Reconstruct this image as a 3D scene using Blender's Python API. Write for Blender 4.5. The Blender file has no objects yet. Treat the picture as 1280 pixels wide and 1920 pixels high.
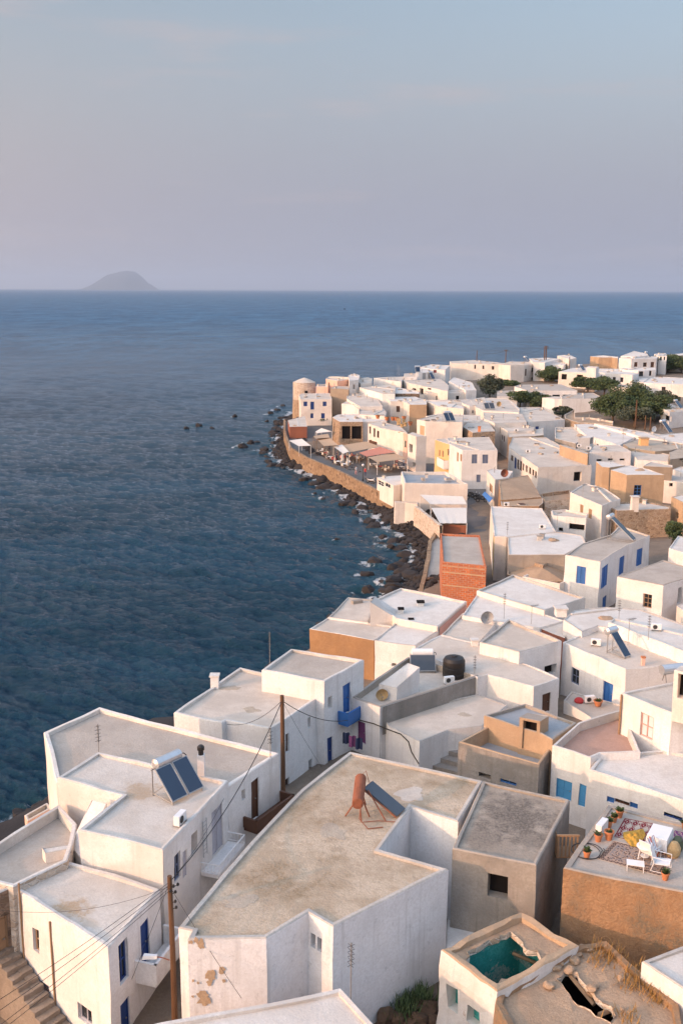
import bpy, bmesh, math, random
import numpy as np
from mathutils import Vector, Matrix, noise

random.seed(7)
C = bpy.context.scene.collection
SC = bpy.context.scene
R = math.radians

# ------------------------------------------------------------------ camera
cam_data = bpy.data.cameras.new('camera')
cam_data.sensor_fit = 'VERTICAL'
cam_data.sensor_height = 36.0
cam_data.lens = 35.625
cam_data.clip_start = 0.5
cam_data.clip_end = 200000.0
cam = bpy.data.objects.new('camera', cam_data)
C.objects.link(cam)
_t, _r = R(12.39), 0.0039
_F = Vector((0, math.cos(_t), -math.sin(_t)))
_R0, _U0 = Vector((1, 0, 0)), Vector((0, math.sin(_t), math.cos(_t)))
_Rv = _R0 * math.cos(_r) + _U0 * math.sin(_r)
_Uv = _U0 * math.cos(_r) - _R0 * math.sin(_r)
cam.matrix_world = Matrix(((_Rv.x, _Uv.x, -_F.x, 0), (_Rv.y, _Uv.y, -_F.y, 0), (_Rv.z, _Uv.z, -_F.z, 36.0), (0, 0, 0, 1)))
SC.camera = cam

# ------------------------------------------------------------------ light
SUN_EL = 13.0
HAZE = 5e-5
SUN_DIR = Vector((-0.88, -0.475, 0)).normalized()          # horizontal direction towards the sun
sun_vec = Vector((SUN_DIR.x * math.cos(R(SUN_EL)), SUN_DIR.y * math.cos(R(SUN_EL)), math.sin(R(SUN_EL))))
sd = bpy.data.lights.new('sun', 'SUN')
sd.energy = 2.0
sd.angle = R(0.8)
sd.color = (0.825, 0.437, 0.264)
sun = bpy.data.objects.new('sun', sd)
C.objects.link(sun)
sun.rotation_euler = sun_vec.to_track_quat('Z', 'Y').to_euler()

world = bpy.data.worlds.new('World')
SC.world = world
world.use_nodes = True
wn, wl = world.node_tree.nodes, world.node_tree.links
bg = wn['Background']
sky = wn.new('ShaderNodeTexSky')
sky.sky_type = 'NISHITA'
sky.sun_disc = False
sky.sun_elevation = R(SUN_EL)
sky.sun_rotation = math.atan2(SUN_DIR.x, SUN_DIR.y)
sky.air_density = 1.0
sky.dust_density = 3.0
sky.ozone_density = 1.0
# evening haze: the clear sky fades into a mauve band near the horizon, warmer towards the sun
def wnode(t, **kw):
    n = wn.new(t)
    for k, v in kw.items(): setattr(n, k, v)
    return n
def wmath(op, a, b=None, c=None):
    n = wnode('ShaderNodeMath', operation=op)
    for i, v in enumerate((a, b, c)):
        if v is None: continue
        if isinstance(v, (int, float)): n.inputs[i].default_value = v
        else: wl.new(v, n.inputs[i])
    return n.outputs[0]
def wramp(v, a, b, c=0.0, d=1.0):
    n = wnode('ShaderNodeMapRange', interpolation_type='SMOOTHSTEP')
    n.inputs[1].default_value, n.inputs[2].default_value, n.inputs[3].default_value, n.inputs[4].default_value = a, b, c, d
    wl.new(v, n.inputs[0]); return n.outputs[0]
def wmix(f, a, b):
    n = wnode('ShaderNodeMix', data_type='RGBA')
    wl.new(f, n.inputs[0])
    for v, sck in ((a, n.inputs[6]), (b, n.inputs[7])):
        if isinstance(v, tuple): sck.default_value = (*v, 1)
        else: wl.new(v, sck)
    return n.outputs[2]
tc = wnode('ShaderNodeTexCoord').outputs['Generated']
sx = wnode('ShaderNodeSeparateXYZ'); wl.new(tc, sx.inputs[0])
hl = wmath('SQRT', wmath('ADD', wmath('MULTIPLY', sx.outputs[0], sx.outputs[0]), wmath('ADD', wmath('MULTIPLY', sx.outputs[1], sx.outputs[1]), 1e-6)))
ca = wmath('DIVIDE', wmath('ADD', wmath('MULTIPLY', sx.outputs[0], SUN_DIR.x), wmath('MULTIPLY', sx.outputs[1], SUN_DIR.y)), hl)
warm = wramp(ca, -0.55, 0.35)
glow = wramp(ca, 0.2, 1.0)
band = wmix(glow, wmix(warm, (1.52, 1.55, 1.84), (2.30, 1.86, 1.80)), (5.0, 3.0, 1.9))
fade = wramp(sx.outputs[2], 0.05, 0.37, 1.0, 0.0)
cl = wnode('ShaderNodeTexNoise'); cl.inputs['Scale'].default_value = 3.2; cl.inputs['Detail'].default_value = 7; cl.inputs['Roughness'].default_value = 0.6
cm = wnode('ShaderNodeMapping'); cm.inputs['Scale'].default_value = (1.0, 1.0, 7.0); cm.inputs['Location'].default_value = (0.35, 0.2, 0.1)
wl.new(tc, cm.inputs[0]); wl.new(cm.outputs[0], cl.inputs['Vector'])
wisp = wmath('MULTIPLY', wramp(cl.outputs['Fac'], 0.52, 0.72), 0.5)
high = wramp(sx.outputs[2], 0.25, 0.80, 0.88, 3.5)           # sky gain raised overhead, out of view, added to fill the shaded walls
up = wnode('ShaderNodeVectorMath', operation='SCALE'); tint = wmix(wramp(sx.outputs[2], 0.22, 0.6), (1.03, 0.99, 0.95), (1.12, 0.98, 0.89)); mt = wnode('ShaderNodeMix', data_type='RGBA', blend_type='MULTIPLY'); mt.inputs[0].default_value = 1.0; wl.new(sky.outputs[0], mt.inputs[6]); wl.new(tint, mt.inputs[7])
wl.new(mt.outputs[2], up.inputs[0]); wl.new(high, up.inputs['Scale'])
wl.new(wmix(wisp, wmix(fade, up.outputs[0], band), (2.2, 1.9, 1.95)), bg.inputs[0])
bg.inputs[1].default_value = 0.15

SC.view_settings.view_transform = 'Standard'
SC.view_settings.look = 'None'
SC.view_settings.gamma = 1.0
SC.view_settings.use_curve_mapping = False
SC.view_settings.exposure = 0.80
SC.render.engine = 'CYCLES'
SC.cycles.use_denoising = True
SC.cycles.max_bounces = 6
SC.cycles.diffuse_bounces = 4
SC.cycles.volume_bounces = 0
SC.cycles.use_adaptive_sampling = True
SC.cycles.adaptive_threshold = 0.01
SC.cycles.sample_clamp_indirect = 4.0
SC.cycles.caustics_reflective = False
SC.cycles.caustics_refractive = False

STAINS_HEATER = [(-9.81, 44.64, 12.30, 1.3, (0.36, 0.23, 0.11), 0.6), (-12.51, 49.10, 12.30, 0.4, (0.36, 0.23, 0.11), 0.8), (-7.79, 44.04, 12.30, 0.7, (0.36, 0.23, 0.11), 0.4)]
STAINS_STAIR = [(-11.17, 37.49, 10.90, 1.1, (0.36, 0.23, 0.11), 0.8), (-10.09, 36.52, 10.90, 0.5, (0.36, 0.23, 0.11), 0.3)]
STAINS_CONC = [(8.20, 43.12, 12.10, 2.6, (0.10, 0.085, 0.075), 0.85), (8.59, 41.02, 12.10, 1.6, (0.12, 0.10, 0.085), 0.6), (6.19, 41.18, 12.10, 1.4, (0.12, 0.10, 0.085), 0.5)]
GROUND_PTS = [(-7, 36, 6.6), (-14, 34, 5.0), (-11, 31, 5.0), (-1, 45, 6.8), (1, 58, 6.0), (-5, 40, 7.0), (8, 40, 6.8), (15, 40, 7.3), (12, 48, 7.0), (20, 60, 7.2), (5, 62, 5.5), (3, 80, 4.5), (12, 80, 5.2), (25, 80, 6.5), (10, 110, 3.2), (17, 110, 3.2), (40, 110, 6.5), (12, 150, 2.9), (25, 150, 3.2), (50, 150, 5.0), (2, 180, 2.2), (15, 200, 2.3), (20, 180, 2.5), (50, 200, 5.0), (80, 200, 6.0), (-8, 250, 2.2), (0, 250, 2.2), (30, 260, 5.5), (80, 260, 7.5), (120, 260, 8.0), (50, 310, 8.5), (120, 330, 10.0), (-16, 45, 6.5), (-20, 55, 4.5), (-10, 62, 4.5), (0, 30, 6.3), (15, 28, 7.5), (-12, 28, 5.0), (30, 45, 8.5), (45, 70, 8.5)]
# ------------------------------------------------------------------ materials
def nodes_of(name):
    m = bpy.data.materials.new(name)
    m.use_nodes = True
    nt = m.node_tree
    return m, nt, nt.nodes['Principled BSDF']

def N(nt, typ, **kw):
    n = nt.nodes.new(typ)
    for k, v in kw.items():
        setattr(n, k, v)
    return n

def noise_tex(nt, pos, scale, detail=4, rough=0.55, stretch=None):
    if stretch:
        mp = N(nt, 'ShaderNodeMapping')
        mp.inputs['Scale'].default_value = stretch
        nt.links.new(pos, mp.inputs['Vector'])
        pos = mp.outputs[0]
    n = N(nt, 'ShaderNodeTexNoise')
    n.inputs['Scale'].default_value = scale
    n.inputs['Detail'].default_value = detail
    n.inputs['Roughness'].default_value = rough
    nt.links.new(pos, n.inputs['Vector'])
    return n.outputs['Fac']

def ramp(nt, fac, a, b):
    mr = N(nt, 'ShaderNodeMapRange')
    mr.inputs[1].default_value, mr.inputs[2].default_value = a, b
    mr.interpolation_type = 'SMOOTHSTEP'
    nt.links.new(fac, mr.inputs[0])
    return mr.outputs[0]

def mixc(nt, fac, a, b, amount=1.0):
    mx = N(nt, 'ShaderNodeMix', data_type='RGBA')
    if amount != 1.0:
        mu = N(nt, 'ShaderNodeMath', operation='MULTIPLY')
        nt.links.new(fac, mu.inputs[0]); mu.inputs[1].default_value = amount
        fac = mu.outputs[0]
    if isinstance(fac, float): mx.inputs[0].default_value = fac
    else: nt.links.new(fac, mx.inputs[0])
    for v, s in ((a, mx.inputs[6]), (b, mx.inputs[7])):
        if isinstance(v, tuple): s.default_value = (*v[:3], 1)
        else: nt.links.new(v, s)
    return mx.outputs[2]

def bump(nt, bsdf, h, strength, dist=0.05):
    b = N(nt, 'ShaderNodeBump')
    b.inputs['Strength'].default_value = strength
    b.inputs['Distance'].default_value = dist
    nt.links.new(h, b.inputs['Height'])
    nt.links.new(b.outputs[0], bsdf.inputs['Normal'])

def dim(c, k, warm=1.0):
    return (c[0] * k * warm, c[1] * k, c[2] * k / warm)

def plaster(name, col, dirt=None, dirt_amt=0.6, streak=0.35, peel=None, peel_t=0.66, patch=0.3, mottle=1.0, bumpk=0.35, rough=0.92, spots=0.0, stains=()):
    m, nt, bs = nodes_of(name)
    dirt = dirt or dim(col, 0.62, 1.06)
    pos = N(nt, 'ShaderNodeNewGeometry').outputs['Position']
    c = mixc(nt, ramp(nt, noise_tex(nt, pos, 0.33, 6, 0.62), 0.42, 0.63), col, dirt, dirt_amt * mottle)
    c = mixc(nt, ramp(nt, noise_tex(nt, pos, 1.3, 8, 0.72), 0.47, 0.62), c, dim(col, 0.72, 1.05), patch)
    if streak:
        c = mixc(nt, ramp(nt, noise_tex(nt, pos, 1.0, 5, 0.6, (2.6, 2.6, 0.16)), 0.53, 0.72), c, dim(dirt, 0.72, 1.05), streak)
    if spots:
        c = mixc(nt, ramp(nt, noise_tex(nt, pos, 3.1, 8, 0.75), 0.56, 0.68), c, dim(dirt, 0.45), spots)
    if peel:
        f = ramp(nt, noise_tex(nt, pos, 0.9, 9, 0.68), peel_t, peel_t + 0.015)
        c = mixc(nt, f, c, peel)
    for (x, y, z, r, sc, amt) in stains:
        vs = N(nt, 'ShaderNodeVectorMath', operation='DISTANCE'); nt.links.new(pos, vs.inputs[0]); vs.inputs[1].default_value = (x, y, z)
        ad0 = N(nt, 'ShaderNodeMath', operation='MULTIPLY_ADD'); nt.links.new(noise_tex(nt, pos, 1.6, 8, 0.72), ad0.inputs[0]); ad0.inputs[1].default_value = -2.6 * r; nt.links.new(vs.outputs['Value'], ad0.inputs[2])
        c = mixc(nt, ramp(nt, ad0.outputs[0], -0.35 * r, -1.0 * r), c, sc, amt)
    fine = noise_tex(nt, pos, 9.0, 8, 0.7)
    c = mixc(nt, ramp(nt, fine, 0.42, 0.60), c, dim(col, 0.74, 1.03), 0.40 if patch < .5 else 0.6)
    nt.links.new(c, bs.inputs['Base Color'])
    bs.inputs['Roughness'].default_value = rough
    bs.inputs['Specular IOR Level'].default_value = 0.25
    ad = N(nt, 'ShaderNodeMath', operation='ADD')
    nt.links.new(fine, ad.inputs[0])
    nt.links.new(noise_tex(nt, pos, 2.2, 5, 0.6), ad.inputs[1])
    bump(nt, bs, ad.outputs[0], bumpk, 0.06)
    return m

def stone(name, cols, mortar, scale=2.4, flat=1.6, mw=0.06):
    m, nt, bs = nodes_of(name)
    pos = N(nt, 'ShaderNodeNewGeometry').outputs['Position']
    mp = N(nt, 'ShaderNodeMapping'); mp.inputs['Scale'].default_value = (1, 1, flat)
    nt.links.new(pos, mp.inputs['Vector'])
    wob = N(nt, 'ShaderNodeTexNoise'); wob.inputs['Scale'].default_value = 2.0; nt.links.new(mp.outputs[0], wob.inputs['Vector'])
    vm = N(nt, 'ShaderNodeVectorMath', operation='MULTIPLY_ADD'); nt.links.new(wob.outputs['Color'], vm.inputs[0])
    vm.inputs[1].default_value = (0.25, 0.25, 0.25); nt.links.new(mp.outputs[0], vm.inputs[2])
    v = N(nt, 'ShaderNodeTexVoronoi'); v.inputs['Scale'].default_value = scale; nt.links.new(vm.outputs[0], v.inputs['Vector'])
    e = N(nt, 'ShaderNodeTexVoronoi', feature='DISTANCE_TO_EDGE'); e.inputs['Scale'].default_value = scale; nt.links.new(vm.outputs[0], e.inputs['Vector'])
    sep = N(nt, 'ShaderNodeSeparateColor'); nt.links.new(v.outputs['Color'], sep.inputs[0])
    cr = N(nt, 'ShaderNodeValToRGB'); nt.links.new(sep.outputs[0], cr.inputs[0])
    els = cr.color_ramp.elements
    els[0].color = (*cols[0], 1); els[1].color = (*cols[-1], 1)
    for i, cc in enumerate(cols[1:-1]):
        el = els.new((i + 1) / (len(cols) - 1)); el.color = (*cc, 1)
    f = ramp(nt, e.outputs['Distance'], mw * 0.4, mw * 1.6)
    c = mixc(nt, f, mortar, cr.outputs[0])
    fine = noise_tex(nt, pos, 7, 6, 0.7)
    c = mixc(nt, ramp(nt, fine, 0.3, 0.75), c, dim(cols[0], 0.7), 0.35)
    nt.links.new(c, bs.inputs['Base Color']); bs.inputs['Roughness'].default_value = 0.95
    ad = N(nt, 'ShaderNodeMath', operation='ADD'); nt.links.new(f, ad.inputs[0]); nt.links.new(fine, ad.inputs[1])
    bump(nt, bs, ad.outputs[0], 0.8, 0.08)
    return m

def plain(name, col, rough=0.6, metal=0.0, var=0.25, scale=3.0, bumpk=0.0, spec=0.4):
    m, nt, bs = nodes_of(name)
    pos = N(nt, 'ShaderNodeNewGeometry').outputs['Position']
    c = mixc(nt, ramp(nt, noise_tex(nt, pos, scale, 6, 0.65), 0.35, 0.75), col, dim(col, 0.6, 1.05), var)
    nt.links.new(c, bs.inputs['Base Color'])
    bs.inputs['Roughness'].default_value = rough
    bs.inputs['Metallic'].default_value = metal
    bs.inputs['Specular IOR Level'].default_value = spec
    if bumpk: bump(nt, bs, noise_tex(nt, pos, scale * 4, 6, 0.7), bumpk, 0.05)
    return m

MAT = {}
# walls
MAT['white'] = plaster('white_plaster', (0.79, 0.77, 0.75), (0.56, 0.52, 0.48), 0.42, 0.30, patch=0.2, spots=0.2, bumpk=0.2)
MAT['worn'] = plaster('worn_white_plaster', (0.78, 0.75, 0.72), (0.50, 0.45, 0.40), 0.5, 0.35, peel=(0.40, 0.27, 0.19), peel_t=0.69, patch=0.2, spots=0.25)
MAT['damp'] = plaster('damp_white_plaster', (0.79, 0.78, 0.78), (0.55, 0.54, 0.53), 0.45, 0.4, patch=0.2, spots=0.35)
MAT['cream'] = plaster('cream_plaster', (0.78, 0.72, 0.655), (0.56, 0.48, 0.41), 0.4, 0.25, patch=0.2)
MAT['pink'] = plaster('pink_plaster', (0.76, 0.50, 0.40), (0.56, 0.38, 0.30), 0.4, 0.2, patch=0.2)
MAT['orange'] = plaster('orange_plaster', (0.72, 0.27, 0.12), (0.56, 0.24, 0.13), 0.4, 0.2, patch=0.2)
MAT['apricot'] = plaster('apricot_plaster', (0.76, 0.47, 0.23), (0.62, 0.38, 0.2), 0.4, 0.2, patch=0.2)
MAT['ochre'] = plaster('ochre_render', (0.40, 0.235, 0.12), (0.28, 0.17, 0.095), 0.7, 0.3, patch=0.45, peel=(0.62, 0.52, 0.42), peel_t=0.70, bumpk=0.8)
MAT['earth'] = plaster('earth_render', (0.43, 0.26, 0.145), (0.20, 0.165, 0.12), 1.0, 0.4, patch=0.8, bumpk=1.2, spots=0.45)
MAT['tan'] = plaster('tan_render', (0.50, 0.355, 0.23), (0.36, 0.26, 0.18), 0.6, 0.3, patch=0.35, bumpk=0.6)
MAT['taupe'] = plaster('taupe_render', (0.36, 0.29, 0.22), (0.26, 0.21, 0.17), 0.6, 0.4, patch=0.35, bumpk=0.6)
MAT['yellow'] = plaster('yellow_plaster', (0.66, 0.50, 0.20), (0.5, 0.38, 0.18), 0.4, 0.2)
MAT['concrete'] = plaster('raw_concrete', (0.34, 0.31, 0.28), (0.20, 0.19, 0.175), 0.9, 0.6, patch=0.5, bumpk=0.7, spots=0.35)
MAT['cement'] = plaster('cement_render', (0.42, 0.36, 0.30), (0.28, 0.26, 0.24), 0.8, 0.4, patch=0.4, bumpk=0.6)
MAT['rose'] = plaster('rose_plaster', (0.60, 0.36, 0.31), (0.48, 0.30, 0.26), 0.5, 0.2)
MAT['brick'] = plaster('hollow_brick', (0.46, 0.155, 0.065), (0.34, 0.12, 0.06), 0.6, 0.1, patch=0.5, bumpk=0.8)
MAT['stepstone'] = plaster('worn_step_stone', (0.34, 0.28, 0.225), (0.22, 0.18, 0.145), 0.9, 0, patch=0.6, spots=0.4, bumpk=1.2)
m_, nt_, bs_ = nodes_of('hollow_brick_courses')
ps_ = N(nt_, 'ShaderNodeSeparateXYZ'); nt_.links.new(N(nt_, 'ShaderNodeNewGeometry').outputs['Position'], ps_.inputs[0])
sm_ = N(nt_, 'ShaderNodeMath', operation='ADD'); nt_.links.new(ps_.outputs[0], sm_.inputs[0]); nt_.links.new(ps_.outputs[1], sm_.inputs[1])
cb_ = N(nt_, 'ShaderNodeCombineXYZ'); nt_.links.new(sm_.outputs[0], cb_.inputs[0]); nt_.links.new(ps_.outputs[2], cb_.inputs[1])
bk_ = N(nt_, 'ShaderNodeTexBrick'); nt_.links.new(cb_.outputs[0], bk_.inputs['Vector'])
bk_.inputs['Scale'].default_value = 1.0; bk_.inputs['Brick Width'].default_value = 0.34; bk_.inputs['Row Height'].default_value = 0.22; bk_.inputs['Mortar Size'].default_value = 0.022
bk_.inputs['Color1'].default_value = (0.54, 0.155, 0.05, 1); bk_.inputs['Color2'].default_value = (0.36, 0.10, 0.045, 1); bk_.inputs['Mortar'].default_value = (0.40, 0.26, 0.19, 1)
pz_ = N(nt_, 'ShaderNodeNewGeometry').outputs['Position']
nt_.links.new(mixc(nt_, ramp(nt_, noise_tex(nt_, pz_, 0.8, 6, 0.7), 0.42, 0.62), bk_.outputs['Color'], (0.30, 0.12, 0.07), 0.55), bs_.inputs['Base Color']); bs_.inputs['Roughness'].default_value = 0.95
bump(nt_, bs_, bk_.outputs['Fac'], -0.6, 0.03)
MAT['brick'] = m_
MAT['redwash'] = plaster('red_wash', (0.34, 0.13, 0.08), (0.25, 0.1, 0.07), 0.5, 0.3)
MAT['stone'] = stone('rubble_stone', [(0.22, 0.14, 0.085), (0.42, 0.29, 0.19), (0.52, 0.37, 0.25), (0.33, 0.22, 0.14), (0.46, 0.34, 0.25)], (0.55, 0.43, 0.31))
MAT['darkstone'] = stone('dark_rubble_stone', [(0.10, 0.07, 0.05), (0.22, 0.15, 0.10), (0.30, 0.21, 0.15), (0.16, 0.11, 0.08)], (0.28, 0.2, 0.14))
MAT['paleston'] = stone('limewashed_stone', [(0.44, 0.33, 0.24), (0.62, 0.52, 0.42), (0.72, 0.64, 0.55), (0.50, 0.38, 0.28)], (0.74, 0.66, 0.57), 2.0)
MAT['quay'] = stone('quay_stone', [(0.16, 0.10, 0.06), (0.36, 0.24, 0.14), (0.28, 0.185, 0.11), (0.44, 0.31, 0.20)], (0.33, 0.23, 0.145), 1.5, 1.5, 0.05)
# roofs
MAT['rwhite'] = plaster('limewashed_roof', (0.69, 0.645, 0.59), (0.54, 0.48, 0.42), 0.6, 0, patch=0.35, bumpk=0.5, spots=0.12)
MAT['rpale'] = plaster('pale_screed_roof', (0.615, 0.54, 0.46), (0.47, 0.40, 0.335), 0.7, 0, patch=0.4, bumpk=0.5, spots=0.2)
MAT['rgrey'] = plaster('grey_screed_roof', (0.475, 0.415, 0.355), (0.355, 0.305, 0.26), 0.6, 0, patch=0.35, bumpk=0.6, spots=0.15)
MAT['rtan'] = plaster('tan_screed_roof', (0.48, 0.405, 0.32), (0.36, 0.30, 0.24), 0.7, 0, patch=0.45, bumpk=0.8, spots=0.2)
MAT['rbeige'] = plaster('mottled_beige_roof', (0.57, 0.465, 0.35), (0.31, 0.225, 0.14), 1.0, 0, patch=1.0, bumpk=1.0, spots=0.35)
MAT['rconc'] = plaster('stained_concrete_roof', (0.40, 0.34, 0.275), (0.22, 0.185, 0.15), 1.0, 0, patch=0.5, bumpk=0.9, spots=0.3)
MAT['rblue'] = plaster('wet_blue_grey_roof', (0.34, 0.36, 0.38), (0.24, 0.265, 0.29), 0.7, 0, patch=0.5, bumpk=0.3, rough=0.45)
MAT['rpink'] = plaster('terracotta_floor', (0.46, 0.29, 0.225), (0.38, 0.25, 0.20), 0.5, 0, patch=0.35)
MAT['rsalmon'] = plaster('red_tile_canopy', (0.52, 0.22, 0.16), (0.42, 0.2, 0.15), 0.5, 0, patch=0.35)
MAT['rearth'] = plaster('earth_roof', (0.44, 0.315, 0.215), (0.34, 0.24, 0.165), 0.7, 0, patch=0.5, bumpk=1.0, spots=0.25)
MAT['rim'] = plaster('limewashed_rim', (0.70, 0.66, 0.61), (0.46, 0.43, 0.39), 0.7, 0, patch=0.5, spots=0.4)
MAT['rimgrey'] = plaster('weathered_grey_rim', (0.54, 0.50, 0.45), (0.36, 0.33, 0.30), 0.7, 0, patch=0.5, spots=0.4)
BR = (0.36, 0.23, 0.11)
MAT['rheater'] = plaster('rust_stained_limewashed_roof', (0.62, 0.57, 0.51), (0.48, 0.42, 0.36), 0.6, 0, patch=0.35, bumpk=0.5, spots=0.12, stains=STAINS_HEATER)
MAT['rstair'] = plaster('brown_stained_pale_roof', (0.62, 0.57, 0.51), (0.48, 0.43, 0.37), 0.6, 0, patch=0.35, bumpk=0.5, spots=0.12, stains=STAINS_STAIR)
MAT['rconc'] = plaster('soot_stained_concrete_roof', (0.42, 0.36, 0.295), (0.29, 0.245, 0.20), 0.9, 0, patch=0.5, bumpk=0.9, spots=0.3, stains=STAINS_CONC)
MAT['conc_wall'] = plaster('dripped_concrete_wall', (0.36, 0.325, 0.285), (0.22, 0.205, 0.185), 0.9, 0.85, patch=0.5, bumpk=0.7, spots=0.35)
# joinery and small things
MAT['blue'] = plain('blue_paint', (0.035, 0.14, 0.40), 0.55)
MAT['deepblue'] = plain('deep_blue_paint', (0.015, 0.05, 0.20), 0.55)
MAT['skyblue'] = plain('sky_blue_paint', (0.08, 0.30, 0.55), 0.55)
MAT['greyblue'] = plain('grey_blue_paint', (0.14, 0.17, 0.25), 0.6)
MAT['lilac'] = plain('lilac_grey_paint', (0.42, 0.41, 0.45), 0.6)
MAT['brown'] = plain('brown_wood', (0.10, 0.045, 0.025), 0.7)
MAT['timber'] = plain('weathered_timber', (0.30, 0.19, 0.11), 0.8)
MAT['green'] = plain('dark_green_paint', (0.03, 0.10, 0.06), 0.6)
MAT['teal'] = plain('teal_paint', (0.02, 0.14, 0.15), 0.6)
MAT['whitepaint'] = plain('white_paint', (0.78, 0.77, 0.76), 0.5)
MAT['greypaint'] = plain('grey_paint', (0.36, 0.36, 0.36), 0.6)
MAT['curtain'] = plain('white_curtain', (0.62, 0.62, 0.64), 0.9)
MAT['dark'] = plain('dark_interior', (0.018, 0.015, 0.014), 0.9, spec=0.05)  # near-black standing for unlit rooms; also on caps and frames
MAT['glass'] = plain('window_glass', (0.02, 0.025, 0.03), 0.08, spec=0.6)
MAT['rust'] = plain('rusty_metal', (0.27, 0.095, 0.05), 0.85, 0.0, 0.7, 4.0, 0.4)
MAT['tank'] = plain('galvanised_tank', (0.62, 0.62, 0.62), 0.35, 0.7)
MAT['steel'] = plain('steel_tube', (0.30, 0.29, 0.28), 0.5, 0.5)
MAT['darksteel'] = plain('dark_steel', (0.05, 0.05, 0.05), 0.5, 0.3)
MAT['panel'] = plain('solar_glass', (0.012, 0.03, 0.065), 0.12, 0.0, 0.2, spec=0.6)
MAT['panelgrey'] = plain('grey_solar_glass', (0.05, 0.06, 0.075), 0.2, spec=0.6)
MAT['black'] = plain('black_plastic', (0.022, 0.018, 0.016), 0.45)
MAT['terracotta'] = plain('terracotta_pot', (0.50, 0.19, 0.085), 0.85, var=0.35, scale=8)
MAT['soil'] = plain('potting_soil', (0.05, 0.035, 0.022), 0.95)
MAT['leaf'] = plain('leaf_green', (0.06, 0.095, 0.028), 0.7, var=0.6, scale=5)
MAT['treeleaf'] = plain('dark_tree_leaf', (0.075, 0.11, 0.038), 0.75, var=1.0, scale=0.9)
MAT['olive'] = plain('olive_leaf', (0.085, 0.10, 0.06), 0.75, var=0.6, scale=0.6)
MAT['dryweed'] = plain('dry_weed', (0.36, 0.20, 0.06), 0.9, var=0.5, scale=3)
MAT['bark'] = plain('bark', (0.12, 0.085, 0.055), 0.9)
MAT['pole'] = plain('creosoted_pole', (0.125, 0.062, 0.03), 0.65, var=0.5, scale=1.2)
MAT['wire'] = plain('black_cable', (0.022, 0.02, 0.02), 0.6)
MAT['canvas'] = plain('pale_canvas', (0.66, 0.62, 0.56), 0.9)
MAT['tancanvas'] = plain('tan_canvas', (0.42, 0.30, 0.20), 0.9)
MAT['bluecanvas'] = plain('blue_canvas', (0.05, 0.17, 0.46), 0.9)
MAT['rock'] = plain('black_volcanic_rock', (0.030, 0.025, 0.024), 0.85, var=0.8, scale=0.9, bumpk=0.9)
MAT['brownrock'] = plain('brown_rock', (0.11, 0.066, 0.04), 0.95, var=0.9, scale=0.5, bumpk=1.0)
MAT['road'] = plaster('grey_paving', (0.15, 0.145, 0.14), (0.11, 0.105, 0.10), 0.6, 0, patch=0.4)
MAT['earthground'] = plaster('packed_earth', (0.24, 0.19, 0.145), (0.16, 0.125, 0.10), 0.7, 0, patch=0.5, spots=0.3, bumpk=1.2)
MAT['skin'] = plain('skin', (0.45, 0.27, 0.19), 0.7)
MAT['redcloth'] = plain('red_cloth', (0.45, 0.04, 0.04), 0.9)
MAT['whitecloth'] = plain('white_cloth', (0.78, 0.77, 0.76), 0.9, var=0.1)
MAT['navycloth'] = plain('navy_cloth', (0.03, 0.04, 0.09), 0.9)
MAT['pinkcloth'] = plain('pink_cloth', (0.55, 0.28, 0.28), 0.9)
MAT['yellowcloth'] = plain('mustard_cloth', (0.50, 0.29, 0.05), 0.95, var=0.6, scale=6)
MAT['purplecloth'] = plain('purple_cloth', (0.20, 0.06, 0.16), 0.9, var=0.6, scale=12)
MAT['turquoise'] = plaster('turquoise_limewash', (0.02, 0.27, 0.25), (0.08, 0.36, 0.33), 0.9, 0.5, patch=0.5, spots=0.3, peel=(0.34, 0.42, 0.38), peel_t=0.56)
MAT['cane'] = plain('woven_cane', (0.50, 0.34, 0.17), 0.85, var=0.6, scale=14)

# ------------------------------------------------------------------ objects
ORG = {}
def setp(o, label=None, cat=None, group=None, kind=None):
    if label: o['label'] = label
    if cat: o['category'] = cat
    if group: o['group'] = group
    if kind: o['kind'] = kind
    return o

def thing(name, label, cat, loc, group=None):
    o = bpy.data.objects.new(name, None)
    o.empty_display_size = 0.3
    o.location = loc
    C.objects.link(o)
    ORG[o.name] = Vector(loc)
    return setp(o, label, cat, group)

def mesh(name, v, f, mat, parent=None, smooth=False, fm=None):
    """one mesh object; v in world metres, stored relative to the parent thing (or to its own first base point)"""
    me = bpy.data.meshes.new(name)
    org = ORG.get(parent.name, Vector()) if parent else Vector()
    me.from_pydata([(p[0] - org.x, p[1] - org.y, p[2] - org.z) for p in v], [], f)
    mats = mat if isinstance(mat, (list, tuple)) else [mat]
    for mm in mats: me.materials.append(MAT[mm] if isinstance(mm, str) else mm)
    if fm: me.polygons.foreach_set('material_index', fm)
    if smooth: me.polygons.foreach_set('use_smooth', [True] * len(me.polygons))
    o = bpy.data.objects.new(name, me)
    C.objects.link(o)
    if parent:
        o.parent = parent
        ORG[o.name] = org
    return o

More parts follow.
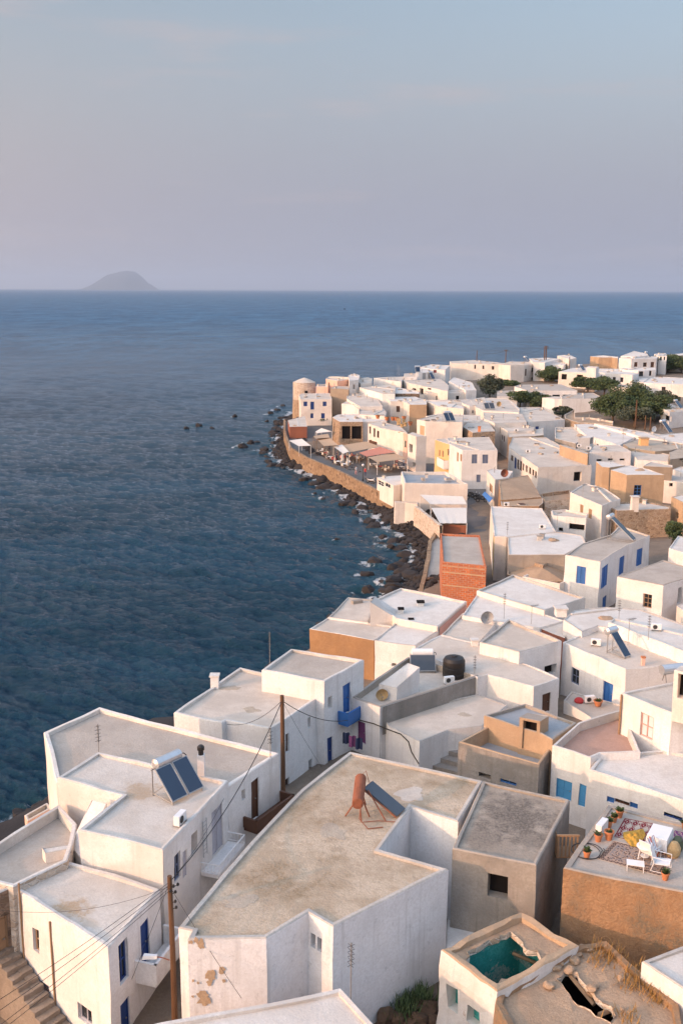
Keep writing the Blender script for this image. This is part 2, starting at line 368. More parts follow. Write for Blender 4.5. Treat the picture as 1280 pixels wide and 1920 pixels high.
class B:
    """collects shapes for one mesh"""
    def __init__(s): s.v, s.f, s.m = [], [], []
    def quad(s, a, b, c, d, m=0):
        i = len(s.v); s.v += [tuple(a), tuple(b), tuple(c), tuple(d)]; s.f.append((i, i + 1, i + 2, i + 3)); s.m.append(m)
    def poly(s, pts, m=0):
        i = len(s.v); s.v += [tuple(p) for p in pts]; s.f.append(tuple(range(i, i + len(pts)))); s.m.append(m)
    def hexa(s, p, m=0):
        """8 corners: 0-3 bottom ring ccw seen from above, 4-7 top ring"""
        i = len(s.v); s.v += [tuple(q) for q in p]
        for f in ((3, 2, 1, 0), (4, 5, 6, 7), (0, 1, 5, 4), (1, 2, 6, 5), (2, 3, 7, 6), (3, 0, 4, 7)):
            s.f.append(tuple(i + k for k in f)); s.m.append(m)
    def box(s, x0, y0, z0, x1, y1, z1, m=0):
        s.hexa([(x0, y0, z0), (x1, y0, z0), (x1, y1, z0), (x0, y1, z0), (x0, y0, z1), (x1, y0, z1), (x1, y1, z1), (x0, y1, z1)], m)
    def obox(s, c, ax, hx, hy, z0, z1, m=0):
        """box with its x axis along angle ax"""
        ca, sa = math.cos(ax), math.sin(ax)
        P = lambda u, w, z: (c[0] + u * ca - w * sa, c[1] + u * sa + w * ca, z)
        s.hexa([P(-hx, -hy, z0), P(hx, -hy, z0), P(hx, hy, z0), P(-hx, hy, z0), P(-hx, -hy, z1), P(hx, -hy, z1), P(hx, hy, z1), P(-hx, hy, z1)], m)
    def tube(s, pts, r, n=6, m=0, r2=None, cap=True):
        pts = [Vector(p) for p in pts]
        i0 = len(s.v)
        K = len(pts)
        for k, p in enumerate(pts):
            t = (pts[min(k + 1, K - 1)] - pts[max(k - 1, 0)]).normalized()
            a = Vector((0, 0, 1)) if abs(t.z) < 0.9 else Vector((1, 0, 0))
            u = t.cross(a).normalized(); w = u.cross(t)
            rr = r if r2 is None else r + (r2 - r) * k / max(1, K - 1)
            for j in range(n):
                an = 2 * math.pi * j / n
                s.v.append(tuple(p + (u * math.cos(an) + w * math.sin(an)) * rr))
        for k in range(K - 1):
            for j in range(n):
                a, b = i0 + k * n + j, i0 + k * n + (j + 1) % n
                s.f.append((a, b, b + n, a + n)); s.m.append(m)
        if cap:
            s.f.append(tuple(i0 + j for j in range(n))[::-1]); s.m.append(m)
            s.f.append(tuple(i0 + (K - 1) * n + j for j in range(n))); s.m.append(m)
    def lathe(s, c, prof, n=12, m=0, ang=(0, 2 * math.pi)):
        i0 = len(s.v); K = len(prof)
        for r, z in prof:
            for j in range(n):
                an = 2 * math.pi * j / n
                s.v.append((c[0] + r * math.cos(an), c[1] + r * math.sin(an), c[2] + z))
        for k in range(K - 1):
            for j in range(n):
                a, b = i0 + k * n + j, i0 + k * n + (j + 1) % n
                s.f.append((a, b, b + n, a + n)); s.m.append(m)
        s.f.append(tuple(i0 + j for j in range(n))[::-1]); s.m.append(m)
        s.f.append(tuple(i0 + (K - 1) * n + j for j in range(n))); s.m.append(m)
    def make(s, name, mat, parent=None, smooth=False):
        return mesh(name, s.v, s.f, mat, parent, smooth, s.m if isinstance(mat, (list, tuple)) else None)

def copy_tree(o, loc=None, rotz=None, scale=None, label=None, group=None, parent=None):
    c = o.copy(); C.objects.link(c)
    if parent is not None: c.parent = parent
    else:
        if loc is not None: c.location = loc
        if rotz is not None: c.rotation_euler = (0, 0, rotz)
        if scale is not None: c.scale = (scale, scale, scale)
        if label: c['label'] = label
        if group: c['group'] = group
    for ch in o.children: copy_tree(ch, parent=c)
    return c

# ------------------------------------------------------------------ ground heights (metres above the sea), by inverse distance
GC = np.array(GROUND_PTS)
def ground(x, y):
    d2 = ((GC[:, 0] - x) ** 2 + (GC[:, 1] - y) ** 2) / (30 + 0.03 * GC[:, 1]) ** 2 + 1e-3
    w = d2 ** -1.6
    return float((w * GC[:, 2]).sum() / w.sum())

# ------------------------------------------------------------------ houses
def offset_poly(pts, t):
    n = len(pts); out = []
    for i in range(n):
        p0, p1, p2 = Vector(pts[i - 1][:2]), Vector(pts[i][:2]), Vector(pts[(i + 1) % n][:2])
        d1, d2 = (p1 - p0).normalized(), (p2 - p1).normalized()
        n1, n2 = Vector((-d1.y, d1.x)), Vector((-d2.y, d2.x))
        k = 1 + n1.dot(n2)
        mm = (n1 + n2) / max(k, 0.35)
        out.append((p1.x + mm.x * t, p1.y + mm.y * t))
    return out

def wob(p, amp):
    q = Vector((p[0] * 0.45, p[1] * 0.45, p[2] * 0.45))
    a = noise.noise_vector(q)
    b = noise.noise_vector(q * 3.6)
    return (p[0] + (a.x + 0.5 * b.x) * amp, p[1] + (a.y + 0.5 * b.y) * amp, p[2] + (a.z * 0.8 + 0.6 * b.z) * amp)

SHAPES = {}
def frame_fn(p0, e, n):
    return lambda u, d, z: (p0[0] + e[0] * u + n[0] * d, p0[1] + e[1] * u + n[1] * d, z)

def fbox(b, F, u0, u1, z0, z1, d0, d1, m=0):
    b.hexa([F(u0, d1, z0), F(u1, d1, z0), F(u1, d0, z0), F(u0, d0, z0), F(u0, d1, z1), F(u1, d1, z1), F(u1, d0, z1), F(u0, d0, z1)], m)

def opening(T, F, kind, u0, z0, u1, z1, col, fine):
    """fills one wall opening: returns the reveal depth"""
    w, h = u1 - u0, z1 - z0
    e = 0.05
    if kind == 'dark':
        return 0.55
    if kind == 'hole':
        b = B(); b.quad(F(u0 - e, -0.5, z0 - e), F(u1 + e, -0.5, z0 - e), F(u1 + e, -0.5, z1 + e), F(u0 - e, -0.5, z1 + e))  # near-black sheet set back in the opening stands for the unlit room
        b.make('shade_sheet', 'dark', T); return 0.5
    if kind == 'door':
        b = B(); fbox(b, F, u0 - e, u1 + e, z0 - e, z1 + e, -0.20, -0.14)
        if fine:
            k = 2 if w > 0.9 else 1
            for i in range(k):
                a0, a1 = u0 + w * i / k + 0.06, u0 + w * (i + 1) / k - 0.06
                for (c0, c1) in ((0.06, 0.46), (0.52, 0.92)):
                    fbox(b, F, a0, a1, z0 + h * c0, z0 + h * c1, -0.14, -0.115)
        d = b.make('door', col, T)
        fr = B()
        for (a, c) in ((u0, u0 + 0.06), (u1 - 0.06, u1)): fbox(fr, F, a, c, z0, z1, -0.16, -0.06)
        fbox(fr, F, u0 + 0.06, u1 - 0.06, z1 - 0.06, z1, -0.16, -0.06)
        fr.make('frame', col if col != 'teal' else 'whitepaint', d)
        if fine:
            k = B(); fbox(k, F, u1 - 0.2, u1 - 0.14, z0 + h * 0.47, z0 + h * 0.50, -0.115, -0.07); k.make('handle', 'steel', d)
        return 0.2
    if kind in ('shut', 'shut1'):
        k = 1 if kind == 'shut1' or w < 0.7 else 2
        for i in range(k):
            b = B(); a0, a1 = u0 + w * i / k + 0.01, u0 + w * (i + 1) / k - 0.01
            if i == 0: a0 -= e
            if i == k - 1: a1 += e
            fbox(b, F, a0, a1, z0 - e, z1 + e, -0.12, -0.08)
            if fine:
                nsl = max(4, int(h / 0.16))
                for j in range(nsl):
                    zz = z0 + 0.08 + (h - 0.16) * j / nsl
                    fbox(b, F, a0 + 0.09, a1 - 0.09, zz, zz + (h - 0.16) / nsl * 0.55, -0.08, -0.062)
                for (c0, c1) in ((a0 + e, a0 + e + 0.05), (a1 - 0.05 - e, a1 - e)): fbox(b, F, c0, c1, z0, z1, -0.08, -0.05)
            b.make('shutter', col, T)
        return 0.16
    # window: frame > pane
    b = B(); t = 0.07
    fbox(b, F, u0 - e, u0 + t, z0 - e, z1 + e, -0.17, -0.10); fbox(b, F, u1 - t, u1 + e, z0 - e, z1 + e, -0.17, -0.10)
    fbox(b, F, u0 + t, u1 - t, z1 - t, z1 + e, -0.17, -0.10); fbox(b, F, u0 + t, u1 - t, z0 - e, z0 + t, -0.17, -0.10)
    if w > 0.55: fbox(b, F, (u0 + u1) / 2 - 0.03, (u0 + u1) / 2 + 0.03, z0 + t, z1 - t, -0.16, -0.105)
    nb = 2 if kind == 'win6' else 1
    for j in range(nb):
        zz = z0 + h * (j + 1) / (nb + 1)
        if h > 0.8: fbox(b, F, u0 + t, u1 - t, zz - 0.025, zz + 0.025, -0.155, -0.11)
    fo = b.make('window', col, T)
    g = B(); g.quad(F(u0 - e, -0.15, z0 - e), F(u1 + e, -0.15, z0 - e), F(u1 + e, -0.15, z1 + e), F(u0 - e, -0.15, z1 + e))
    g.make('pane', 'glass' if kind != 'curt' else 'curtain', fo)
    if kind == 'winsill':
        s = B(); fbox(s, F, u0 - 0.1, u1 + 0.1, z0 - 0.1, z0, -0.02, 0.08); s.make('sill', 'rim', fo)
    return 0.19

def house(label, pts, ztop, zbase, wall='white', roof='rwhite', par=0.18, th=0.22, ops=(), cat='house', name='house', fine=False, rim='rim', group=None, step=1.2, amp=0.07, hole=None):
    n = len(pts)
    zt = [ztop] * n if not isinstance(ztop, (list, tuple)) else list(ztop)
    cx, cy = sum(p[0] for p in pts) / n, sum(p[1] for p in pts) / n
    if zbase is None: zbase = min(ground(p[0], p[1]) for p in pts) - 0.8
    zbase = min(zbase, min(zt) - 0.8)
    T = thing(name, label, cat, (cx, cy, zbase), group)
    th *= 0.68
    inner = offset_poly(pts, th)
    ch = min(0.05, th * 0.3)
    cham = offset_poly(pts, ch)
    b = B()
    W = lambda p: wob(p, amp)
    for i in range(n):
        p0, p1 = Vector(pts[i]), Vector(pts[(i + 1) % n])
        L = (p1 - p0).length
        if L < 0.02: continue
        e = (p1 - p0) / L; nn = Vector((e.y, -e.x))
        F = frame_fn(p0, e, nn)
        za, zb = zt[i], zt[(i + 1) % n]
        ztf = lambda u: za + (zb - za) * u / L
        eo = [o for o in ops if o[0] == i]
        us = {0.0, L}; zs = {zbase}
        k = max(1, int(L / step))
        cand = [L * j / k for j in range(1, k)]
        zlim = min(za, zb) - 0.06
        fixed = []
        for o in eo:
            u0, u1 = max(0.12, min(o[2], o[4])), min(L - 0.12, max(o[2], o[4]))
            z0, z1 = max(zbase + 0.05, min(o[3], o[5])), min(zlim - 0.1, max(o[3], o[5]))
            if u1 - u0 < 0.15 or z1 - z0 < 0.15: continue
            fixed.append((u0, z0, u1, z1, o[1], o[6])); us |= {u0, u1}; zs |= {z0, z1}
        for u in cand:
            if all(abs(u - q) > 0.35 for q in us): us.add(u)
        kz = max(1, int((zlim - zbase) / (step * 1.3)))
        for j in range(1, kz):
            z = zbase + (zlim - zbase) * j / kz
            if all(abs(z - q) > 0.35 for q in zs): zs.add(z)
        us, zs = sorted(us), sorted(zs)
        for a in range(len(us) - 1):
            u0, u1 = us[a], us[a + 1]; um = (u0 + u1) / 2
            col = zs + [None]
            for c in range(len(zs)):
                z0 = zs[c]
                last = c == len(zs) - 1
                zt0, zt1 = (ztf(u0) - ch, ztf(u1) - ch) if last else (zs[c + 1], zs[c + 1])
                zm = (z0 + (zt0 + zt1) / 2) / 2
                if any(f[0] < um < f[2] and f[1] < zm < f[3] for f in fixed): continue
                b.quad(W(F(u0, 0, z0)), W(F(u1, 0, z0)), W(F(u1, 0, zt1)), W(F(u0, 0, zt0)))
            # rim: chamfer, cap, inner face
            def li(A, u):
                q0, q1 = A[i], A[(i + 1) % n]; t = u / L
                return (q0[0] + (q1[0] - q0[0]) * t, q0[1] + (q1[1] - q0[1]) * t)
            c0, c1, i0, i1 = li(cham, u0), li(cham, u1), li(inner, u0), li(inner, u1)
            z0, z1 = ztf(u0), ztf(u1)
            b.quad(W(F(u0, 0, z0 - ch)), W(F(u1, 0, z1 - ch)), W((*c1, z1)), W((*c0, z0)), 1)
            b.quad(W((*c0, z0)), W((*c1, z1)), W((*i1, z1 - 0.02)), W((*i0, z0 - 0.02)), 1)
            if par > 0.03:
                b.quad(W((*i0, z0 - 0.02)), W((*i1, z1 - 0.02)), (*i1, z1 - par - 0.1), (*i0, z0 - par - 0.1), 1)
        for (u0, z0, u1, z1, kind, colr) in fixed:
            dp = opening(T, F, kind, u0, z0, u1, z1, colr, fine)
            b.quad(W(F(u0, 0, z0)), F(u0, -dp, z0), F(u0, -dp, z1), W(F(u0, 0, z1)))
            b.quad(F(u1, -dp, z0), W(F(u1, 0, z0)), W(F(u1, 0, z1)), F(u1, -dp, z1))
            b.quad(W(F(u0, 0, z0)), W(F(u1, 0, z0)), F(u1, -dp, z0), F(u0, -dp, z0))
            b.quad(F(u0, -dp, z1), F(u1, -dp, z1), W(F(u1, 0, z1)), W(F(u0, 0, z1)))
    b.make('wall', [wall, rim], T)
    mid = offset_poly(pts, th * 0.6)
    r = B()
    r.poly([(mid[i][0], mid[i][1], zt[i] - max(par, 0.03)) for i in range(n)])
    ro = r.make('roof', roof, T)
    bm = bmesh.new(); bm.from_mesh(ro.data)
    bmesh.ops.triangulate(bm, faces=bm.faces[:])
    bm.to_mesh(ro.data); bm.free()
    return T

# ------------------------------------------------------------------ land, sea, island
COAST = np.array([(-45, 25), (-36, 45), (-23.56, 59.73), (-22.46, 62.26), (-21.85, 63.81), (-20.86, 65.89), (-19.23, 75.55), (-13.23, 75.6), (-9.05, 85.44), (-4.11, 93.41), (-2.62, 96.37), (0.34, 107.3), (4.19, 116.33), (6.65, 120.82), (7.65, 125.62), (8.67, 132.15), (9.75, 139.96), (8.93, 146.97), (7.46, 149.66), (5.16, 159.16), (3.16, 168.15), (0.08, 175.29), (-2.39, 184.07), (-5.83, 193.72), (-8.45, 201.93), (-12.44, 207.52), (-15.75, 223.45), (-15.83, 239.44), (-15.98, 268.04), (-16.13, 286.18), (-15.82, 306.88), (-13, 298), (-2, 315), (12, 330), (45, 360), (90, 400), (160, 430), (380, 440), (380, 20), (-45, 15)])
QUAY = [(-14.81, 260.57), (-13.5, 238.6), (-11.94, 222.46), (-10.69, 212.84), (-6.63, 199.88), (-1.54, 188.4), (2.12, 178.11), (5.93, 167.39), (8.57, 161.27)]
WALL2 = [(10.97, 147.64), (11.56, 145.89), (12.15, 142.49), (12.89, 138.72), (13.65, 135.13)]
PATH = [(14.03, 140.53), (12.8, 136.0), (11.94, 132.66), (10.94, 123.95), (9.91, 116.26), (8.76, 108.78)]
ROAD = [(20.53, 165.04), (17.48, 136.74), (15.57, 106.79), (17.51, 106.81), (20.6, 136.79), (24.04, 162.88), (24.76, 174.63), (29.31, 188.21), (31.39, 207.34), (30.62, 207.32), (26.51, 182.53), (22.04, 174.58)]

def coast_sd(X, Y):
    """signed distance to the coast line: positive on land"""
    X, Y = np.asarray(X, float), np.asarray(Y, float)
    d = np.full(X.shape, 1e9); ins = np.zeros(X.shape, bool)
    n = len(COAST)
    for i in range(n):
        ax, ay = COAST[i]; bx, by = COAST[(i + 1) % n]
        ex, ey = bx - ax, by - ay
        t = np.clip(((X - ax) * ex + (Y - ay) * ey) / (ex * ex + ey * ey), 0, 1)
        d = np.minimum(d, np.hypot(X - ax - t * ex, Y - ay - t * ey))
        c = ((ay > Y) != (by > Y)) & (X < (bx - ax) * (Y - ay) / (by - ay + 1e-12) + ax)
        ins ^= c
    return np.where(ins, d, -d)

def land_height(X, Y):
    X, Y = np.asarray(X, float), np.asarray(Y, float)
    sd = coast_sd(X, Y)
    g = np.zeros(X.shape)
    w = np.zeros(X.shape)
    for gx, gy, gz in GC:
        q = (((X - gx) ** 2 + (Y - gy) ** 2) / (30 + 0.03 * gy) ** 2 + 1e-3) ** -1.6
        g += q * gz; w += q
    g /= w
    gentle = ((Y > 96) & (X < 22))
    k = np.where(gentle, 0.32, 1.3)
    z = np.where(gentle, np.minimum(g - 0.15, -0.45 + 0.45 * np.maximum(sd, -6)), np.minimum(g, -1.5 + 1.3 * np.maximum(sd, -3)))
    return z, sd

xs = np.arange(-46, 382, 2.0); ys = np.concatenate([np.arange(14, 140, 1.5), np.arange(140, 446, 2.5)])
GX, GY = np.meshgrid(xs, ys)
GZ, GSD = land_height(GX, GY)
rng = np.random.default_rng(3)
GZ = GZ + rng.normal(0, 0.05, GZ.shape)
nx, ny = len(xs), len(ys)
vv = np.stack([GX, GY, GZ], -1).reshape(-1, 3)
idx = np.arange(nx * ny).reshape(ny, nx)
ff = np.stack([idx[:-1, :-1], idx[:-1, 1:], idx[1:, 1:], idx[1:, :-1]], -1).reshape(-1, 4)
keep = (GSD.reshape(-1)[ff] > -6).any(1)
shore = (((GSD < 5.5) & (GY > 92) & (GX < 24)) | ((GSD < 9) & (GX < -8) & (GY < 92))).reshape(-1)[ff].all(1)
setp(mesh('ground', vv.tolist(), ff[keep].tolist(), ['earthground', 'rock'], smooth=True, fm=shore[keep].astype(int).tolist()), kind='structure')

def sheet(name, pts, z, mat, jitter=0):
    b = B(); b.poly([(p[0], p[1], z) for p in pts])
    o = b.make(name, mat)
    bm = bmesh.new(); bm.from_mesh(o.data); bmesh.ops.triangulate(bm, faces=bm.faces[:]); bm.to_mesh(o.data); bm.free()
    return setp(o, kind='structure')
sheet('promenade', [(p[0] + 0.05, p[1]) for p in QUAY] + [(15, 150), (32, 150), (34, 215), (24, 240), (4, 262), (-10, 270)], 2.42, 'road')
sheet('road', ROAD, 3.05, 'road')

# sea: a fan of rings round the view point, waves summed from many directions, dying out with distance
rr = [44.0]
while rr[-1] < 45000: rr.append(rr[-1] * (1.0033 + 0.03 * min(1.0, max(0.0, (rr[-1] - 120) / 1500)) ** 1.2))
rr = np.array(rr)
aa = np.radians(np.concatenate([np.linspace(-42, -26, 40)[:-1], np.linspace(-26, 16, 560)[:-1], np.linspace(16, 42, 60)]))
RR, AA = np.meshgrid(rr, aa, indexing='ij')
SX, SY = RR * np.sin(AA), RR * np.cos(AA)
SZ = np.zeros_like(SX)
cell = np.gradient(rr)[:, None]
for k in range(96):
    lam = 0.62 * (13 / 0.62) ** (k / 95.0)
    th = math.radians(-112) + rng.normal(0, 0.55)
    kx, ky = 2 * math.pi / lam * math.cos(th), 2 * math.pi / lam * math.sin(th)
    amp = 0.0125 * lam ** 0.9 * min(1.0, (2.2 / lam) ** 0.95)
    fade = np.clip((lam / cell - 1.8) / 1.8, 0, 1)
    ph = kx * SX + ky * SY + rng.uniform(0, 6.28)
    s = np.sin(ph)
    SZ += fade * amp * (s + 0.35 * np.cos(2 * ph))
ssd = np.full(SX.shape, -1e3)
near = RR < 420
ssd[near] = coast_sd(SX[near], SY[near])
SEAROCKS = [(4.49, 132.09, 1.3), (3.33, 125.81, 1.15), (3.37, 119.18, 1.0), (5.12, 122.2, 0.7), (6.8, 122.46, 1.5), (7.98, 130.26, 1.2), (-1.21, 133.39, 0.55), (-0.53, 144.51, 0.55), (6.12, 146.26, 0.9), (7.01, 139.92, 1.1), (5.89, 142.38, 0.7), (-3.19, 174.29, 0.7), (-4.82, 179.01, 0.5), (4.27, 157.99, 0.8), (-40.8, 265.21, 1.0), (-38.17, 270.61, 1.4), (-34.22, 266.45, 0.8), (-30.93, 291.88, 1.1), (-23.09, 234.23, 1.6), (-21.67, 239.29, 1.4), (-20.28, 241.04, 1.0), (-17.7, 228.76, 1.8), (-20.91, 298.62, 1.5), (-19.53, 306.76, 1.3), (-20.91, 281.28, 0.9), (-18.57, 318.26, 1.2), (4.46, 1910.57, 2.5), (-22.22, 64.39, 0.9), (-21.65, 64.98, 0.8), (-22.21, 62.96, 0.8), (-21.39, 65.89, 0.7)]
foam = np.where(RR < 420, np.exp(-np.maximum(-ssd, 0) / 2.6) * 0.95, 0)
for (x, y, r) in SEAROCKS:
    if r > 2: continue
    dd = np.hypot((SX - x + 0.5 * r) * 0.8, SY - y)
    foam = np.maximum(foam, 0.85 * np.exp(-np.maximum(dd - r * 0.8, 0) / (0.9 * r + 0.2)))
SZ = SZ * (1 + 0.6 * foam)
n0, n1 = SX.shape
idx = np.arange(n0 * n1).reshape(n0, n1)
ff = np.stack([idx[:-1, :-1], idx[:-1, 1:], idx[1:, 1:], idx[1:, :-1]], -1).reshape(-1, 4)[:, ::-1]
keep = (ssd.reshape(-1)[ff] < 6).any(1)
m, nt, bs = nodes_of('sea_water')
geo = N(nt, 'ShaderNodeNewGeometry').outputs['Position']
at = N(nt, 'ShaderNodeAttribute', attribute_name='foam')
fn = noise_tex(nt, geo, 0.55, 9, 0.72, (1.0, 0.7, 1))
fsum = N(nt, 'ShaderNodeMath', operation='ADD'); nt.links.new(fn, fsum.inputs[0])
fmul = N(nt, 'ShaderNodeMath', operation='MULTIPLY'); nt.links.new(at.outputs['Fac'], fmul.inputs[0]); fmul.inputs[1].default_value = 0.34
nt.links.new(fmul.outputs[0], fsum.inputs[1])
ff2 = ramp(nt, fsum.outputs[0], 0.75, 0.89)
deep = mixc(nt, ramp(nt, noise_tex(nt, geo, 0.05, 7, 0.62, (0.35, 1.0, 1)), 0.42, 0.60), (0.007, 0.031, 0.055), (0.010, 0.044, 0.078))
shallow = mixc(nt, at.outputs['Fac'], deep, (0.014, 0.055, 0.068), 0.6)
far_sheen = N(nt, 'ShaderNodeAttribute', attribute_name='far_sheen').outputs['Fac']
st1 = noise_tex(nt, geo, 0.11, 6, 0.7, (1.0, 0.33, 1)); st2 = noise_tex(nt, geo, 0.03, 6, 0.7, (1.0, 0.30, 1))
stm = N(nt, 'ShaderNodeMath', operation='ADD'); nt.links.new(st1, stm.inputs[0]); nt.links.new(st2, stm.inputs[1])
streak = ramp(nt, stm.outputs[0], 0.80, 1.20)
farw = mixc(nt, streak, (0.006, 0.045, 0.105), (0.034, 0.135, 0.245))  # far blues carry the light and dark of ripples and their reflection
water = mixc(nt, far_sheen, shallow, farw)
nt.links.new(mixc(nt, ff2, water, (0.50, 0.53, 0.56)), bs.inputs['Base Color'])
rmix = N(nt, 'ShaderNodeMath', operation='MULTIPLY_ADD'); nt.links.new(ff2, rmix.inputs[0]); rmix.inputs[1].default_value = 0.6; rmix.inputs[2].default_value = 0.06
radd = N(nt, 'ShaderNodeMath', operation='MULTIPLY_ADD'); nt.links.new(far_sheen, radd.inputs[0]); radd.inputs[1].default_value = 0.30; nt.links.new(rmix.outputs[0], radd.inputs[2])
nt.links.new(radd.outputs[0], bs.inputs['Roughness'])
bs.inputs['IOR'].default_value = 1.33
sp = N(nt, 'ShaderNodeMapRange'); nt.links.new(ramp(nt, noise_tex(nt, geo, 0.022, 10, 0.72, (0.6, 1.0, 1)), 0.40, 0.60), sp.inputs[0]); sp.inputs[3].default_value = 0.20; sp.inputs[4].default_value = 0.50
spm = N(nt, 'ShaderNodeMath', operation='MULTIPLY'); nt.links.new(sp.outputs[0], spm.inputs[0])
spk = N(nt, 'ShaderNodeMath', operation='MULTIPLY_ADD'); nt.links.new(far_sheen, spk.inputs[0]); spk.inputs[1].default_value = -0.55; spk.inputs[2].default_value = 1.0
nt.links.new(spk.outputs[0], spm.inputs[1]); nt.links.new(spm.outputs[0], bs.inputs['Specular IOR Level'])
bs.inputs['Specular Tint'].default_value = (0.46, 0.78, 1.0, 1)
hsum = N(nt, 'ShaderNodeMath', operation='ADD')
nt.links.new(noise_tex(nt, geo, 2.2, 8, 0.74, (0.75, 1.4, 1)), hsum.inputs[0])
h2 = N(nt, 'ShaderNodeMath', operation='MULTIPLY'); nt.links.new(noise_tex(nt, geo, 0.8, 6, 0.66, (0.6, 1.4, 1)), h2.inputs[0]); h2.inputs[1].default_value = 1.0
nt.links.new(h2.outputs[0], hsum.inputs[1])
bump(nt, bs, hsum.outputs[0], 1.0, 0.34)
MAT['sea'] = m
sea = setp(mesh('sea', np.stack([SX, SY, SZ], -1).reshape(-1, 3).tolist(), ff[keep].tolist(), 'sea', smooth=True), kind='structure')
ac_ = sea.data.attributes.new('far_sheen', 'FLOAT', 'POINT')          # grows with view distance; unresolved wave reflection put into far colour and gloss
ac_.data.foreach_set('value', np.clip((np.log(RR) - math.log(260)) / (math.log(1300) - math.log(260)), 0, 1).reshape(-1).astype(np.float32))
att = sea.data.attributes.new('foam', 'FLOAT', 'POINT')
att.data.foreach_set('value', foam.reshape(-1).astype(np.float32))

# island on the horizon: a flat topped hill
def hill(name, cx, cy, half, prof, depth, mat):
    v, f = [], []
    K, J = 40, 14
    for i in range(K + 1):
        u = i / K
        h = float(np.interp(u, [p[0] for p in prof], [p[1] for p in prof]))
        for j in range(J + 1):
            t = -1 + 2 * j / J
            q = max(0.0, 1 - t * t) ** 0.7
            nz = noise.noise(Vector((u * 9, t * 3, 1.7))) * 0.06 + noise.noise(Vector((u * 30, t * 9, 4.2))) * 0.025
            v.append((cx + (u * 2 - 1) * half, cy + t * depth * (0.35 + 0.65 * h ** 0.5 if h > 0 else 0.3), h * prof_h * q * (1 + nz) - 2))
    for i in range(K):
        for j in range(J):
            a = i * (J + 1) + j
            f.append((a, a + J + 1, a + J + 2, a + 1))
    return setp(mesh(name, v, f, mat, smooth=True), kind='structure')
prof_h = 532.0
MAT['scrub'] = plain('island_scrub', (0.05, 0.06, 0.06), 0.95, var=0.6, scale=0.004)
hill('island_hill', -6490, 30000, 1160, [(0, 0), (0.1, 0.07), (0.22, 0.30), (0.33, 0.60), (0.40, 0.80), (0.47, 0.86), (0.55, 0.97), (0.62, 1.0), (0.70, 0.97), (0.78, 0.74), (0.85, 0.42), (0.90, 0.30), (0.96, 0.1), (1, 0)], 1300, 'scrub')

# ------------------------------------------------------------------ air
hm = bpy.data.materials.new('haze_air'); hm.use_nodes = True
hn = hm.node_tree; hn.nodes.clear()
ho = hn.nodes.new('ShaderNodeOutputMaterial'); hv = hn.nodes.new('ShaderNodeVolumePrincipled')
hv.inputs['Color'].default_value = (0.68, 0.80, 0.97, 1); hv.inputs['Density'].default_value = HAZE; hv.inputs['Anisotropy'].default_value = 0.2
hn.links.new(hv.outputs[0], ho.inputs['Volume'])
MAT['haze'] = hm
if HAZE > 0:
    b = B(); b.box(-42000, -60, -4, 42000, 46500, 575)
    setp(b.make('haze', 'haze'), kind='stuff')

# ------------------------------------------------------------------ builders for the smaller things (built at the origin, then placed)
def root(name, label, cat, group=None): return thing(name, label, cat, (0, 0, 0), group)
def place(T, loc, rz=0.0, s=1.0):
    T.location = loc; T.rotation_euler = (0, 0, rz); T.scale = (s, s, s); return T

def tilted(b, x0, x1, y0, z0, y1, z1, th, m=0):
    """slab between the low edge (y0,z0) and the high edge (y1,z1)"""
    d = Vector((0, y1 - y0, z1 - z0)).normalized(); n = Vector((0, -d.z, d.y)) * th
    b.hexa([(x0, y0, z0), (x1, y0, z0), (x1, y1, z1), (x0, y1, z1), (x0, y0 + n.y, z0 + n.z), (x1, y0 + n.y, z0 + n.z), (x1, y1 + n.y, z1 + n.z), (x0, y1 + n.y, z1 + n.z)], m)

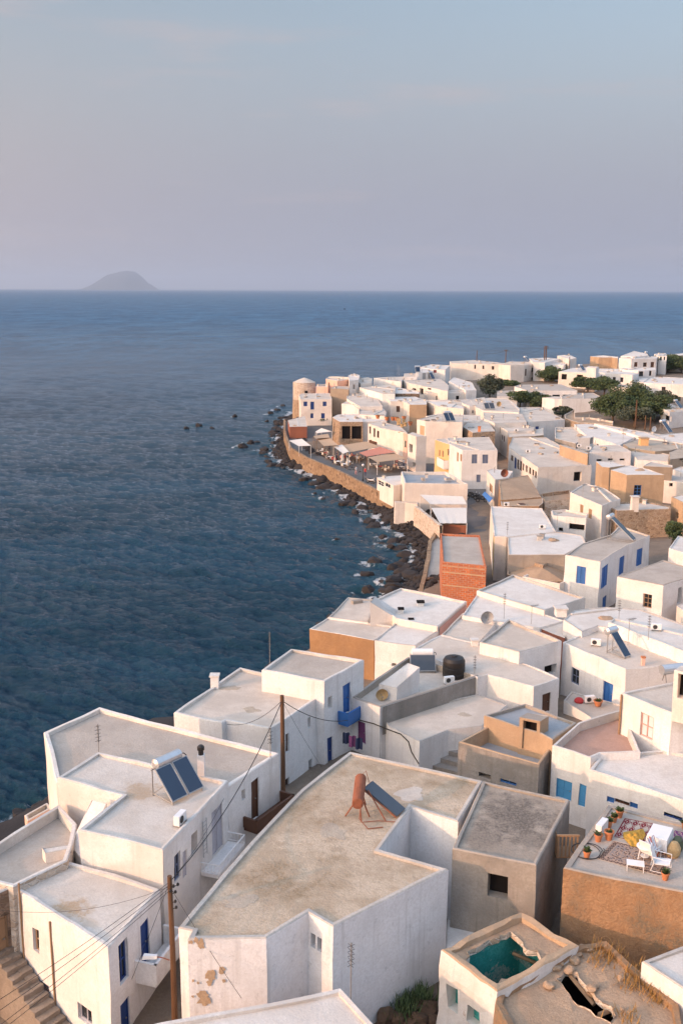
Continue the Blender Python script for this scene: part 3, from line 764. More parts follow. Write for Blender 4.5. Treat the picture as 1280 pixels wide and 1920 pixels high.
def solar_heater(label, loc, rz, panels=2, pw=0.95, plen=1.7, tilt=47, glass='panel', tank='tank', tl=1.5, group='solar water heaters on the roofs', lift=0.25):
    T = root('solar_heater', label, 'solar heater', group)
    c, s = math.cos(R(tilt)), math.sin(R(tilt))
    W = pw * panels + 0.08 * (panels - 1)
    y0, z0, y1, z1 = -plen * c / 2, lift, plen * c / 2, lift + plen * s
    for i in range(panels):
        x0 = -W / 2 + i * (pw + 0.08)
        b = B(); tilted(b, x0, x0 + pw, y0, z0, y1, z1, 0.08); p = b.make('panel', 'greypaint', T)
        g = B(); tilted(g, x0 + 0.05, x0 + pw - 0.05, y0 + 0.05 * c - 0.08 * s, z0 + 0.05 * s + 0.08 * c, y1 - 0.05 * c - 0.08 * s, z1 - 0.05 * s + 0.08 * c, 0.012); g.make('glass', glass, p)
    if tank:
        b = B(); r = 0.27; zc, yc = z1 + 0.12, y1 + 0.22
        prof = [(-tl / 2 - 0.06, 0.12), (-tl / 2, r), (tl / 2, r), (tl / 2 + 0.06, 0.12)]
        i0 = 0; n = 14
        for xx, q in prof:
            for j in range(n): b.v.append((xx, yc + q * math.cos(2 * math.pi * j / n), zc + q * math.sin(2 * math.pi * j / n)))
        for k in range(3):
            for j in range(n): b.f.append((k * n + j, k * n + n + j, k * n + n + (j + 1) % n, k * n + (j + 1) % n)); b.m.append(0)
        b.f.append(tuple(range(n))); b.m.append(0); b.f.append(tuple(3 * n + j for j in range(n))[::-1]); b.m.append(0)
        tk = b.make('tank', tank, T, smooth=False)
        p = B(); p.tube([(tl / 2, yc, zc), (tl / 2 + 0.22, yc - 0.1, zc), (W / 2 + 0.06, y1, z1)], 0.025, 5); p.make('pipe', 'wire', tk)
    f = B()
    for x in (-W / 2 + 0.08, W / 2 - 0.08):
        f.tube([(x, y1 + 0.25, 0), (x, y1 + 0.25, z1)], 0.03, 5); f.tube([(x, y0, 0), (x, y0, z0)], 0.025, 5)
        f.tube([(x, y1 + 0.25, 0.12), (x, y0, 0.06)], 0.022, 5); f.tube([(x, y1 + 0.25, 0.1), (x, (y0 + y1) / 2, (z0 + z1) / 2)], 0.022, 5)
    f.tube([(-W / 2, y1 + 0.25, z1 - 0.1), (W / 2, y1 + 0.25, z1 - 0.1)], 0.025, 5)
    f.make('frame', 'steel', T)
    return place(T, loc, rz)

def antenna(label, loc, h, rz, kind='yagi', group='television aerials on the roofs'):
    T = root('antenna', label, 'antenna', group)
    b = B(); b.tube([(0, 0, 0), (0.01, 0, h)], 0.022, 5); b.make('mast', 'steel', T)
    a = B(); zt = h - 0.08
    if kind == 'yagi':
        a.tube([(-0.1, 0, zt), (0.75, 0, zt)], 0.014, 4)
        for k in range(7): a.tube([(k * 0.11, -0.28 + k * 0.022, zt), (k * 0.11, 0.28 - k * 0.022, zt)], 0.009, 4)
    else:
        a.tube([(0.03, 0, h - 1.0), (0.03, 0, h)], 0.012, 4)
        for k in range(5):
            zz = h - 0.12 - k * 0.2
            a.tube([(-0.16, 0, zz), (0.16, 0, zz)], 0.012, 4); a.tube([(0, -0.16, zz), (0, 0.16, zz)], 0.012, 4)
    a.make('array', 'darksteel', T)
    return place(T, loc, rz)

def dish(label, loc, rz, r=0.4, mat='greypaint', group='satellite dishes on the roofs', stem=0.5):
    T = root('satellite_dish', label, 'satellite dish', group)
    b = B(); n = 16; K = 4
    for sgn in (0, -0.02):
        i0 = len(b.v)
        for k in range(K + 1):
            q = r * max(k, 0.02) / K
            for j in range(n):
                a = 2 * math.pi * j / n
                b.v.append((q * math.cos(a), -0.06 + 0.55 * q * q / r + sgn * -1 - 0.3 * r, stem + 0.9 * r + q * math.sin(a)))
        for k in range(K):
            for j in range(n):
                a, c = i0 + k * n + j, i0 + k * n + (j + 1) % n
                b.f.append((a, c, c + n, a + n)); b.m.append(0)
    for j in range(n):
        a, c = K * n + j, K * n + (j + 1) % n
        o = (K + 1) * n
        b.f.append((a, c, c + o, a + o)); b.m.append(0)
    # mirror: the bowl opens towards -y
    b.v = [(x, -y - 0.1 * r, z) for x, y, z in b.v]
    b.make('bowl', mat, T, smooth=True)
    s = B(); s.tube([(0, 0.12, 0), (0, 0.12, stem + 0.9 * r), (0, 0.02, stem + 0.9 * r)], 0.025, 5); s.make('stand', 'steel', T)
    a = B(); a.tube([(0, -0.05, stem + 0.05 * r), (0, -0.75 * r, stem + 0.75 * r)], 0.014, 4); a.box(-0.04, -0.75 * r - 0.06, stem + 0.7 * r, 0.04, -0.75 * r + 0.02, stem + 0.82 * r); a.make('arm', 'steel', T)
    return place(T, loc, rz)

def ac_unit(label, loc, rz, group='air conditioner boxes'):
    T = root('air_conditioner', label, 'air conditioner', group)
    b = B(); b.box(-0.36, -0.14, 0.08, 0.36, 0.14, 0.54); b.make('casing', 'whitepaint', T)
    g = B(); g.lathe((-0.1, 0, 0), [(0.17, 0), (0.17, 0.012)], 12)
    g.v = [(x, -0.142 - z, 0.31 + y) for x, y, z in g.v]
    g.make('grille', 'darksteel', T)
    f = B()
    for x in (-0.3, 0.3): f.box(x - 0.03, -0.2, 0, x + 0.03, 0.2, 0.08)
    f.make('foot', 'steel', T)
    return place(T, loc, rz)

def pot_plant(label, loc, r=0.2, h=0.36, kind='leafy', group='terracotta pots on the carpet terrace', seed=0):
    rnd = random.Random(seed)
    T = root('potted_plant', label, 'potted plant', group)
    b = B(); b.lathe((0, 0, 0), [(r * 0.62, 0), (r * 0.95, h * 0.82), (r * 1.06, h * 0.82), (r * 1.06, h), (r * 0.9, h), (r * 0.88, h * 0.88)], 14); b.make('pot', 'terracotta', T, smooth=False)
    s = B(); s.lathe((0, 0, 0), [(r * 0.9, h * 0.86), (r * 0.4, h * 0.9)], 10); s.make('soil', 'soil', T)
    l = B(); nl = {'leafy': 60, 'sparse': 16, 'low': 26}[kind]
    for i in range(nl):
        a = rnd.uniform(0, 6.28); lean = rnd.uniform(0.1, 1.1); L = rnd.uniform(0.12, 0.30) * (0.6 if kind == 'low' else 1)
        base = Vector((r * 0.5 * rnd.random() * math.cos(a), r * 0.5 * rnd.random() * math.sin(a), h * 0.88))
        d = Vector((math.cos(a) * math.sin(lean), math.sin(a) * math.sin(lean), math.cos(lean)))
        w = d.cross(Vector((0, 0, 1))).normalized() * L * 0.17
        m_ = base + d * L * 0.55; t = base + d * L + Vector((0, 0, -0.05))
        i0 = len(l.v); l.v += [tuple(base), tuple(m_ + w), tuple(t), tuple(m_ - w)]; l.f.append((i0, i0 + 1, i0 + 2, i0 + 3)); l.m.append(0)
    l.make('leaves', 'leaf', T)
    return place(T, loc)

def cable(label, p, q, sag, r=0.012, group='cables strung between the poles', name='cable', n=14, mat='wire'):
    p, q = Vector(p), Vector(q)
    pts = [p.lerp(q, k / n) - Vector((0, 0, sag * 4 * (k / n) * (1 - k / n))) for k in range(n + 1)]
    org = pts[0].copy()
    T = thing(name, label, 'cable', tuple(org), group)
    b = B(); b.tube(pts, r, 4); b.make('wire', mat, T)
    return T

def tree(label, loc, rx, ry, h, trunk=1.5, leaves=2600, mat='treeleaf', seed=1, leaf=0.42, group='trees among the far houses'):
    rnd = random.Random(seed)
    T = root('tree', label, 'tree', group)
    b = B(); b.tube([(0, 0, -0.4), (0.1, 0, trunk), (0.2, 0.1, h * 0.55)], 0.28, 8, r2=0.1)
    lobes = []
    for i in range(16):
        a = rnd.uniform(0, 6.28); q = math.sqrt(rnd.random()) * 0.72
        lobes.append((Vector((rx * q * math.cos(a), ry * q * math.sin(a), trunk + (h - trunk) * rnd.uniform(0.22, 0.85) * (1 - 0.35 * q))), rnd.uniform(0.28, 0.5)))
    for c, q in lobes[:9]: b.tube([(0.12, 0, trunk * 0.9), tuple(c * 0.55 + Vector((0, 0, trunk * 0.45))), tuple(c)], 0.1, 5, r2=0.03)
    b.make('trunk', 'bark', T)
    l = B()
    for i in range(leaves):
        c, q = lobes[rnd.randrange(len(lobes))]
        d = Vector((rnd.gauss(0, 1), rnd.gauss(0, 1), rnd.gauss(0, 1))).normalized() * (rnd.random() ** 0.4)
        p = c + Vector((d.x * rx * q, d.y * ry * q, d.z * (h - trunk) * q * 0.55))
        if p.z < 0.3: continue
        u = Vector((rnd.gauss(0, 1), rnd.gauss(0, 1), rnd.gauss(0, 0.6))).normalized(); w = u.cross(Vector((rnd.gauss(0, 1), rnd.gauss(0, 1), rnd.gauss(0, 1)))).normalized()
        a = leaf * rnd.uniform(0.5, 1.1); i0 = len(l.v)
        l.v += [tuple(p - u * a * 0.5), tuple(p + w * a * 0.3), tuple(p + u * a * 0.5), tuple(p - w * a * 0.3)]; l.f.append((i0, i0 + 1, i0 + 2, i0 + 3)); l.m.append(0)
    l.make('crown', mat, T)
    return place(T, loc)

def utility_pole(label, loc, h, r=0.13, arms=0, group='wooden utility poles', rz=0):
    T = root('utility_pole', label, 'utility pole', group)
    b = B(); b.tube([(0, 0, 0), (0.02, 0, h * 0.5), (0, 0.01, h)], r, 9, r2=r * 0.72); b.make('shaft', 'pole', T)
    for k in range(arms):
        a = B(); a.box(-0.7, -0.05, h - 0.35 - k * 0.5, 0.7, 0.05, h - 0.25 - k * 0.5); arm = a.make('crossarm', 'pole', T)
        i = B()
        for x in (-0.6, -0.2, 0.2, 0.6): i.lathe((x, 0, h - 0.25 - k * 0.5), [(0.04, 0), (0.06, 0.08), (0.03, 0.16)], 6)
        i.make('insulator', 'darksteel', arm)
    return place(T, loc, rz)

def railing(label, pts, z, h, mat, group=None, name='railing', nb=0.14, r=0.014, top=0.03, cat='railing'):
    T = thing(name, label, cat, (*pts[0], z), group)
    t = B(); t.tube([(p[0], p[1], z + h) for p in pts], top, 6); t.tube([(p[0], p[1], z + 0.08) for p in pts], top * 0.7, 5); t.make('rail', mat, T)
    me = None
    for (a, c) in zip(pts[:-1], pts[1:]):
        a, c = Vector(a), Vector(c); L = (c - a).length; k = max(1, int(L / nb))
        for j in range(k + 1):
            p = a.lerp(c, j / k)
            b = B(); b.tube([(p.x, p.y, z + 0.08), (p.x, p.y, z + h)], r if j % k else top, 5)
            b.make('baluster', mat, T)
    return T

def balcony(label, p0, p1, out, z, slab, ph, mat='white', solid=True, rail='whitepaint'):
    """slab sticking out of the wall line p0-p1 by the vector out, with a solid parapet or a railing"""
    p0, p1, out = Vector(p0), Vector(p1), Vector(out)
    T = thing('balcony', label, 'balcony', (p0.x, p0.y, z - slab))
    b = B(); q = [p0, p0 + out, p1 + out, p1]
    if (q[1] - q[0]).cross(q[2] - q[0]) < 0: q = q[::-1]
    b.hexa([(*v, z - slab) for v in q] + [(*v, z) for v in q]); b.make('slab', mat, T)
    line = [p0, p0 + out, p1 + out, p1]
    if solid:
        w = B()
        for a, c in zip(line[:-1], line[1:]):
            d = (c - a).normalized(); nn = Vector((d.y, -d.x)) * 0.06
            if a is not line[0]: a = a - d * 0.06
            if c is not line[3]: c = c + d * 0.06
            w.hexa([(*(a + nn), z), (*(a - nn), z), (*(c - nn), z), (*(c + nn), z)][::-1] + [(*(a + nn), z + ph), (*(a - nn), z + ph), (*(c - nn), z + ph), (*(c + nn), z + ph)][::-1])
        w.make('parapet', [mat, 'rim'][0], T)
    else:
        t = B()
        t.tube([(v.x, v.y, z + ph) for v in line], 0.03, 6); t.tube([(v.x, v.y, z + 0.1) for v in line], 0.02, 5); t.make('rail', rail, T)
        for a, c in zip(line[:-1], line[1:]):
            L = (c - a).length; k = max(1, int(L / 0.16))
            for j in range(k):
                v = a.lerp(c, j / k); g = B(); g.tube([(v.x, v.y, z + 0.02), (v.x, v.y, z + ph)], 0.014, 4); g.make('baluster', rail, T)
    return T

def awning(label, corners, z_hi, z_lo, mat, posts=True, pz=None, group='awnings over the seafront tables', frame='whitepaint', name='awning'):
    """canopy through four ground points: 0,1 at the low edge, 2,3 at the high edge"""
    c = [Vector(p[:2]) for p in corners]
    T = thing(name, label, 'awning', (*c[0], pz if pz is not None else z_lo - 2), group)
    b = B(); K, J = 8, 5
    for s in (0, -0.04):
        i0 = len(b.v)
        for k in range(K + 1):
            for j in range(J + 1):
                u, v = k / K, j / J
                p = (c[0].lerp(c[1], u)).lerp(c[3].lerp(c[2], u), v)
                b.v.append((p.x, p.y, z_lo + (z_hi - z_lo) * v - 0.10 * math.sin(math.pi * u) * math.sin(math.pi * v) - 0.05 * abs(math.sin(u * 12)) * (1 - v) + s))
        for k in range(K):
            for j in range(J):
                a = i0 + k * (J + 1) + j; b.f.append((a, a + J + 1, a + J + 2, a + 1)); b.m.append(0)
    b.make('canopy', mat, T)
    if posts and pz is not None:
        for i, v in enumerate(c):
            p = B(); p.tube([(v.x, v.y, pz), (v.x, v.y, (z_lo if i < 2 else z_hi) - 0.03)], 0.05, 5); p.make('post', frame, T)
    return T

def cafe_set(label, loc, rz, cloth='whitecloth', group='cafe tables on the promenade'):
    T = root('cafe_table', label, 'table', group)
    b = B(); b.box(-0.42, -0.42, 0.70, 0.42, 0.42, 0.75); b.make('tabletop', cloth, T)
    l = B()
    for x in (-0.36, 0.36):
        for y in (-0.36, 0.36): l.tube([(x, y, 0), (x, y, 0.7)], 0.025, 4)
    l.make('leg', 'timber', T)
    return place(T, loc, rz)

def make_chair(label, group, frame, seat):
    T = root('cafe_chair', label, 'chair', group)
    b = B(); b.box(-0.21, -0.21, 0.43, 0.21, 0.21, 0.47); b.make('seat', seat, T)
    k = B(); k.box(-0.21, 0.19, 0.50, 0.21, 0.22, 0.92); k.make('backrest', seat, T)
    for x in (-0.19, 0.19):
        for y, hh in ((-0.19, 0.43), (0.2, 0.92)):
            l = B(); l.tube([(x, y, 0), (x, y, hh)], 0.02, 4); l.make('leg', frame, T)
    return T

def figure_mesh(pose=0):
    """one continuous skinned body, standing or walking"""
    s = 0.14 * pose
    J = {'pelvis': (0, 0, .95), 'waist': (0, 0, 1.1), 'chest': (0, .01, 1.32), 'neck': (0, 0, 1.5), 'head': (0, -.02, 1.62), 'top': (0, 0, 1.73),
         'sl': (-.19, 0, 1.42), 'el': (-.24, s, 1.13), 'hl': (-.25, s - .1, .88), 'sr': (.19, 0, 1.42), 'er': (.24, -s, 1.13), 'hr': (.25, -s - .1, .88),
         'tl': (-.1, 0, .9), 'kl': (-.11, -s * 1.1, .5), 'al': (-.11, -s * 1.1 + .05 * pose, .08), 'fl': (-.11, -s - .16, .03),
         'tr': (.1, 0, .9), 'kr': (.11, s, .5), 'ar': (.11, s * 1.5, .1), 'fr': (.11, s * 1.5 - .15, .03)}
    Rr = dict(pelvis=.14, waist=.125, chest=.15, neck=.055, head=.095, top=.07, sl=.07, el=.045, hl=.035, sr=.07, er=.045, hr=.035, tl=.095, kl=.062, al=.042, fl=.04, tr=.095, kr=.062, ar=.042, fr=.04)
    E = [('pelvis', 'waist'), ('waist', 'chest'), ('chest', 'neck'), ('neck', 'head'), ('head', 'top'), ('chest', 'sl'), ('sl', 'el'), ('el', 'hl'), ('chest', 'sr'), ('sr', 'er'), ('er', 'hr'), ('pelvis', 'tl'), ('tl', 'kl'), ('kl', 'al'), ('al', 'fl'), ('pelvis', 'tr'), ('tr', 'kr'), ('kr', 'ar'), ('ar', 'fr')]
    ks = list(J)
    me = bpy.data.meshes.new('figure'); me.from_pydata([J[k] for k in ks], [(ks.index(a), ks.index(c)) for a, c in E], [])
    o = bpy.data.objects.new('figure', me); C.objects.link(o)
    md = o.modifiers.new('skin', 'SKIN')
    for i, k in enumerate(ks):
        me.skin_vertices[0].data[i].radius = (Rr[k], Rr[k])
    me.skin_vertices[0].data[0].use_root = True
    o.modifiers.new('sub', 'SUBSURF').levels = 1
    dg = bpy.context.evaluated_depsgraph_get()
    out = bpy.data.meshes.new_from_object(o.evaluated_get(dg))
    bpy.data.objects.remove(o); bpy.data.meshes.remove(me)
    return out
FIG = [figure_mesh(0), figure_mesh(1)]
def person(label, loc, rz, shirt, trousers, pose=0, s=1.0, hair='brown', group='people on the promenade'):
    T = root('person', label, 'person', group)
    me = FIG[pose].copy(); me.materials.clear()
    for q in ('skin', shirt, trousers, hair): me.materials.append(MAT[q])
    for p in me.polygons:
        z, x = p.center.z, abs(p.center.x)
        p.use_smooth = True
        if 0.93 < z < 1.47 and (x < 0.2 or z > 1.2): p.material_index = 1
        elif 0.1 < z <= 0.98 and x < 0.21: p.material_index = 2
        elif z > 1.66 or (z > 1.56 and p.center.y > 0.03): p.material_index = 3
    o = bpy.data.objects.new('body', me); C.objects.link(o); o.parent = T
    return place(T, loc, rz, s)

def parasol(label, loc, r, h, mat='canvas', closed=False, group='parasols on the promenade'):
    T = root('parasol', label, 'parasol', group)
    b = B(); b.tube([(0, 0, 0), (0, 0, h)], 0.03, 5); b.make('pole', 'timber', T)
    c = B()
    if closed: c.lathe((0, 0, 0), [(0.12, h - 1.5), (0.2, h - 1.2), (0.14, h - 0.4), (0.03, h)], 8)
    else:
        n = 8
        for j in range(n):
            a0, a1 = 2 * math.pi * (j + .5) / n, 2 * math.pi * (j + 1.5) / n
            p0, p1 = (r * math.cos(a0), r * math.sin(a0), h - 0.5), (r * math.cos(a1), r * math.sin(a1), h - 0.5)
            i0 = len(c.v); c.v += [p0, p1, (0, 0, h)]; c.f.append((i0, i0 + 1, i0 + 2)); c.m.append(0)
            c.quad(p1, p0, (p0[0], p0[1], h - 0.65), (p1[0], p1[1], h - 0.65))
    c.make('canopy', mat, T)
    return place(T, loc)

def motorbike(label, loc, rz, body='darksteel', group='motorbikes parked in the street'):
    T = root('motorbike', label, 'motorbike', group)
    for y in (-0.6, 0.6):
        w = B(); n = 14
        for k in range(n):
            a0, a1 = 2 * math.pi * k / n, 2 * math.pi * (k + 1) / n
            for (ra, rb, xa, xb) in ((0.20, 0.30, -0.05, -0.05), (0.30, 0.30, -0.05, 0.05), (0.30, 0.20, 0.05, 0.05), (0.2, 0.2, 0.05, -0.05)):
                w.quad((xa, y + ra * math.cos(a0), .3 + ra * math.sin(a0)), (xa, y + ra * math.cos(a1), .3 + ra * math.sin(a1)), (xb, y + rb * math.cos(a1), .3 + rb * math.sin(a1)), (xb, y + rb * math.cos(a0), .3 + rb * math.sin(a0)))
        wo = w.make('wheel', 'black', T)
        h = B(); h.tube([(-0.04, y, .3), (0.04, y, .3)], 0.16, 8); h.make('rim', 'steel', wo)
    b = B(); b.tube([(0, -0.55, .55), (0, -.1, .5), (0, .35, .55), (0, .7, .72)], 0.13, 8); b.make('body', body, T)
    s = B(); s.box(-.13, .0, .72, .13, .62, .82); s.make('saddle', 'black', T)
    f = B(); f.tube([(0, -.6, .3), (0, -.42, .95)], 0.04, 6); f.tube([(-.32, -.38, 1.0), (0, -.44, .95), (.32, -.38, 1.0)], 0.025, 5); f.make('handlebar', 'darksteel', T)
    l = B(); l.box(-.08, -.56, .78, .08, -.46, .9); l.make('headlight', 'whitepaint', T)
    return place(T, loc, rz)

def blob(name, seed, sq=0.75, sub=2):
    """unit boulder mesh"""
    bm = bmesh.new(); bmesh.ops.create_icosphere(bm, subdivisions=sub, radius=1)
    o = Vector((seed * 3.7, seed * 1.3, 0))
    for v in bm.verts:
        k = 1 + 0.42 * noise.noise(v.co * 0.9 + o) + 0.22 * noise.noise(v.co * 2.3 + o)
        v.co *= k; v.co.z *= sq
        for ax in range(3):
            q = 0.78 + 0.1 * ((seed + ax) % 3)
            if v.co[ax] > q: v.co[ax] = q + (v.co[ax] - q) * 0.25
    me = bpy.data.meshes.new(name); bm.to_mesh(me); bm.free()
    return me
ROCKS = [blob('boulder_mesh', i + 1) for i in range(9)]
PEBBLES = [blob('pebble_mesh', i + 1, .8, 1) for i in range(5)]
def rock(label, loc, s, mat='rock', group='black boulders along the shore', rnd=random):
    me = ROCKS[rnd.randrange(9)]
    key = me.name + mat
    if key not in SHAPES:
        c = me.copy(); c.materials.clear(); c.materials.append(MAT[mat]); SHAPES[key] = c
    o = bpy.data.objects.new('boulder', SHAPES[key]); C.objects.link(o)
    o.location = loc; o.rotation_euler = (rnd.uniform(-.4, .4), rnd.uniform(-.4, .4), rnd.uniform(0, 6.28)); o.scale = (s * rnd.uniform(.8, 1.25), s * rnd.uniform(.8, 1.2), s * rnd.uniform(.7, 1.1))
    return setp(o, label, 'boulder', group)

def wall_along(label, pts, z0, z1, th, mat, name='sea_wall', cap='quay', cat='wall', step=1.4, amp=0.10):
    """free standing wall along a line, with uneven faces and a capping"""
    T = thing(name, label, cat, (*pts[0], z0))
    P_ = []
    for a, c in zip(pts[:-1], pts[1:]):
        a, c = Vector(a), Vector(c); k = max(1, int((c - a).length / step))
        P_ += [a.lerp(c, j / k) for j in range(k)]
    P_.append(Vector(pts[-1]))
    b = B(); cp = B(); prev = None
    for i, p in enumerate(P_):
        t = (P_[min(i + 1, len(P_) - 1)] - P_[max(i - 1, 0)]).normalized(); nn = Vector((-t.y, t.x)) * th / 2
        zz = [z0, z0 + (z1 - z0) * .33, z0 + (z1 - z0) * .66, z1]
        L = [wob(((p + nn).x, (p + nn).y, z), amp) for z in zz]; Rr = [wob(((p - nn).x, (p - nn).y, z), amp) for z in zz]
        if prev:
            for k in range(3):
                b.quad(L[k], prev[0][k], prev[0][k + 1], L[k + 1]); b.quad(prev[1][k], Rr[k], Rr[k + 1], prev[1][k + 1])
            b.quad(prev[0][3], prev[1][3], Rr[3], L[3])
        else: b.quad(L[0], L[3], Rr[3], Rr[0])
        prev = (L, Rr)
    b.make('masonry', mat, T)
    return T

def rug(label, corners, z, fn, nu, nv, mats, cat='rug', group=None):
    """flat woven rug: one face per woven block, coloured by the weave pattern fn(u, v)"""
    c = [Vector(p[:2]) for p in corners]
    b = B()
    for i in range(nu):
        for j in range(nv):
            q = []
            for (u, v) in ((i, j), (i + 1, j), (i + 1, j + 1), (i, j + 1)):
                p = c[0].lerp(c[1], u / nu).lerp(c[3].lerp(c[2], u / nu), v / nv)
                q.append((p.x, p.y, z + 0.012 + 0.008 * noise.noise(Vector((p.x * 3, p.y * 3, 0)))))
            b.quad(*q, m=fn((i + .5) / nu, (j + .5) / nv))
    T = thing('rug', label, cat, (c[0].x, c[0].y, z), group)
    b.make('weave', mats, T)
    e = B(); ring = [(p.x, p.y, z + 0.012) for p in c]; e.tube(ring + [ring[0]], 0.012, 4); e.make('border', mats[0], T)
    return T

def roof_with_hole(outer, hole, z, th, mat, T, name='roof', edge=None):
    from mathutils.geometry import delaunay_2d_cdt
    rnd = random.Random(len(hole))
    hh = []
    for i in range(len(hole)):
        a, c = Vector(hole[i]), Vector(hole[(i + 1) % len(hole)])
        k = max(1, int((c - a).length / 0.22))
        hh += [a.lerp(c, j / k) + Vector((rnd.uniform(-.07, .07), rnd.uniform(-.07, .07))) for j in range(k)]
    vs = [Vector(p) for p in outer] + hh
    x0, x1, y0, y1 = min(p.x for p in vs), max(p.x for p in vs), min(p.y for p in vs), max(p.y for p in vs)
    def inside(p, poly):
        r = False; n = len(poly)
        for i in range(n):
            a, c = poly[i], poly[(i + 1) % n]
            if (a[1] > p[1]) != (c[1] > p[1]) and p[0] < (c[0] - a[0]) * (p[1] - a[1]) / (c[1] - a[1]) + a[0]: r = not r
        return r
    n0, n1 = len(outer), len(hh)
    ed = [(i, (i + 1) % n0) for i in range(n0)] + [(n0 + i, n0 + (i + 1) % n1) for i in range(n1)]
    g = [Vector((x, y)) for x in np.arange(x0, x1, .45) for y in np.arange(y0, y1, .45)]
    g = [p + Vector((rnd.uniform(-.12, .12), rnd.uniform(-.12, .12))) for p in g if inside(p, outer) and not inside(p, hh)]
    V_, E2, F2, *_ = delaunay_2d_cdt(vs + g, ed, [], 0, 1e-4)
    b = B(); b.v = [(p.x, p.y, z + 0.07 * noise.noise(Vector((p.x * 1.2, p.y * 1.2, 3))) + 0.05 * noise.noise(Vector((p.x * 4, p.y * 4, 3)))) for p in V_]
    for f in F2:
        c = sum((V_[i] for i in f), Vector((0, 0))) / len(f)
        if inside(c, outer) and not inside(c, hh): b.f.append(tuple(f)); b.m.append(0)
    for i in range(n1):
        p, q = hh[i], hh[(i + 1) % n1]
        b.quad((p.x, p.y, z + .05), (q.x, q.y, z + .05), (q.x, q.y, z - th), (p.x, p.y, z - th), 1 if edge else 0)
    return b.make(name, [mat, edge or mat], T)

def weeds(label, pts, n, s, mat='dryweed', seed=1, name='dry_weeds'):
    rnd = random.Random(seed); b = B()
    for i in range(n):
        p = Vector(rnd.choice(pts)) + Vector((rnd.gauss(0, .28), rnd.gauss(0, .28), 0))
        a = rnd.uniform(0, 6.28); L = s * rnd.uniform(.4, 1.2); d = Vector((math.cos(a) * .6, math.sin(a) * .6, 1)).normalized() * L
        w = Vector((-math.sin(a), math.cos(a), 0)) * L * 0.05
        i0 = len(b.v); b.v += [tuple(p - w), tuple(p + w), tuple(p + d)]; b.f.append((i0, i0 + 1, i0 + 2)); b.m.append(0)
    o = b.make(name, mat); o['label'] = label
    return setp(o, kind='stuff')

def wire_chair(label, loc, rz, group=None):
    """white metal lounge chair, facing -y"""
    T = root('lounge_chair', label, 'chair', group)
    s = B()
    s.hexa([(-.28, -.3, .40), (.28, -.3, .40), (.28, .28, .33), (-.28, .28, .33), (-.28, -.3, .43), (.28, -.3, .43), (.28, .28, .36), (-.28, .28, .36)]); s.make('seat', 'whitepaint', T)
    k = B(); k.hexa([(-.28, .28, .34), (.28, .28, .34), (.28, .32, .34), (-.28, .32, .34), (-.26, .52, 1.0), (.26, .52, 1.0), (.26, .56, 1.0), (-.26, .56, 1.0)]); k.make('backrest', 'whitepaint', T)
    for x in (-.31, .31):
        a = B(); a.tube([(x, -.32, 0), (x, -.30, .62), (x, .1, .64), (x, .42, .66)], .018, 6); a.make('armrest', 'whitepaint', T)
        l = B(); l.tube([(x, -.32, .015), (x, .45, .015)], .018, 6); l.tube([(x, .45, .015), (x, .34, .4), (x, .46, .8)], .018, 6); l.make('leg', 'whitepaint', T)
    return place(T, loc, rz)

def peel(p, e, s, seed, T):
    """patch of bare undercoat where the limewash has come off, 3 mm thick with a ragged outline"""
    rnd = random.Random(seed); b = B(); n = 22
    e = Vector(e).normalized(); q = []
    for k in range(n):
        a = 2 * math.pi * k / n
        r = s * (0.75 + 0.5 * noise.noise(Vector((math.cos(a) * 1.6 + seed, math.sin(a) * 1.6, seed * .7))) + rnd.uniform(-.12, .12))
        q.append((p[0] + e.x * r * math.cos(a), p[1] + e.y * r * math.cos(a), p[2] + 1.25 * r * math.sin(a)))
    b.poly(q)
    o = b.make('bare_patch', 'tan', T)
    bm = bmesh.new(); bm.from_mesh(o.data); bmesh.ops.triangulate(bm, faces=bm.faces[:]); bm.to_mesh(o.data); bm.free()
    return o

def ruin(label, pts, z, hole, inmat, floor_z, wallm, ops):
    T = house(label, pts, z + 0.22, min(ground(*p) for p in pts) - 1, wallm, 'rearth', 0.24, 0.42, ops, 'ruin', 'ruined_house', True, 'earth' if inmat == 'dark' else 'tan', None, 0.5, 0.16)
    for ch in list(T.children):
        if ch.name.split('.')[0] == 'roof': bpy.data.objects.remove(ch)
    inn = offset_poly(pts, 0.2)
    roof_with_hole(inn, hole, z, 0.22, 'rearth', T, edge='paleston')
    cx, cy = sum(p[0] for p in hole) / len(hole), sum(p[1] for p in hole) / len(hole)
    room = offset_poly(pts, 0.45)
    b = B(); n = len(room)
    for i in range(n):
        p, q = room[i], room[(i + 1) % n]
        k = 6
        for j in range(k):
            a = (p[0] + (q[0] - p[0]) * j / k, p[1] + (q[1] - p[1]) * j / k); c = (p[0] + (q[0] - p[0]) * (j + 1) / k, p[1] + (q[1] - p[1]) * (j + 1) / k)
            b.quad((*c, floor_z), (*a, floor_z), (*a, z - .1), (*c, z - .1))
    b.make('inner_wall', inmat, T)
    f = B(); f.poly([(p[0], p[1], floor_z) for p in room]); f.make('floor', 'rearth', T)
    return T

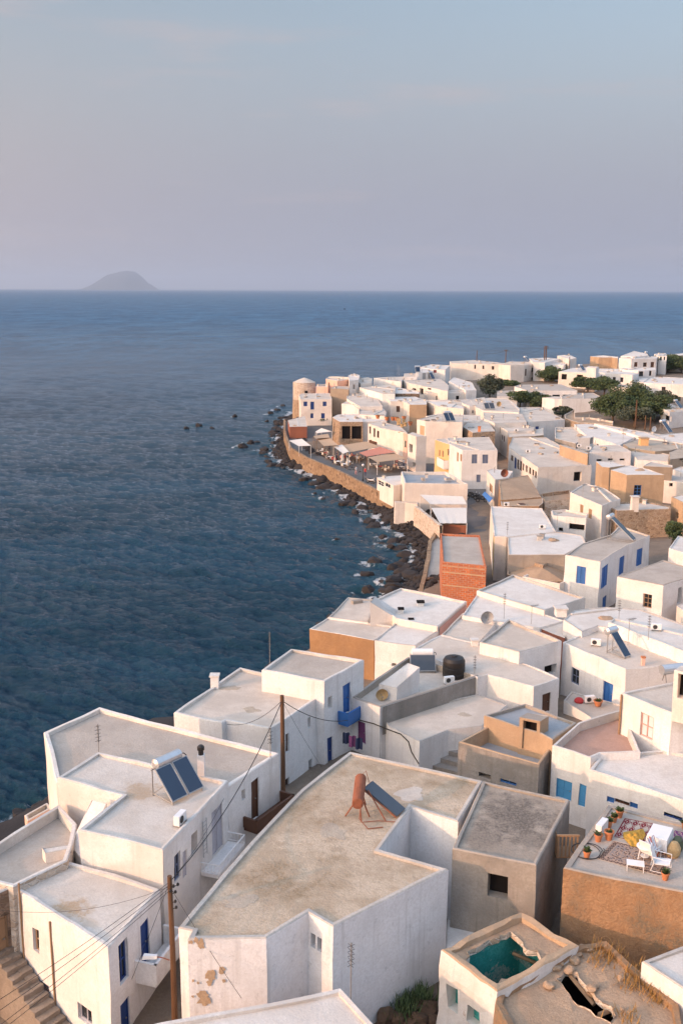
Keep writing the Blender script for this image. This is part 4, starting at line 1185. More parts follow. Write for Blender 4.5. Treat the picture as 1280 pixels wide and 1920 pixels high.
def clutter(T, items):
    """small fixed pieces on a roof: vents, pipes, low blocks, hatches, patches and kerbs, each a part of its house"""
    for it in items:
        k = it[0]; b = B()
        if k == 'kerb':
            a, c = Vector(it[1:3]), Vector(it[3:5]); d = (c - a).normalized(); a += d * .25; c -= d * .25
            b.obox(tuple((a + c) / 2), math.atan2(d.y, d.x), (c - a).length / 2, .09, it[5] - .1, it[5] + .16); b.v = [wob(p, .05) for p in b.v]
            b.make('roof_kerb', 'rim', T); continue
        _, x, y, z, r = it
        if k == 'vent':
            b.obox((x, y), r, .22, .22, z - .1, z + .5); v = b.make('vent', 'rim', T)
            c = B(); c.obox((x, y), r, .3, .3, z + .5, z + .58); c.make('cap', 'cement', v)
        elif k == 'pipe':
            b.tube([(x, y, z - .1), (x, y, z + .9), (x + .12, y, z + 1.0)], .06, 6); b.make('vent_pipe', 'steel', T)
        elif k == 'block':
            b.obox((x, y), r, .5, .22, z - .1, z + .3); b.make('parapet_block', 'cement', T)
        elif k == 'hatch':
            b.obox((x, y), r, .5, .45, z - .1, z + .25); h = b.make('hatch', 'rimgrey', T)
            c = B(); c.obox((x, y), r, .45, .4, z + .25, z + .31); c.make('lid', 'brown' if r > 1.5 else 'greypaint', h)
        else:
            for j in range(1):
                b.lathe((x, y, z - .02), [(.7, 0), (.45, .18), (.1, .26)], 9); b.v = [wob(p, .25) for p in b.v]
            b.make('rubble_heap', 'rearth', T)

def roof_patch(p, s, mat, seed, T):
    """thin cement repair with a ragged outline lying on a roof"""
    rnd = random.Random(seed); b = B(); n = 26; q = []
    for k in range(n):
        a = 2 * math.pi * k / n
        r = s * (0.8 + 0.65 * noise.noise(Vector((math.cos(a) * 1.3 + seed * 1.7, math.sin(a) * 1.3, seed * .9))) + rnd.uniform(-.10, .10))
        q.append((p[0] + r * math.cos(a) * 1.3, p[1] + r * math.sin(a), p[2]))
    i0 = 0
    b.poly(q); b.v += [(x, y, z - .03) for x, y, z in q]
    for k in range(n): b.f.append((k, n + k, n + (k + 1) % n, (k + 1) % n)); b.m.append(0)
    o = b.make('roof_patch', mat, T)
    bm = bmesh.new(); bm.from_mesh(o.data); bmesh.ops.triangulate(bm, faces=bm.faces[:]); bm.to_mesh(o.data); bm.free()
    return o

# ------------------------------------------------------------------ the town
# -- the near houses, from the lower left corner round to the right
house_stair = house('white house with two pipes and a blue balcony door beside the stone steps', [(-8.98, 34.79), (-7.68, 38.82), (-12.05, 40.9), (-13.96, 38.78)], 11.0, None, ops=[(3, 'win', 1.36, 8.62, 1.78, 9.7, 'timber'), (3, 'curt', 1.49, 6.48, 2.24, 7.31, 'rose'), (3, 'win', 4.21, 6.75, 5.12, 7.51, 'lilac'), (0, 'win', 0.73, 8.79, 1.38, 10.57, 'deepblue'), (0, 'door', 2.47, 8.25, 3.18, 10.29, 'deepblue'), (0, 'door', 0.71, 6.02, 1.37, 7.9, 'deepblue')], wall='white', roof='rstair', par=0.14, th=0.3, fine=True)
house_heater = house('white seaside house with a twin panel solar heater and a step in its flat roof', [(-10.39, 44.16), (-11.6, 40.94), (-7.61, 39.34), (-5.48, 45.59), (-12.6, 48.81), (-13.92, 45.91)], 12.5, None, ops=[(2, 'shut1', 1.79, 10.02, 2.17, 11.36, 'lilac'), (2, 'hole', 2.64, 10.66, 3.22, 11.74, 'dark'), (2, 'shut', 4.67, 9.43, 5.9, 11.74, 'lilac'), (2, 'win', 1.0, 10.3, 1.57, 11.6, 'greyblue')], wall='worn', roof='rheater', par=0.16, th=0.28, fine=True)
house_seaside = house('large white house at the sea edge with a peeling pink rim round its grey roof', [(-13.98, 45.96), (-5.48, 45.59), (-3.2, 49.27), (-14.01, 55.14), (-16.23, 51.71)], 12.2, None, ops=[(1, 'door', 1.8, 9.42, 2.47, 11.63, 'brown'), (1, 'hole', 1.0, 10.95, 1.29, 11.51, 'dark')], wall='worn', roof='rgrey', par=0.22, th=0.35, fine=True, rim='cream')
house_white_double = house('white house with a blue upper door behind the tall pole', [(-7.21, 57.37), (-6.98, 57.69), (-4.17, 56.48), (-1.56, 61.04), (0.05, 62.75), (-7.04, 66.54), (-10.35, 58.77)], 10.3, None, ops=[(2, 'hole', 4.26, 8.65, 4.58, 9.35, 'dark'), (2, 'win', 1.51, 8.05, 1.92, 9.28, 'brown'), (2, 'hole', 4.24, 5.7, 4.63, 6.42, 'dark'), (2, 'win', 1.47, 5.02, 1.94, 6.32, 'brown'), (1, 'hole', 1.05, 9.12, 1.93, 9.23, 'dark')], wall='white', roof='rpale', par=0.2, th=0.3, fine=True)
house_white_upper = house('upper white storey with a blue door and blue balcony', [(-1.05, 60.8), (1.55, 64.54), (-3.45, 66.88), (-5.16, 62.71)], 11.6, None, ops=[(0, 'door', 2.1, 8.49, 2.93, 10.62, 'blue'), (0, 'hole', 0.41, 9.51, 0.89, 10.33, 'dark'), (0, 'door', 0.36, 5.53, 0.9, 7.55, 'deepblue')], wall='white', roof='rgrey', par=0.2, th=0.3, fine=True)
house_beige_roof = house('long white house with a mottled beige roof and a rusty boiler on it', [(0.48, 49.97), (-0.77, 47.81), (-1.94, 45.76), (-3.4, 42.34), (-4.54, 39.44), (-6.21, 34.71), (-5.66, 34.48), (-5.76, 33.96), (-2.77, 34.04), (-1.25, 35.63), (-0.27, 34.78), (4.59, 38.76), (1.74, 40.29), (3.35, 44.06), (5.43, 42.69), (7.14, 46.72)], 12.0, None, ops=[(9, 'hole', 0.07, 10.54, 0.38, 11.15, 'dark'), (9, 'hole', 0.49, 10.53, 0.72, 11.14, 'dark')], wall='damp', roof='rbeige', par=0.14, th=0.3, fine=True, step=1.2, amp=0.035, rim='rimgrey')
house_bottom = house('white flat roofed house cut by the bottom edge of the picture', [(-5.83, 28.17), (0.07, 28.2), (1.5, 31.0), (0.07, 33.32), (-7.66, 31.06)], 10.4, None, wall='white', roof='rwhite', par=0.16, th=0.3, fine=True)
house_concrete = house('raw concrete house with one dark square window', [(4.89, 40.15), (8.33, 38.83), (10.99, 44.46), (7.09, 46.43)], 12.15, None, ops=[(0, 'hole', 1.62, 10.19, 2.5, 11.33, 'dark')], wall='conc_wall', roof='rconc', par=0.12, th=0.25, fine=True, rim='cement', step=1.0, amp=0.05)
house_terrace = house('earth coloured house with a furnished carpet terrace on its roof', [(14.28, 36.69), (16.69, 41.67), (12.71, 44.02), (9.4, 38.55)], 12.2, None, wall='earth', roof='rgrey', par=0.1, th=0.35, fine=True, rim='cement', step=1.0, amp=0.04)
house_white_corner = house('small white flat roofed house in the lower right corner', [(12.69, 32.56), (15.64, 34.34), (13.45, 35.17), (11.59, 34.31)], 10.9, None, wall='white', roof='rwhite', par=0.12, th=0.25, fine=True, rim='rimgrey')
house_grey_terrace = house('grey cement house with a sunken roof terrace and stair hut', [(10.92, 51.53), (12.07, 53.74), (13.88, 55.56), (8.55, 56.5), (8.64, 56.31), (6.81, 54.39)], 10.5, None, ops=[(5, 'hole', 1.36, 8.68, 2.12, 8.99, 'dark'), (5, 'win', 2.71, 8.76, 3.71, 8.99, 'blue')], wall='concrete', roof='rblue', par=0.95, th=0.22, fine=True, rim='tan', amp=0.035)
stair_hut_block = house('upper block of the grey cement house with a wet roof', [(10.38, 54.93), (11.43, 54.07), (11.93, 53.22), (13.88, 55.56), (11.32, 58.28), (8.55, 56.5)], 11.2, None, wall='tan', roof='rblue', par=0.2, th=0.2, fine=True, rim='cement')
house_blue_doors = house('white house with sky blue double doors and a terracotta terrace', [(13.51, 50.76), (14.24, 51.35), (16.46, 51.56), (16.94, 57.29), (13.88, 55.33), (11.73, 52.26)], 11.3, None, ops=[(5, 'door', 0.37, 8.31, 1.35, 9.46, 'skyblue'), (5, 'shut', 1.79, 8.27, 2.41, 9.58, 'skyblue')], wall='white', roof='rpink', par=0.55, th=0.22, fine=True)
house_blue_shutters = house('white house with deep blue shutters under a broad white roof', [(18.44, 45.59), (20.24, 51.43), (17.91, 52.4), (14.23, 51.51), (13.27, 49.92)], 11, None, ops=[(4, 'shut1', 1.08, 9.53, 1.5, 9.85, 'blue'), (4, 'win', 1.51, 9.65, 2.35, 9.87, 'brown'), (4, 'shut1', 2.36, 9.66, 2.79, 9.96, 'blue'), (4, 'win6', 4.14, 9.81, 5.14, 10.05, 'deepblue')], wall='white', roof='rwhite', par=0.16, th=0.25, fine=True)
house_drainpipe = house('white house with a curtained window and a brown drainpipe', [(18.16, 52.03), (22.56, 52.65), (20.07, 56.87), (16.21, 55.03)], 13.3, None, ops=[(3, 'curt', 1.47, 11.22, 2.39, 12.62, 'rose')], wall='white', roof='rpale', par=0.16, th=0.25, fine=True)
roof_hut_right = house('pale stair hut at the right edge of the picture', [(18.89, 51.18), (19.8, 51.34), (18.53, 52.28), (18.03, 51.71)], 16.0, 13.0, ops=[(3, 'hole', 0.24, 14.43, 0.54, 15.84, 'rose')], wall='cream', roof='rpale', par=0.03, th=0.1, name='roof_hut', cat='stair hut')
house_blue_door = house('white house with one bright blue door and a small cluttered terrace', [(20.05, 67.29), (26.48, 68.83), (26.0, 70.8), (20.54, 76.55), (16.78, 72.78)], 10, None, ops=[(4, 'win', 1.04, 7.14, 1.87, 8.38, 'greyblue'), (4, 'door', 4.34, 6.82, 5.26, 8.42, 'blue')], wall='white', roof='rpale', par=0.1, th=0.2, fine=True)
low_terrace_right = house('low white terrace with garden clutter in front of the bright blue door', [(17.35, 64.26), (19.15, 65.16), (20.29, 66.63), (16.8, 69.49), (15.92, 67.91)], 7.4, None, wall='white', roof='rgrey', par=0.1, th=0.15, fine=True, name='terrace', cat='terrace', rim='rimgrey')
house_tank = house('white house with a black water tank on its walled upper roof', [(2.55, 61.66), (9.7, 67.24), (7.37, 69.19), (4.93, 70.9), (0.69, 63.41)], 9.5, None, ops=[(4, 'door', 0.59, 6.43, 1.28, 7.97, 'purplecloth')], wall='white', roof='rpale', par=0.5, th=0.3, fine=True, rim='cement')
house_lower_wing = house('white lower wing with a wavy roof below the black water tank', [(2.74, 62.7), (3.11, 61.36), (4.95, 59.06), (6.93, 60.82), (9.14, 61.41), (11.36, 64.9), (9.61, 66.85)], 8.3, None, wall='white', roof='rpale', par=0.08, th=0.2, fine=True, rim='rimgrey')
house_long_grey = house('long white house with a smooth grey sloping roof', [(9.57, 66.84), (10.35, 67.35), (13.19, 65.22), (15.28, 66.8), (10.57, 73.86), (7.76, 75.8), (5.48, 72.5)], 9.5, None, ops=[(1, 'hole', -0.12, 7.62, 0.2, 8.27, 'dark'), (2, 'door', 0.91, 7.24, 1.78, 8.69, 'brown')], wall='white', roof='rpale', par=0.06, th=0.2, fine=True)
house_white_block = house('white block house with a cable along its pale roof', [(12.91, 69.57), (16.48, 72.01), (13.3, 77.12), (10.33, 71.7)], 10.4, None, ops=[(0, 'hole', 2.65, 7.9, 3.93, 8.69, 'dark')], wall='white', roof='rpale', par=0.22, th=0.25, fine=True, rim='rimgrey')
house_red_gable = house('white flat house with a red washed end wall', [(16.08, 78.02), (18.46, 80.08), (12.38, 88.02), (10.15, 81.24)], 9.3, None, wall='white', roof='rwhite', par=0.1, th=0.2, fine=True)
house_dish_roof = house('narrow white house with a grey satellite dish on its parapet', [(10.78, 75.1), (12.83, 79.91), (10.3, 82.43), (7.96, 76.94)], 9.1, None, wall='white', roof='rpale', par=0.15, th=0.2, fine=True, rim='rpale')
house_red_end = house('red washed wall and small white roof beside the antenna', [(17.64, 76.01), (18.69, 80.52), (17.08, 79.13), (16.14, 78.31)], 9.2, None, wall='redwash', roof='rwhite', par=0.04, th=0.15, name='house')
house_broad_white = house('broad white house with an antenna and cream rim above the red end wall', [(17.09, 81.54), (21.41, 85.22), (16.29, 92.47), (12.12, 87.2)], 9.7, None, wall='cream', roof='rwhite', par=0.2, th=0.25, fine=True, rim='rimgrey')
house_rounded = house('white rounded roof house below the blue shuttered house', [(18.48, 74.09), (20.08, 75.63), (22.59, 74.14), (25.86, 71.65), (27.0, 75.71), (24.61, 79.75), (21.89, 80.29), (19.04, 79.4), (17.68, 76.91)], 10.4, None, wall='white', roof='rwhite', par=0.06, th=0.2, rim='rimgrey')
house_parapet_strip = house('white house with a long parapet and a wooden crate', [(24.88, 67.7), (25.94, 72.01), (21.4, 75.98), (20.71, 74.93)], 10.9, None, ops=[(3, 'win', 1.55, 8.76, 2.39, 9.91, 'deepblue'), (3, 'win', 5.6, 8.76, 6.44, 9.91, 'deepblue')], wall='white', roof='rwhite', par=0.12, th=0.25)
# -- the middle of the town
house_ochre_wall = house('pale roofed house with a weathered ochre wall facing the camera', [(2.7, 78.71), (4.44, 82.23), (-1.04, 84.75), (-2.62, 81.45)], 8.0, None, wall='ochre', roof='rpale', par=0.12, th=0.2, fine=True, amp=0.05)
house_ochre_back = house('low pale roof behind the ochre wall', [(2.33, 83.04), (3.08, 89.49), (0.58, 90.28), (-1.08, 84.3)], 8.1, None, wall='white', roof='rpale', par=0.12, th=0.2, rim='rimgrey')
house_ochre_main = house('broad white house with small roof vents above the rocky shore', [(4.66, 82.13), (8.01, 80.21), (11.24, 87.19), (5.59, 91.45), (3.06, 87.56)], 8.7, None, wall='cream', roof='rwhite', par=0.2, th=0.25, fine=True)
house_ochre_front = house('white house with a pale blue tinted roof beside the ochre wall', [(5.95, 76.66), (8.51, 81.13), (4.84, 82.91), (2.72, 78.01)], 8.25, None, ops=[(3, 'hole', 1.45, 6.24, 1.87, 6.5, 'brown')], wall='white', roof='rwhite', par=0.1, th=0.2, fine=True, rim='rimgrey')
stair_wedge = house('triangular white stair cover sloping down to the pale roof', [(2.5, 82.6), (4.81, 83.2), (5.28, 84.97), (2.92, 84.34)], [10.0, 8.35, 8.35, 10.0], 7.6, wall='cream', roof='rim', par=0.03, th=0.06, name='stair_cover', cat='stair cover', rim='rimgrey')
house_brick = house('unfinished orange brick house with a grey roof beside the sea path', [(15.04, 101.65), (16.17, 115.25), (11.62, 115.97), (10.65, 103.27)], 8.0, None, wall='brick', roof='rgrey', par=0.25, th=0.25, fine=True, rim='brick', amp=0.02)
house_yellow = house('yellow house with deep blue shutters and a white roof', [(17.59, 113.11), (18.9, 112.87), (25.15, 115.6), (25.98, 128.36), (19.45, 129.56)], 8.4, None, wall='cream', roof='rwhite', par=0.1, th=0.2, fine=True)
yellow_front = house('yellow street front with deep blue shutters under the white roof', [(17.62, 113.67), (19.06, 113.43), (19.52, 115.54), (17.87, 115.78)], 8.2, None, ops=[(0, 'shut', 0.55, 5.28, 1.51, 6.57, 'deepblue')], wall='yellow', roof='rwhite', par=0.03, th=0.1, fine=True, rim='deepblue')
house_white_folds = house('white house with a folded roof in three shallow planes', [(17.85, 105.1), (23.93, 105.2), (27.44, 110.4), (27.84, 114.21), (25.31, 115.75), (19.75, 117.01), (19.18, 113.8)], 8.3, None, wall='cement', roof='rwhite', par=0.08, th=0.2, rim='rpale')
ruin_wall_dark = house('ruined dark stone wall between the white roofs', [(17.56, 103.57), (19.95, 101.18), (23.52, 100.84), (25.28, 111.65), (21.29, 103.82), (18.91, 111.32)], [6.6, 6.6, 6.6, 6.6, 7.6, 6.6], None, wall='darkstone', roof='rearth', par=0.3, th=0.3, rim='stone', name='ruin', cat='ruin')
house_blue_shuttered = house('white house with three blue shuttered openings and a front balcony', [(24.82, 93.91), (26.84, 97.16), (29.16, 100.41), (32.75, 104.6), (30.71, 109.3), (28.49, 104.77), (24.72, 101.23), (21.9, 96.26)], 10.6, None, ops=[(7, 'shut', 1.3, 8.04, 2.3, 9.74, 'blue'), (0, 'shut', 0.63, 7.63, 2.54, 9.82, 'blue'), (1, 'shut', 2.05, 7.79, 3.43, 9.67, 'blue'), (2, 'shut', 2.41, 7.77, 3.86, 9.63, 'blue'), (0, 'door', 1.4, 5.23, 2.66, 6.61, 'blue')], wall='white', roof='rgrey', par=0.15, th=0.22, fine=True, rim='rpale')
house_cement_band = house('white house with a cement band under its roof and a barred window', [(28.88, 87.42), (34.12, 91.89), (31.5, 96.08), (25.48, 90.31)], 10.2, None, ops=[(3, 'win6', 2.68, 7.79, 3.49, 9.09, 'timber'), (0, 'hole', 2.44, 7.91, 3.19, 9.48, 'dark')], wall='white', roof='rgrey', par=0.05, th=0.3, fine=True, rim='cement')
house_right_edge_white = house('white house with a blank gable at the right edge', [(36.55, 97.26), (39.18, 104.7), (36.69, 107.54), (33.93, 101.89)], 9.9, None, ops=[(3, 'hole', 2.24, 7.88, 3.08, 9.03, 'timber')], wall='white', roof='rwhite', par=0.1, th=0.2)
house_right_low = house('small pale annex at the right edge below the barred window', [(30.37, 83.35), (32.82, 86.37), (31.65, 88.57), (30.06, 86.96)], 8.4, None, wall='cream', roof='rwhite', par=0.06, th=0.15)
stone_house = house('rubble stone house with a broken white stair cover on top', [(34.22, 123.2), (38.42, 124.25), (41.34, 124.55), (41.79, 126.32), (39.68, 128.87), (35.51, 128.26), (33.69, 127.45)], 9.2, None, ops=[(0, 'hole', 5.25, 6.51, 6.06, 7.09, 'dark')], wall='stone', roof='rpale', par=0.12, th=0.3, rim='stone', amp=0.09, step=1.0)
house_ochre_cube = house('tall ochre cube house with an arched blue window', [(38.63, 135.31), (43.76, 135.61), (42.79, 139.64), (41.17, 143.04), (37.43, 139.18)], 11.6, None, ops=[(0, 'win6', 1.1, 8.74, 2.12, 10.15, 'blue')], wall='tan', roof='rwhite', par=0.06, th=0.15, amp=0.06, rim='rwhite')
house_ochre_left = house('ochre house front with flaking render beside the ochre cube', [(38.2, 146.77), (39.19, 146.36), (41.95, 148.15), (40.79, 151.7), (38.51, 151.65)], 10.7, None, wall='tan', roof='rwhite', par=0.06, th=0.15)
house_cream_long = house('cream house with three narrow brown windows', [(32.19, 122.63), (35.59, 126.95), (35.34, 134.07), (33.48, 137.49), (30.07, 131.02)], 10.0, None, ops=[(4, 'shut1', 2.97, 7.88, 3.84, 9.03, 'timber'), (4, 'shut1', 5.3, 7.69, 6.17, 8.96, 'timber')], wall='cream', roof='rgrey', par=0.12, th=0.2)
house_ochre_right = house('ochre house with a slit window at the right edge', [(42.64, 123.64), (44.49, 125.73), (44.06, 128.93), (42.23, 127.27)], 10.2, None, ops=[(3, 'hole', 1.52, 7.89, 2.37, 8.57, 'dark')], wall='tan', roof='rwhite', par=0.06, th=0.2, rim='tan')
house_white_porch = house('white house with a dark open porch', [(26.34, 123.35), (30.05, 121.6), (30.83, 124.35), (28.68, 126.84), (26.7, 126.16)], 8.6, None, ops=[(0, 'hole', 2.04, 7.0, 4.32, 7.78, 'dark'), (0, 'hole', 0.74, 6.62, 1.3, 7.11, 'dark')], wall='white', roof='rpale', par=0.25, th=0.2)
ruin_rubble = house('roofless rubble stone ruin with a square hole', [(28.69, 140.48), (32.66, 142.05), (34.22, 149.2), (29.18, 146.25)], 6.8, None, ops=[(3, 'hole', 18.61, 9.39, 26.79, 10.44, 'dark')], wall='paleston', roof='rearth', par=0.5, th=0.3, rim='stone', name='ruin', cat='ruin')
house_awning = house('cream house with a blue awning over the grey street', [(23.16, 150.59), (25.52, 152.37), (27.12, 158.23), (24.27, 160.46), (23.0, 158.51)], 8.0, None, ops=[(4, 'door', 3.0, 5.33, 5.82, 6.62, 'timber')], wall='cream', roof='rwhite', par=0.06, th=0.15, rim='rpale')
house_slant = house('sloping earth roofed house with broken rubble edges', [(22.43, 140.21), (28.68, 142.69), (28.5, 152.73), (23.34, 148.11)], [7.0, 7.0, 8.4, 8.4], None, wall='earth', roof='rearth', par=0.06, th=0.3, rim='stone', amp=0.08)
house_slant_front = house('low earth annex under the sloping roof', [(22.1, 137.19), (27.31, 137.29), (28.32, 139.55), (28.94, 143.37), (22.6, 140.89)], 6.8, None, wall='earth', roof='rearth', par=0.03, th=0.15, rim='rpale')
house_many_windows = house('long white house with a row of narrow windows', [(31.41, 160.11), (40.49, 162.34), (39.86, 185.6), (39.31, 193.88), (32.81, 193.7), (30.13, 181.46)], 8.3, None, ops=[(5, 'win', 1.93, 6.21, 3.82, 7.25, 'brown'), (5, 'door', 4.89, 5.24, 6.5, 7.25, 'deepblue'), (5, 'win', 6.95, 5.59, 8.47, 7.3, 'brown'), (5, 'win', 8.95, 5.66, 10.45, 7.35, 'brown'), (5, 'win', 10.95, 5.99, 12.33, 7.22, 'brown'), (5, 'win', 13.24, 6.13, 14.59, 7.34, 'brown'), (5, 'win', 15.48, 6.25, 16.79, 7.36, 'brown'), (5, 'win', 17.67, 6.38, 18.93, 7.39, 'brown'), (5, 'win', 19.45, 6.27, 20.72, 7.44, 'brown'), (0, 'hole', 6.29, 5.73, 7.61, 7.28, 'dark')], wall='cream', roof='rpale', par=0.1, th=0.2, rim='rimgrey')
house_pipe_white = house('white house with a curved pipe along its wall and three dark slots', [(47.85, 166.03), (47.78, 173.21), (43.48, 172.52), (40.61, 164.79)], 10, None, ops=[(3, 'hole', 1.38, 8.44, 2.36, 8.84, 'dark'), (3, 'hole', 3.33, 8.53, 4.28, 8.89, 'dark'), (3, 'hole', 5.37, 8.48, 6.36, 8.79, 'dark')], wall='white', roof='rpale', par=0.05, th=0.18)
house_ochre_parapet = house('ochre parapet wall on the roof of the long white house', [(37.84, 170.68), (39.87, 162.71), (40.4, 164.27), (38.47, 172.39), (37.59, 173.52)], 10.0, 7.4, wall='tan', roof='rgrey', par=0.03, th=0.05, name='parapet_wall', cat='wall', rim='rimgrey')
house_right_flat = house('low white house with a broad roof running to the right edge', [(48.01, 162.88), (52.63, 161.51), (55.04, 168.68), (52.25, 172.95), (49.51, 171.77)], 9.1, None, ops=[(0, 'win', 1.75, 7.2, 2.59, 8.35, 'deepblue')], wall='white', roof='rpale', par=0.08, th=0.2, rim='rpale')
house_grey_earth = house('grey earth roofed house with an ochre chimney block', [(49.51, 173.1), (52.85, 169.32), (55.75, 170.48), (59.44, 173.93), (60.22, 176.84), (58.35, 180.99), (54.9, 184.66), (49.73, 177.74)], 9.5, None, ops=[(0, 'hole', 1.98, 7.6, 2.82, 8.75, 'brown')], wall='taupe', roof='rtan', par=0.06, th=0.2, rim='cement')
house_brown_right = house('brown walled house at the right edge below the earth roof', [(51.71, 158.03), (54.66, 160.05), (59.65, 169.57), (58.35, 171.77), (53.86, 165.12)], 10.0, None, ops=[(0, 'hole', 2.46, 9.54, 3.26, 10.02, 'dark')], wall='taupe', roof='rtan', par=0.04, th=0.2, rim='cement')
house_vent_right = house('white house with a fan unit at the right edge', [(50.62, 146.95), (51.97, 151.05), (50.53, 152.71), (48.0, 148.5)], 8.4, None, ops=[(3, 'hole', 0.75, 7.54, 1.26, 8.1, 'dark')], wall='cream', roof='rpale', par=0.06, th=0.15)
house_taupe = house('taupe walled house behind the ochre cube', [(49.04, 148.48), (49.55, 150.07), (47.46, 153.65), (45.04, 149.53)], 10.4, None, wall='taupe', roof='rpale', par=0.06, th=0.15)
house_white_front_right = house('white block at the right edge under the ochre house', [(52.72, 153.37), (54.85, 156.96), (54.18, 159.71), (51.92, 156.9)], 8.6, None, wall='white', roof='rwhite', par=0.06, th=0.15)
house_broad_mid = house('broad white roofed house with low ridges in the town centre', [(46.83, 193.96), (49.64, 179.93), (57.51, 194.26), (52.87, 210.88), (48.02, 208.81)], 8.9, None, ops=[(0, 'hole', 1.61, 6.76, 2.45, 7.91, 'greyblue'), (0, 'win', 5.19, 6.76, 6.03, 7.91, 'greyblue'), (0, 'shut', 8.76, 6.76, 9.6, 7.91, 'greyblue'), (0, 'shut', 12.34, 6.76, 13.18, 7.91, 'greyblue')], wall='white', roof='rwhite', par=0.05, th=0.2)
house_strip_right = house('long pale roof strip below the dark trees', [(55.89, 188.68), (59.37, 183.62), (58.64, 194.91), (54.31, 203.61), (51.81, 207.44)], 9.3, None, wall='white', roof='rwhite', par=0.1, th=0.2, rim='rimgrey')
house_far_right_flat = house('flat white roof beside the wooden poles', [(59.85, 185.68), (62.29, 180.8), (67.36, 196.62), (61.37, 193.66), (59.11, 197.81)], 9.0, None, wall='white', roof='rwhite', par=0.08, th=0.2, rim='rimgrey')
house_grey_court = house('pale roof with a sunken grey court', [(40.5, 191.18), (43.06, 184.85), (47.36, 196.12), (47.84, 207.9), (43.74, 207.01)], 8.5, None, ops=[(0, 'win', 1.17, 6.48, 2.01, 7.63, 'deepblue'), (0, 'shut', 4.47, 6.48, 5.31, 7.63, 'deepblue')], wall='concrete', roof='rpale', par=0.35, th=0.2)
roof_hut_brown = house('small pink stair hut with a dark door in the town centre', [(43.14, 174.94), (44.05, 176.2), (43.59, 178.31), (40.95, 174.52)], 11.0, 8.6, ops=[(0, 'hole', 0.1, 9.71, 1.51, 10.94, 'brown')], wall='cream', roof='rwhite', par=0.03, th=0.08, name='roof_hut', cat='stair hut')
house_narrow_alley = house('narrow white house with tall windows along the dark alley', [(32.74, 198.75), (38.18, 200.12), (39.24, 205.4), (35.19, 209.19), (32.0, 207.51)], 8.8, None, ops=[(4, 'door', 1.32, 6.07, 2.61, 7.34, 'brown'), (4, 'win', 3.82, 6.38, 4.7, 7.44, 'brown'), (4, 'win', 5.36, 6.22, 6.47, 7.49, 'brown')], wall='cream', roof='rpale', par=0.1, th=0.18, rim='rimgrey')
house_tan_step = house('tan strip house below the narrow alley house', [(32.11, 194.13), (37.6, 195.99), (39.46, 197.2), (41.73, 208.96), (38.88, 203.8), (33.31, 202.16)], 8.3, None, wall='tan', roof='rpale', par=0.06, th=0.15, rim='rimgrey')
house_alley_left = house('white house with a twin solar panel and a brick coloured side', [(30.45, 230.34), (31.18, 223.17), (29.85, 212.06), (31.03, 204.63), (37.84, 206.83), (40.0, 227.41), (37.4, 237.38)], 9.6, None, ops=[(3, 'shut', 1.13, 7.58, 1.97, 8.73, 'greyblue')], wall='cream', roof='rpale', par=0.06, th=0.15, rim='rimgrey')
house_alley_front = house('white roofed house with a small orange chimney beside the alley', [(25.13, 193.86), (29.74, 195.76), (30.41, 209.71), (28.53, 219.58), (24.28, 201.7)], 9.2, None, ops=[(0, 'win', 1.95, 7.18, 2.79, 8.33, 'deepblue')], wall='stone', roof='rpale', par=0.08, th=0.15)
house_blue_windows = house('white house with blue shuttered windows above the parked motorbikes', [(26.15, 168.68), (26.94, 184.48), (19.15, 182.9), (18.8, 175.72), (20.21, 168.53)], 9.7, None, ops=[(4, 'shut', 1.64, 7.43, 2.59, 8.97, 'greyblue'), (4, 'shut', 3.44, 7.43, 4.4, 8.97, 'greyblue'), (4, 'shut', 2.56, 4.23, 3.24, 5.51, 'greyblue'), (3, 'shut1', 4.41, 7.39, 5.47, 8.97, 'timber'), (3, 'shut1', 6.22, 7.69, 7.23, 8.89, 'timber')], wall='white', roof='rpale', par=0.08, th=0.18)
house_orange_front = house('white house with an apricot bay and brown windows', [(18.24, 177.24), (19.63, 173.77), (20.23, 179.3), (18.79, 182.78), (16.78, 181.26)], 9.6, None, ops=[(0, 'win', 1.0, 7.57, 3.24, 8.71, 'brown'), (4, 'shut1', 1.63, 6.93, 2.39, 8.02, 'timber'), (4, 'shut1', 3.01, 6.99, 3.75, 8.07, 'timber')], wall='apricot', roof='rpale', par=0.06, th=0.15)
house_beige_tall = house('tall beige house with arched openings by the seafront', [(16.35, 198.1), (23.51, 197.04), (24.93, 207.1), (19.4, 208.34), (14.92, 200.93)], 10.8, None, ops=[(4, 'shut', 1.19, 7.88, 2.91, 9.74, 'tan')], wall='cream', roof='rpale', par=0.1, th=0.18, rim='rimgrey')
house_arches = house('cream house front with two round arches', [(13.86, 187.9), (15.85, 188.5), (13.66, 194.12), (12.55, 191.78)], 9.2, None, ops=[(3, 'hole', 0.71, 5.8, 2.44, 7.46, 'brown'), (3, 'hole', 2.72, 3.34, 3.99, 4.17, 'brown')], wall='cream', roof='rpale', par=0.06, th=0.15, rim='rimgrey')
house_stone_terrace = house('rubble stone house with an open upper terrace by the square', [(-0.46, 219.61), (4.62, 219.77), (4.47, 226.36), (-2.07, 226.91)], 7.9, None, ops=[(3, 'hole', 1.36, 4.73, 2.28, 7.04, 'brown'), (0, 'hole', 0.49, 4.06, 2.33, 6.9, 'dark'), (0, 'hole', 2.6, 4.06, 4.75, 6.9, 'dark')], wall='stone', roof='rwhite', par=0.06, th=0.2, rim='rwhite', amp=0.06)
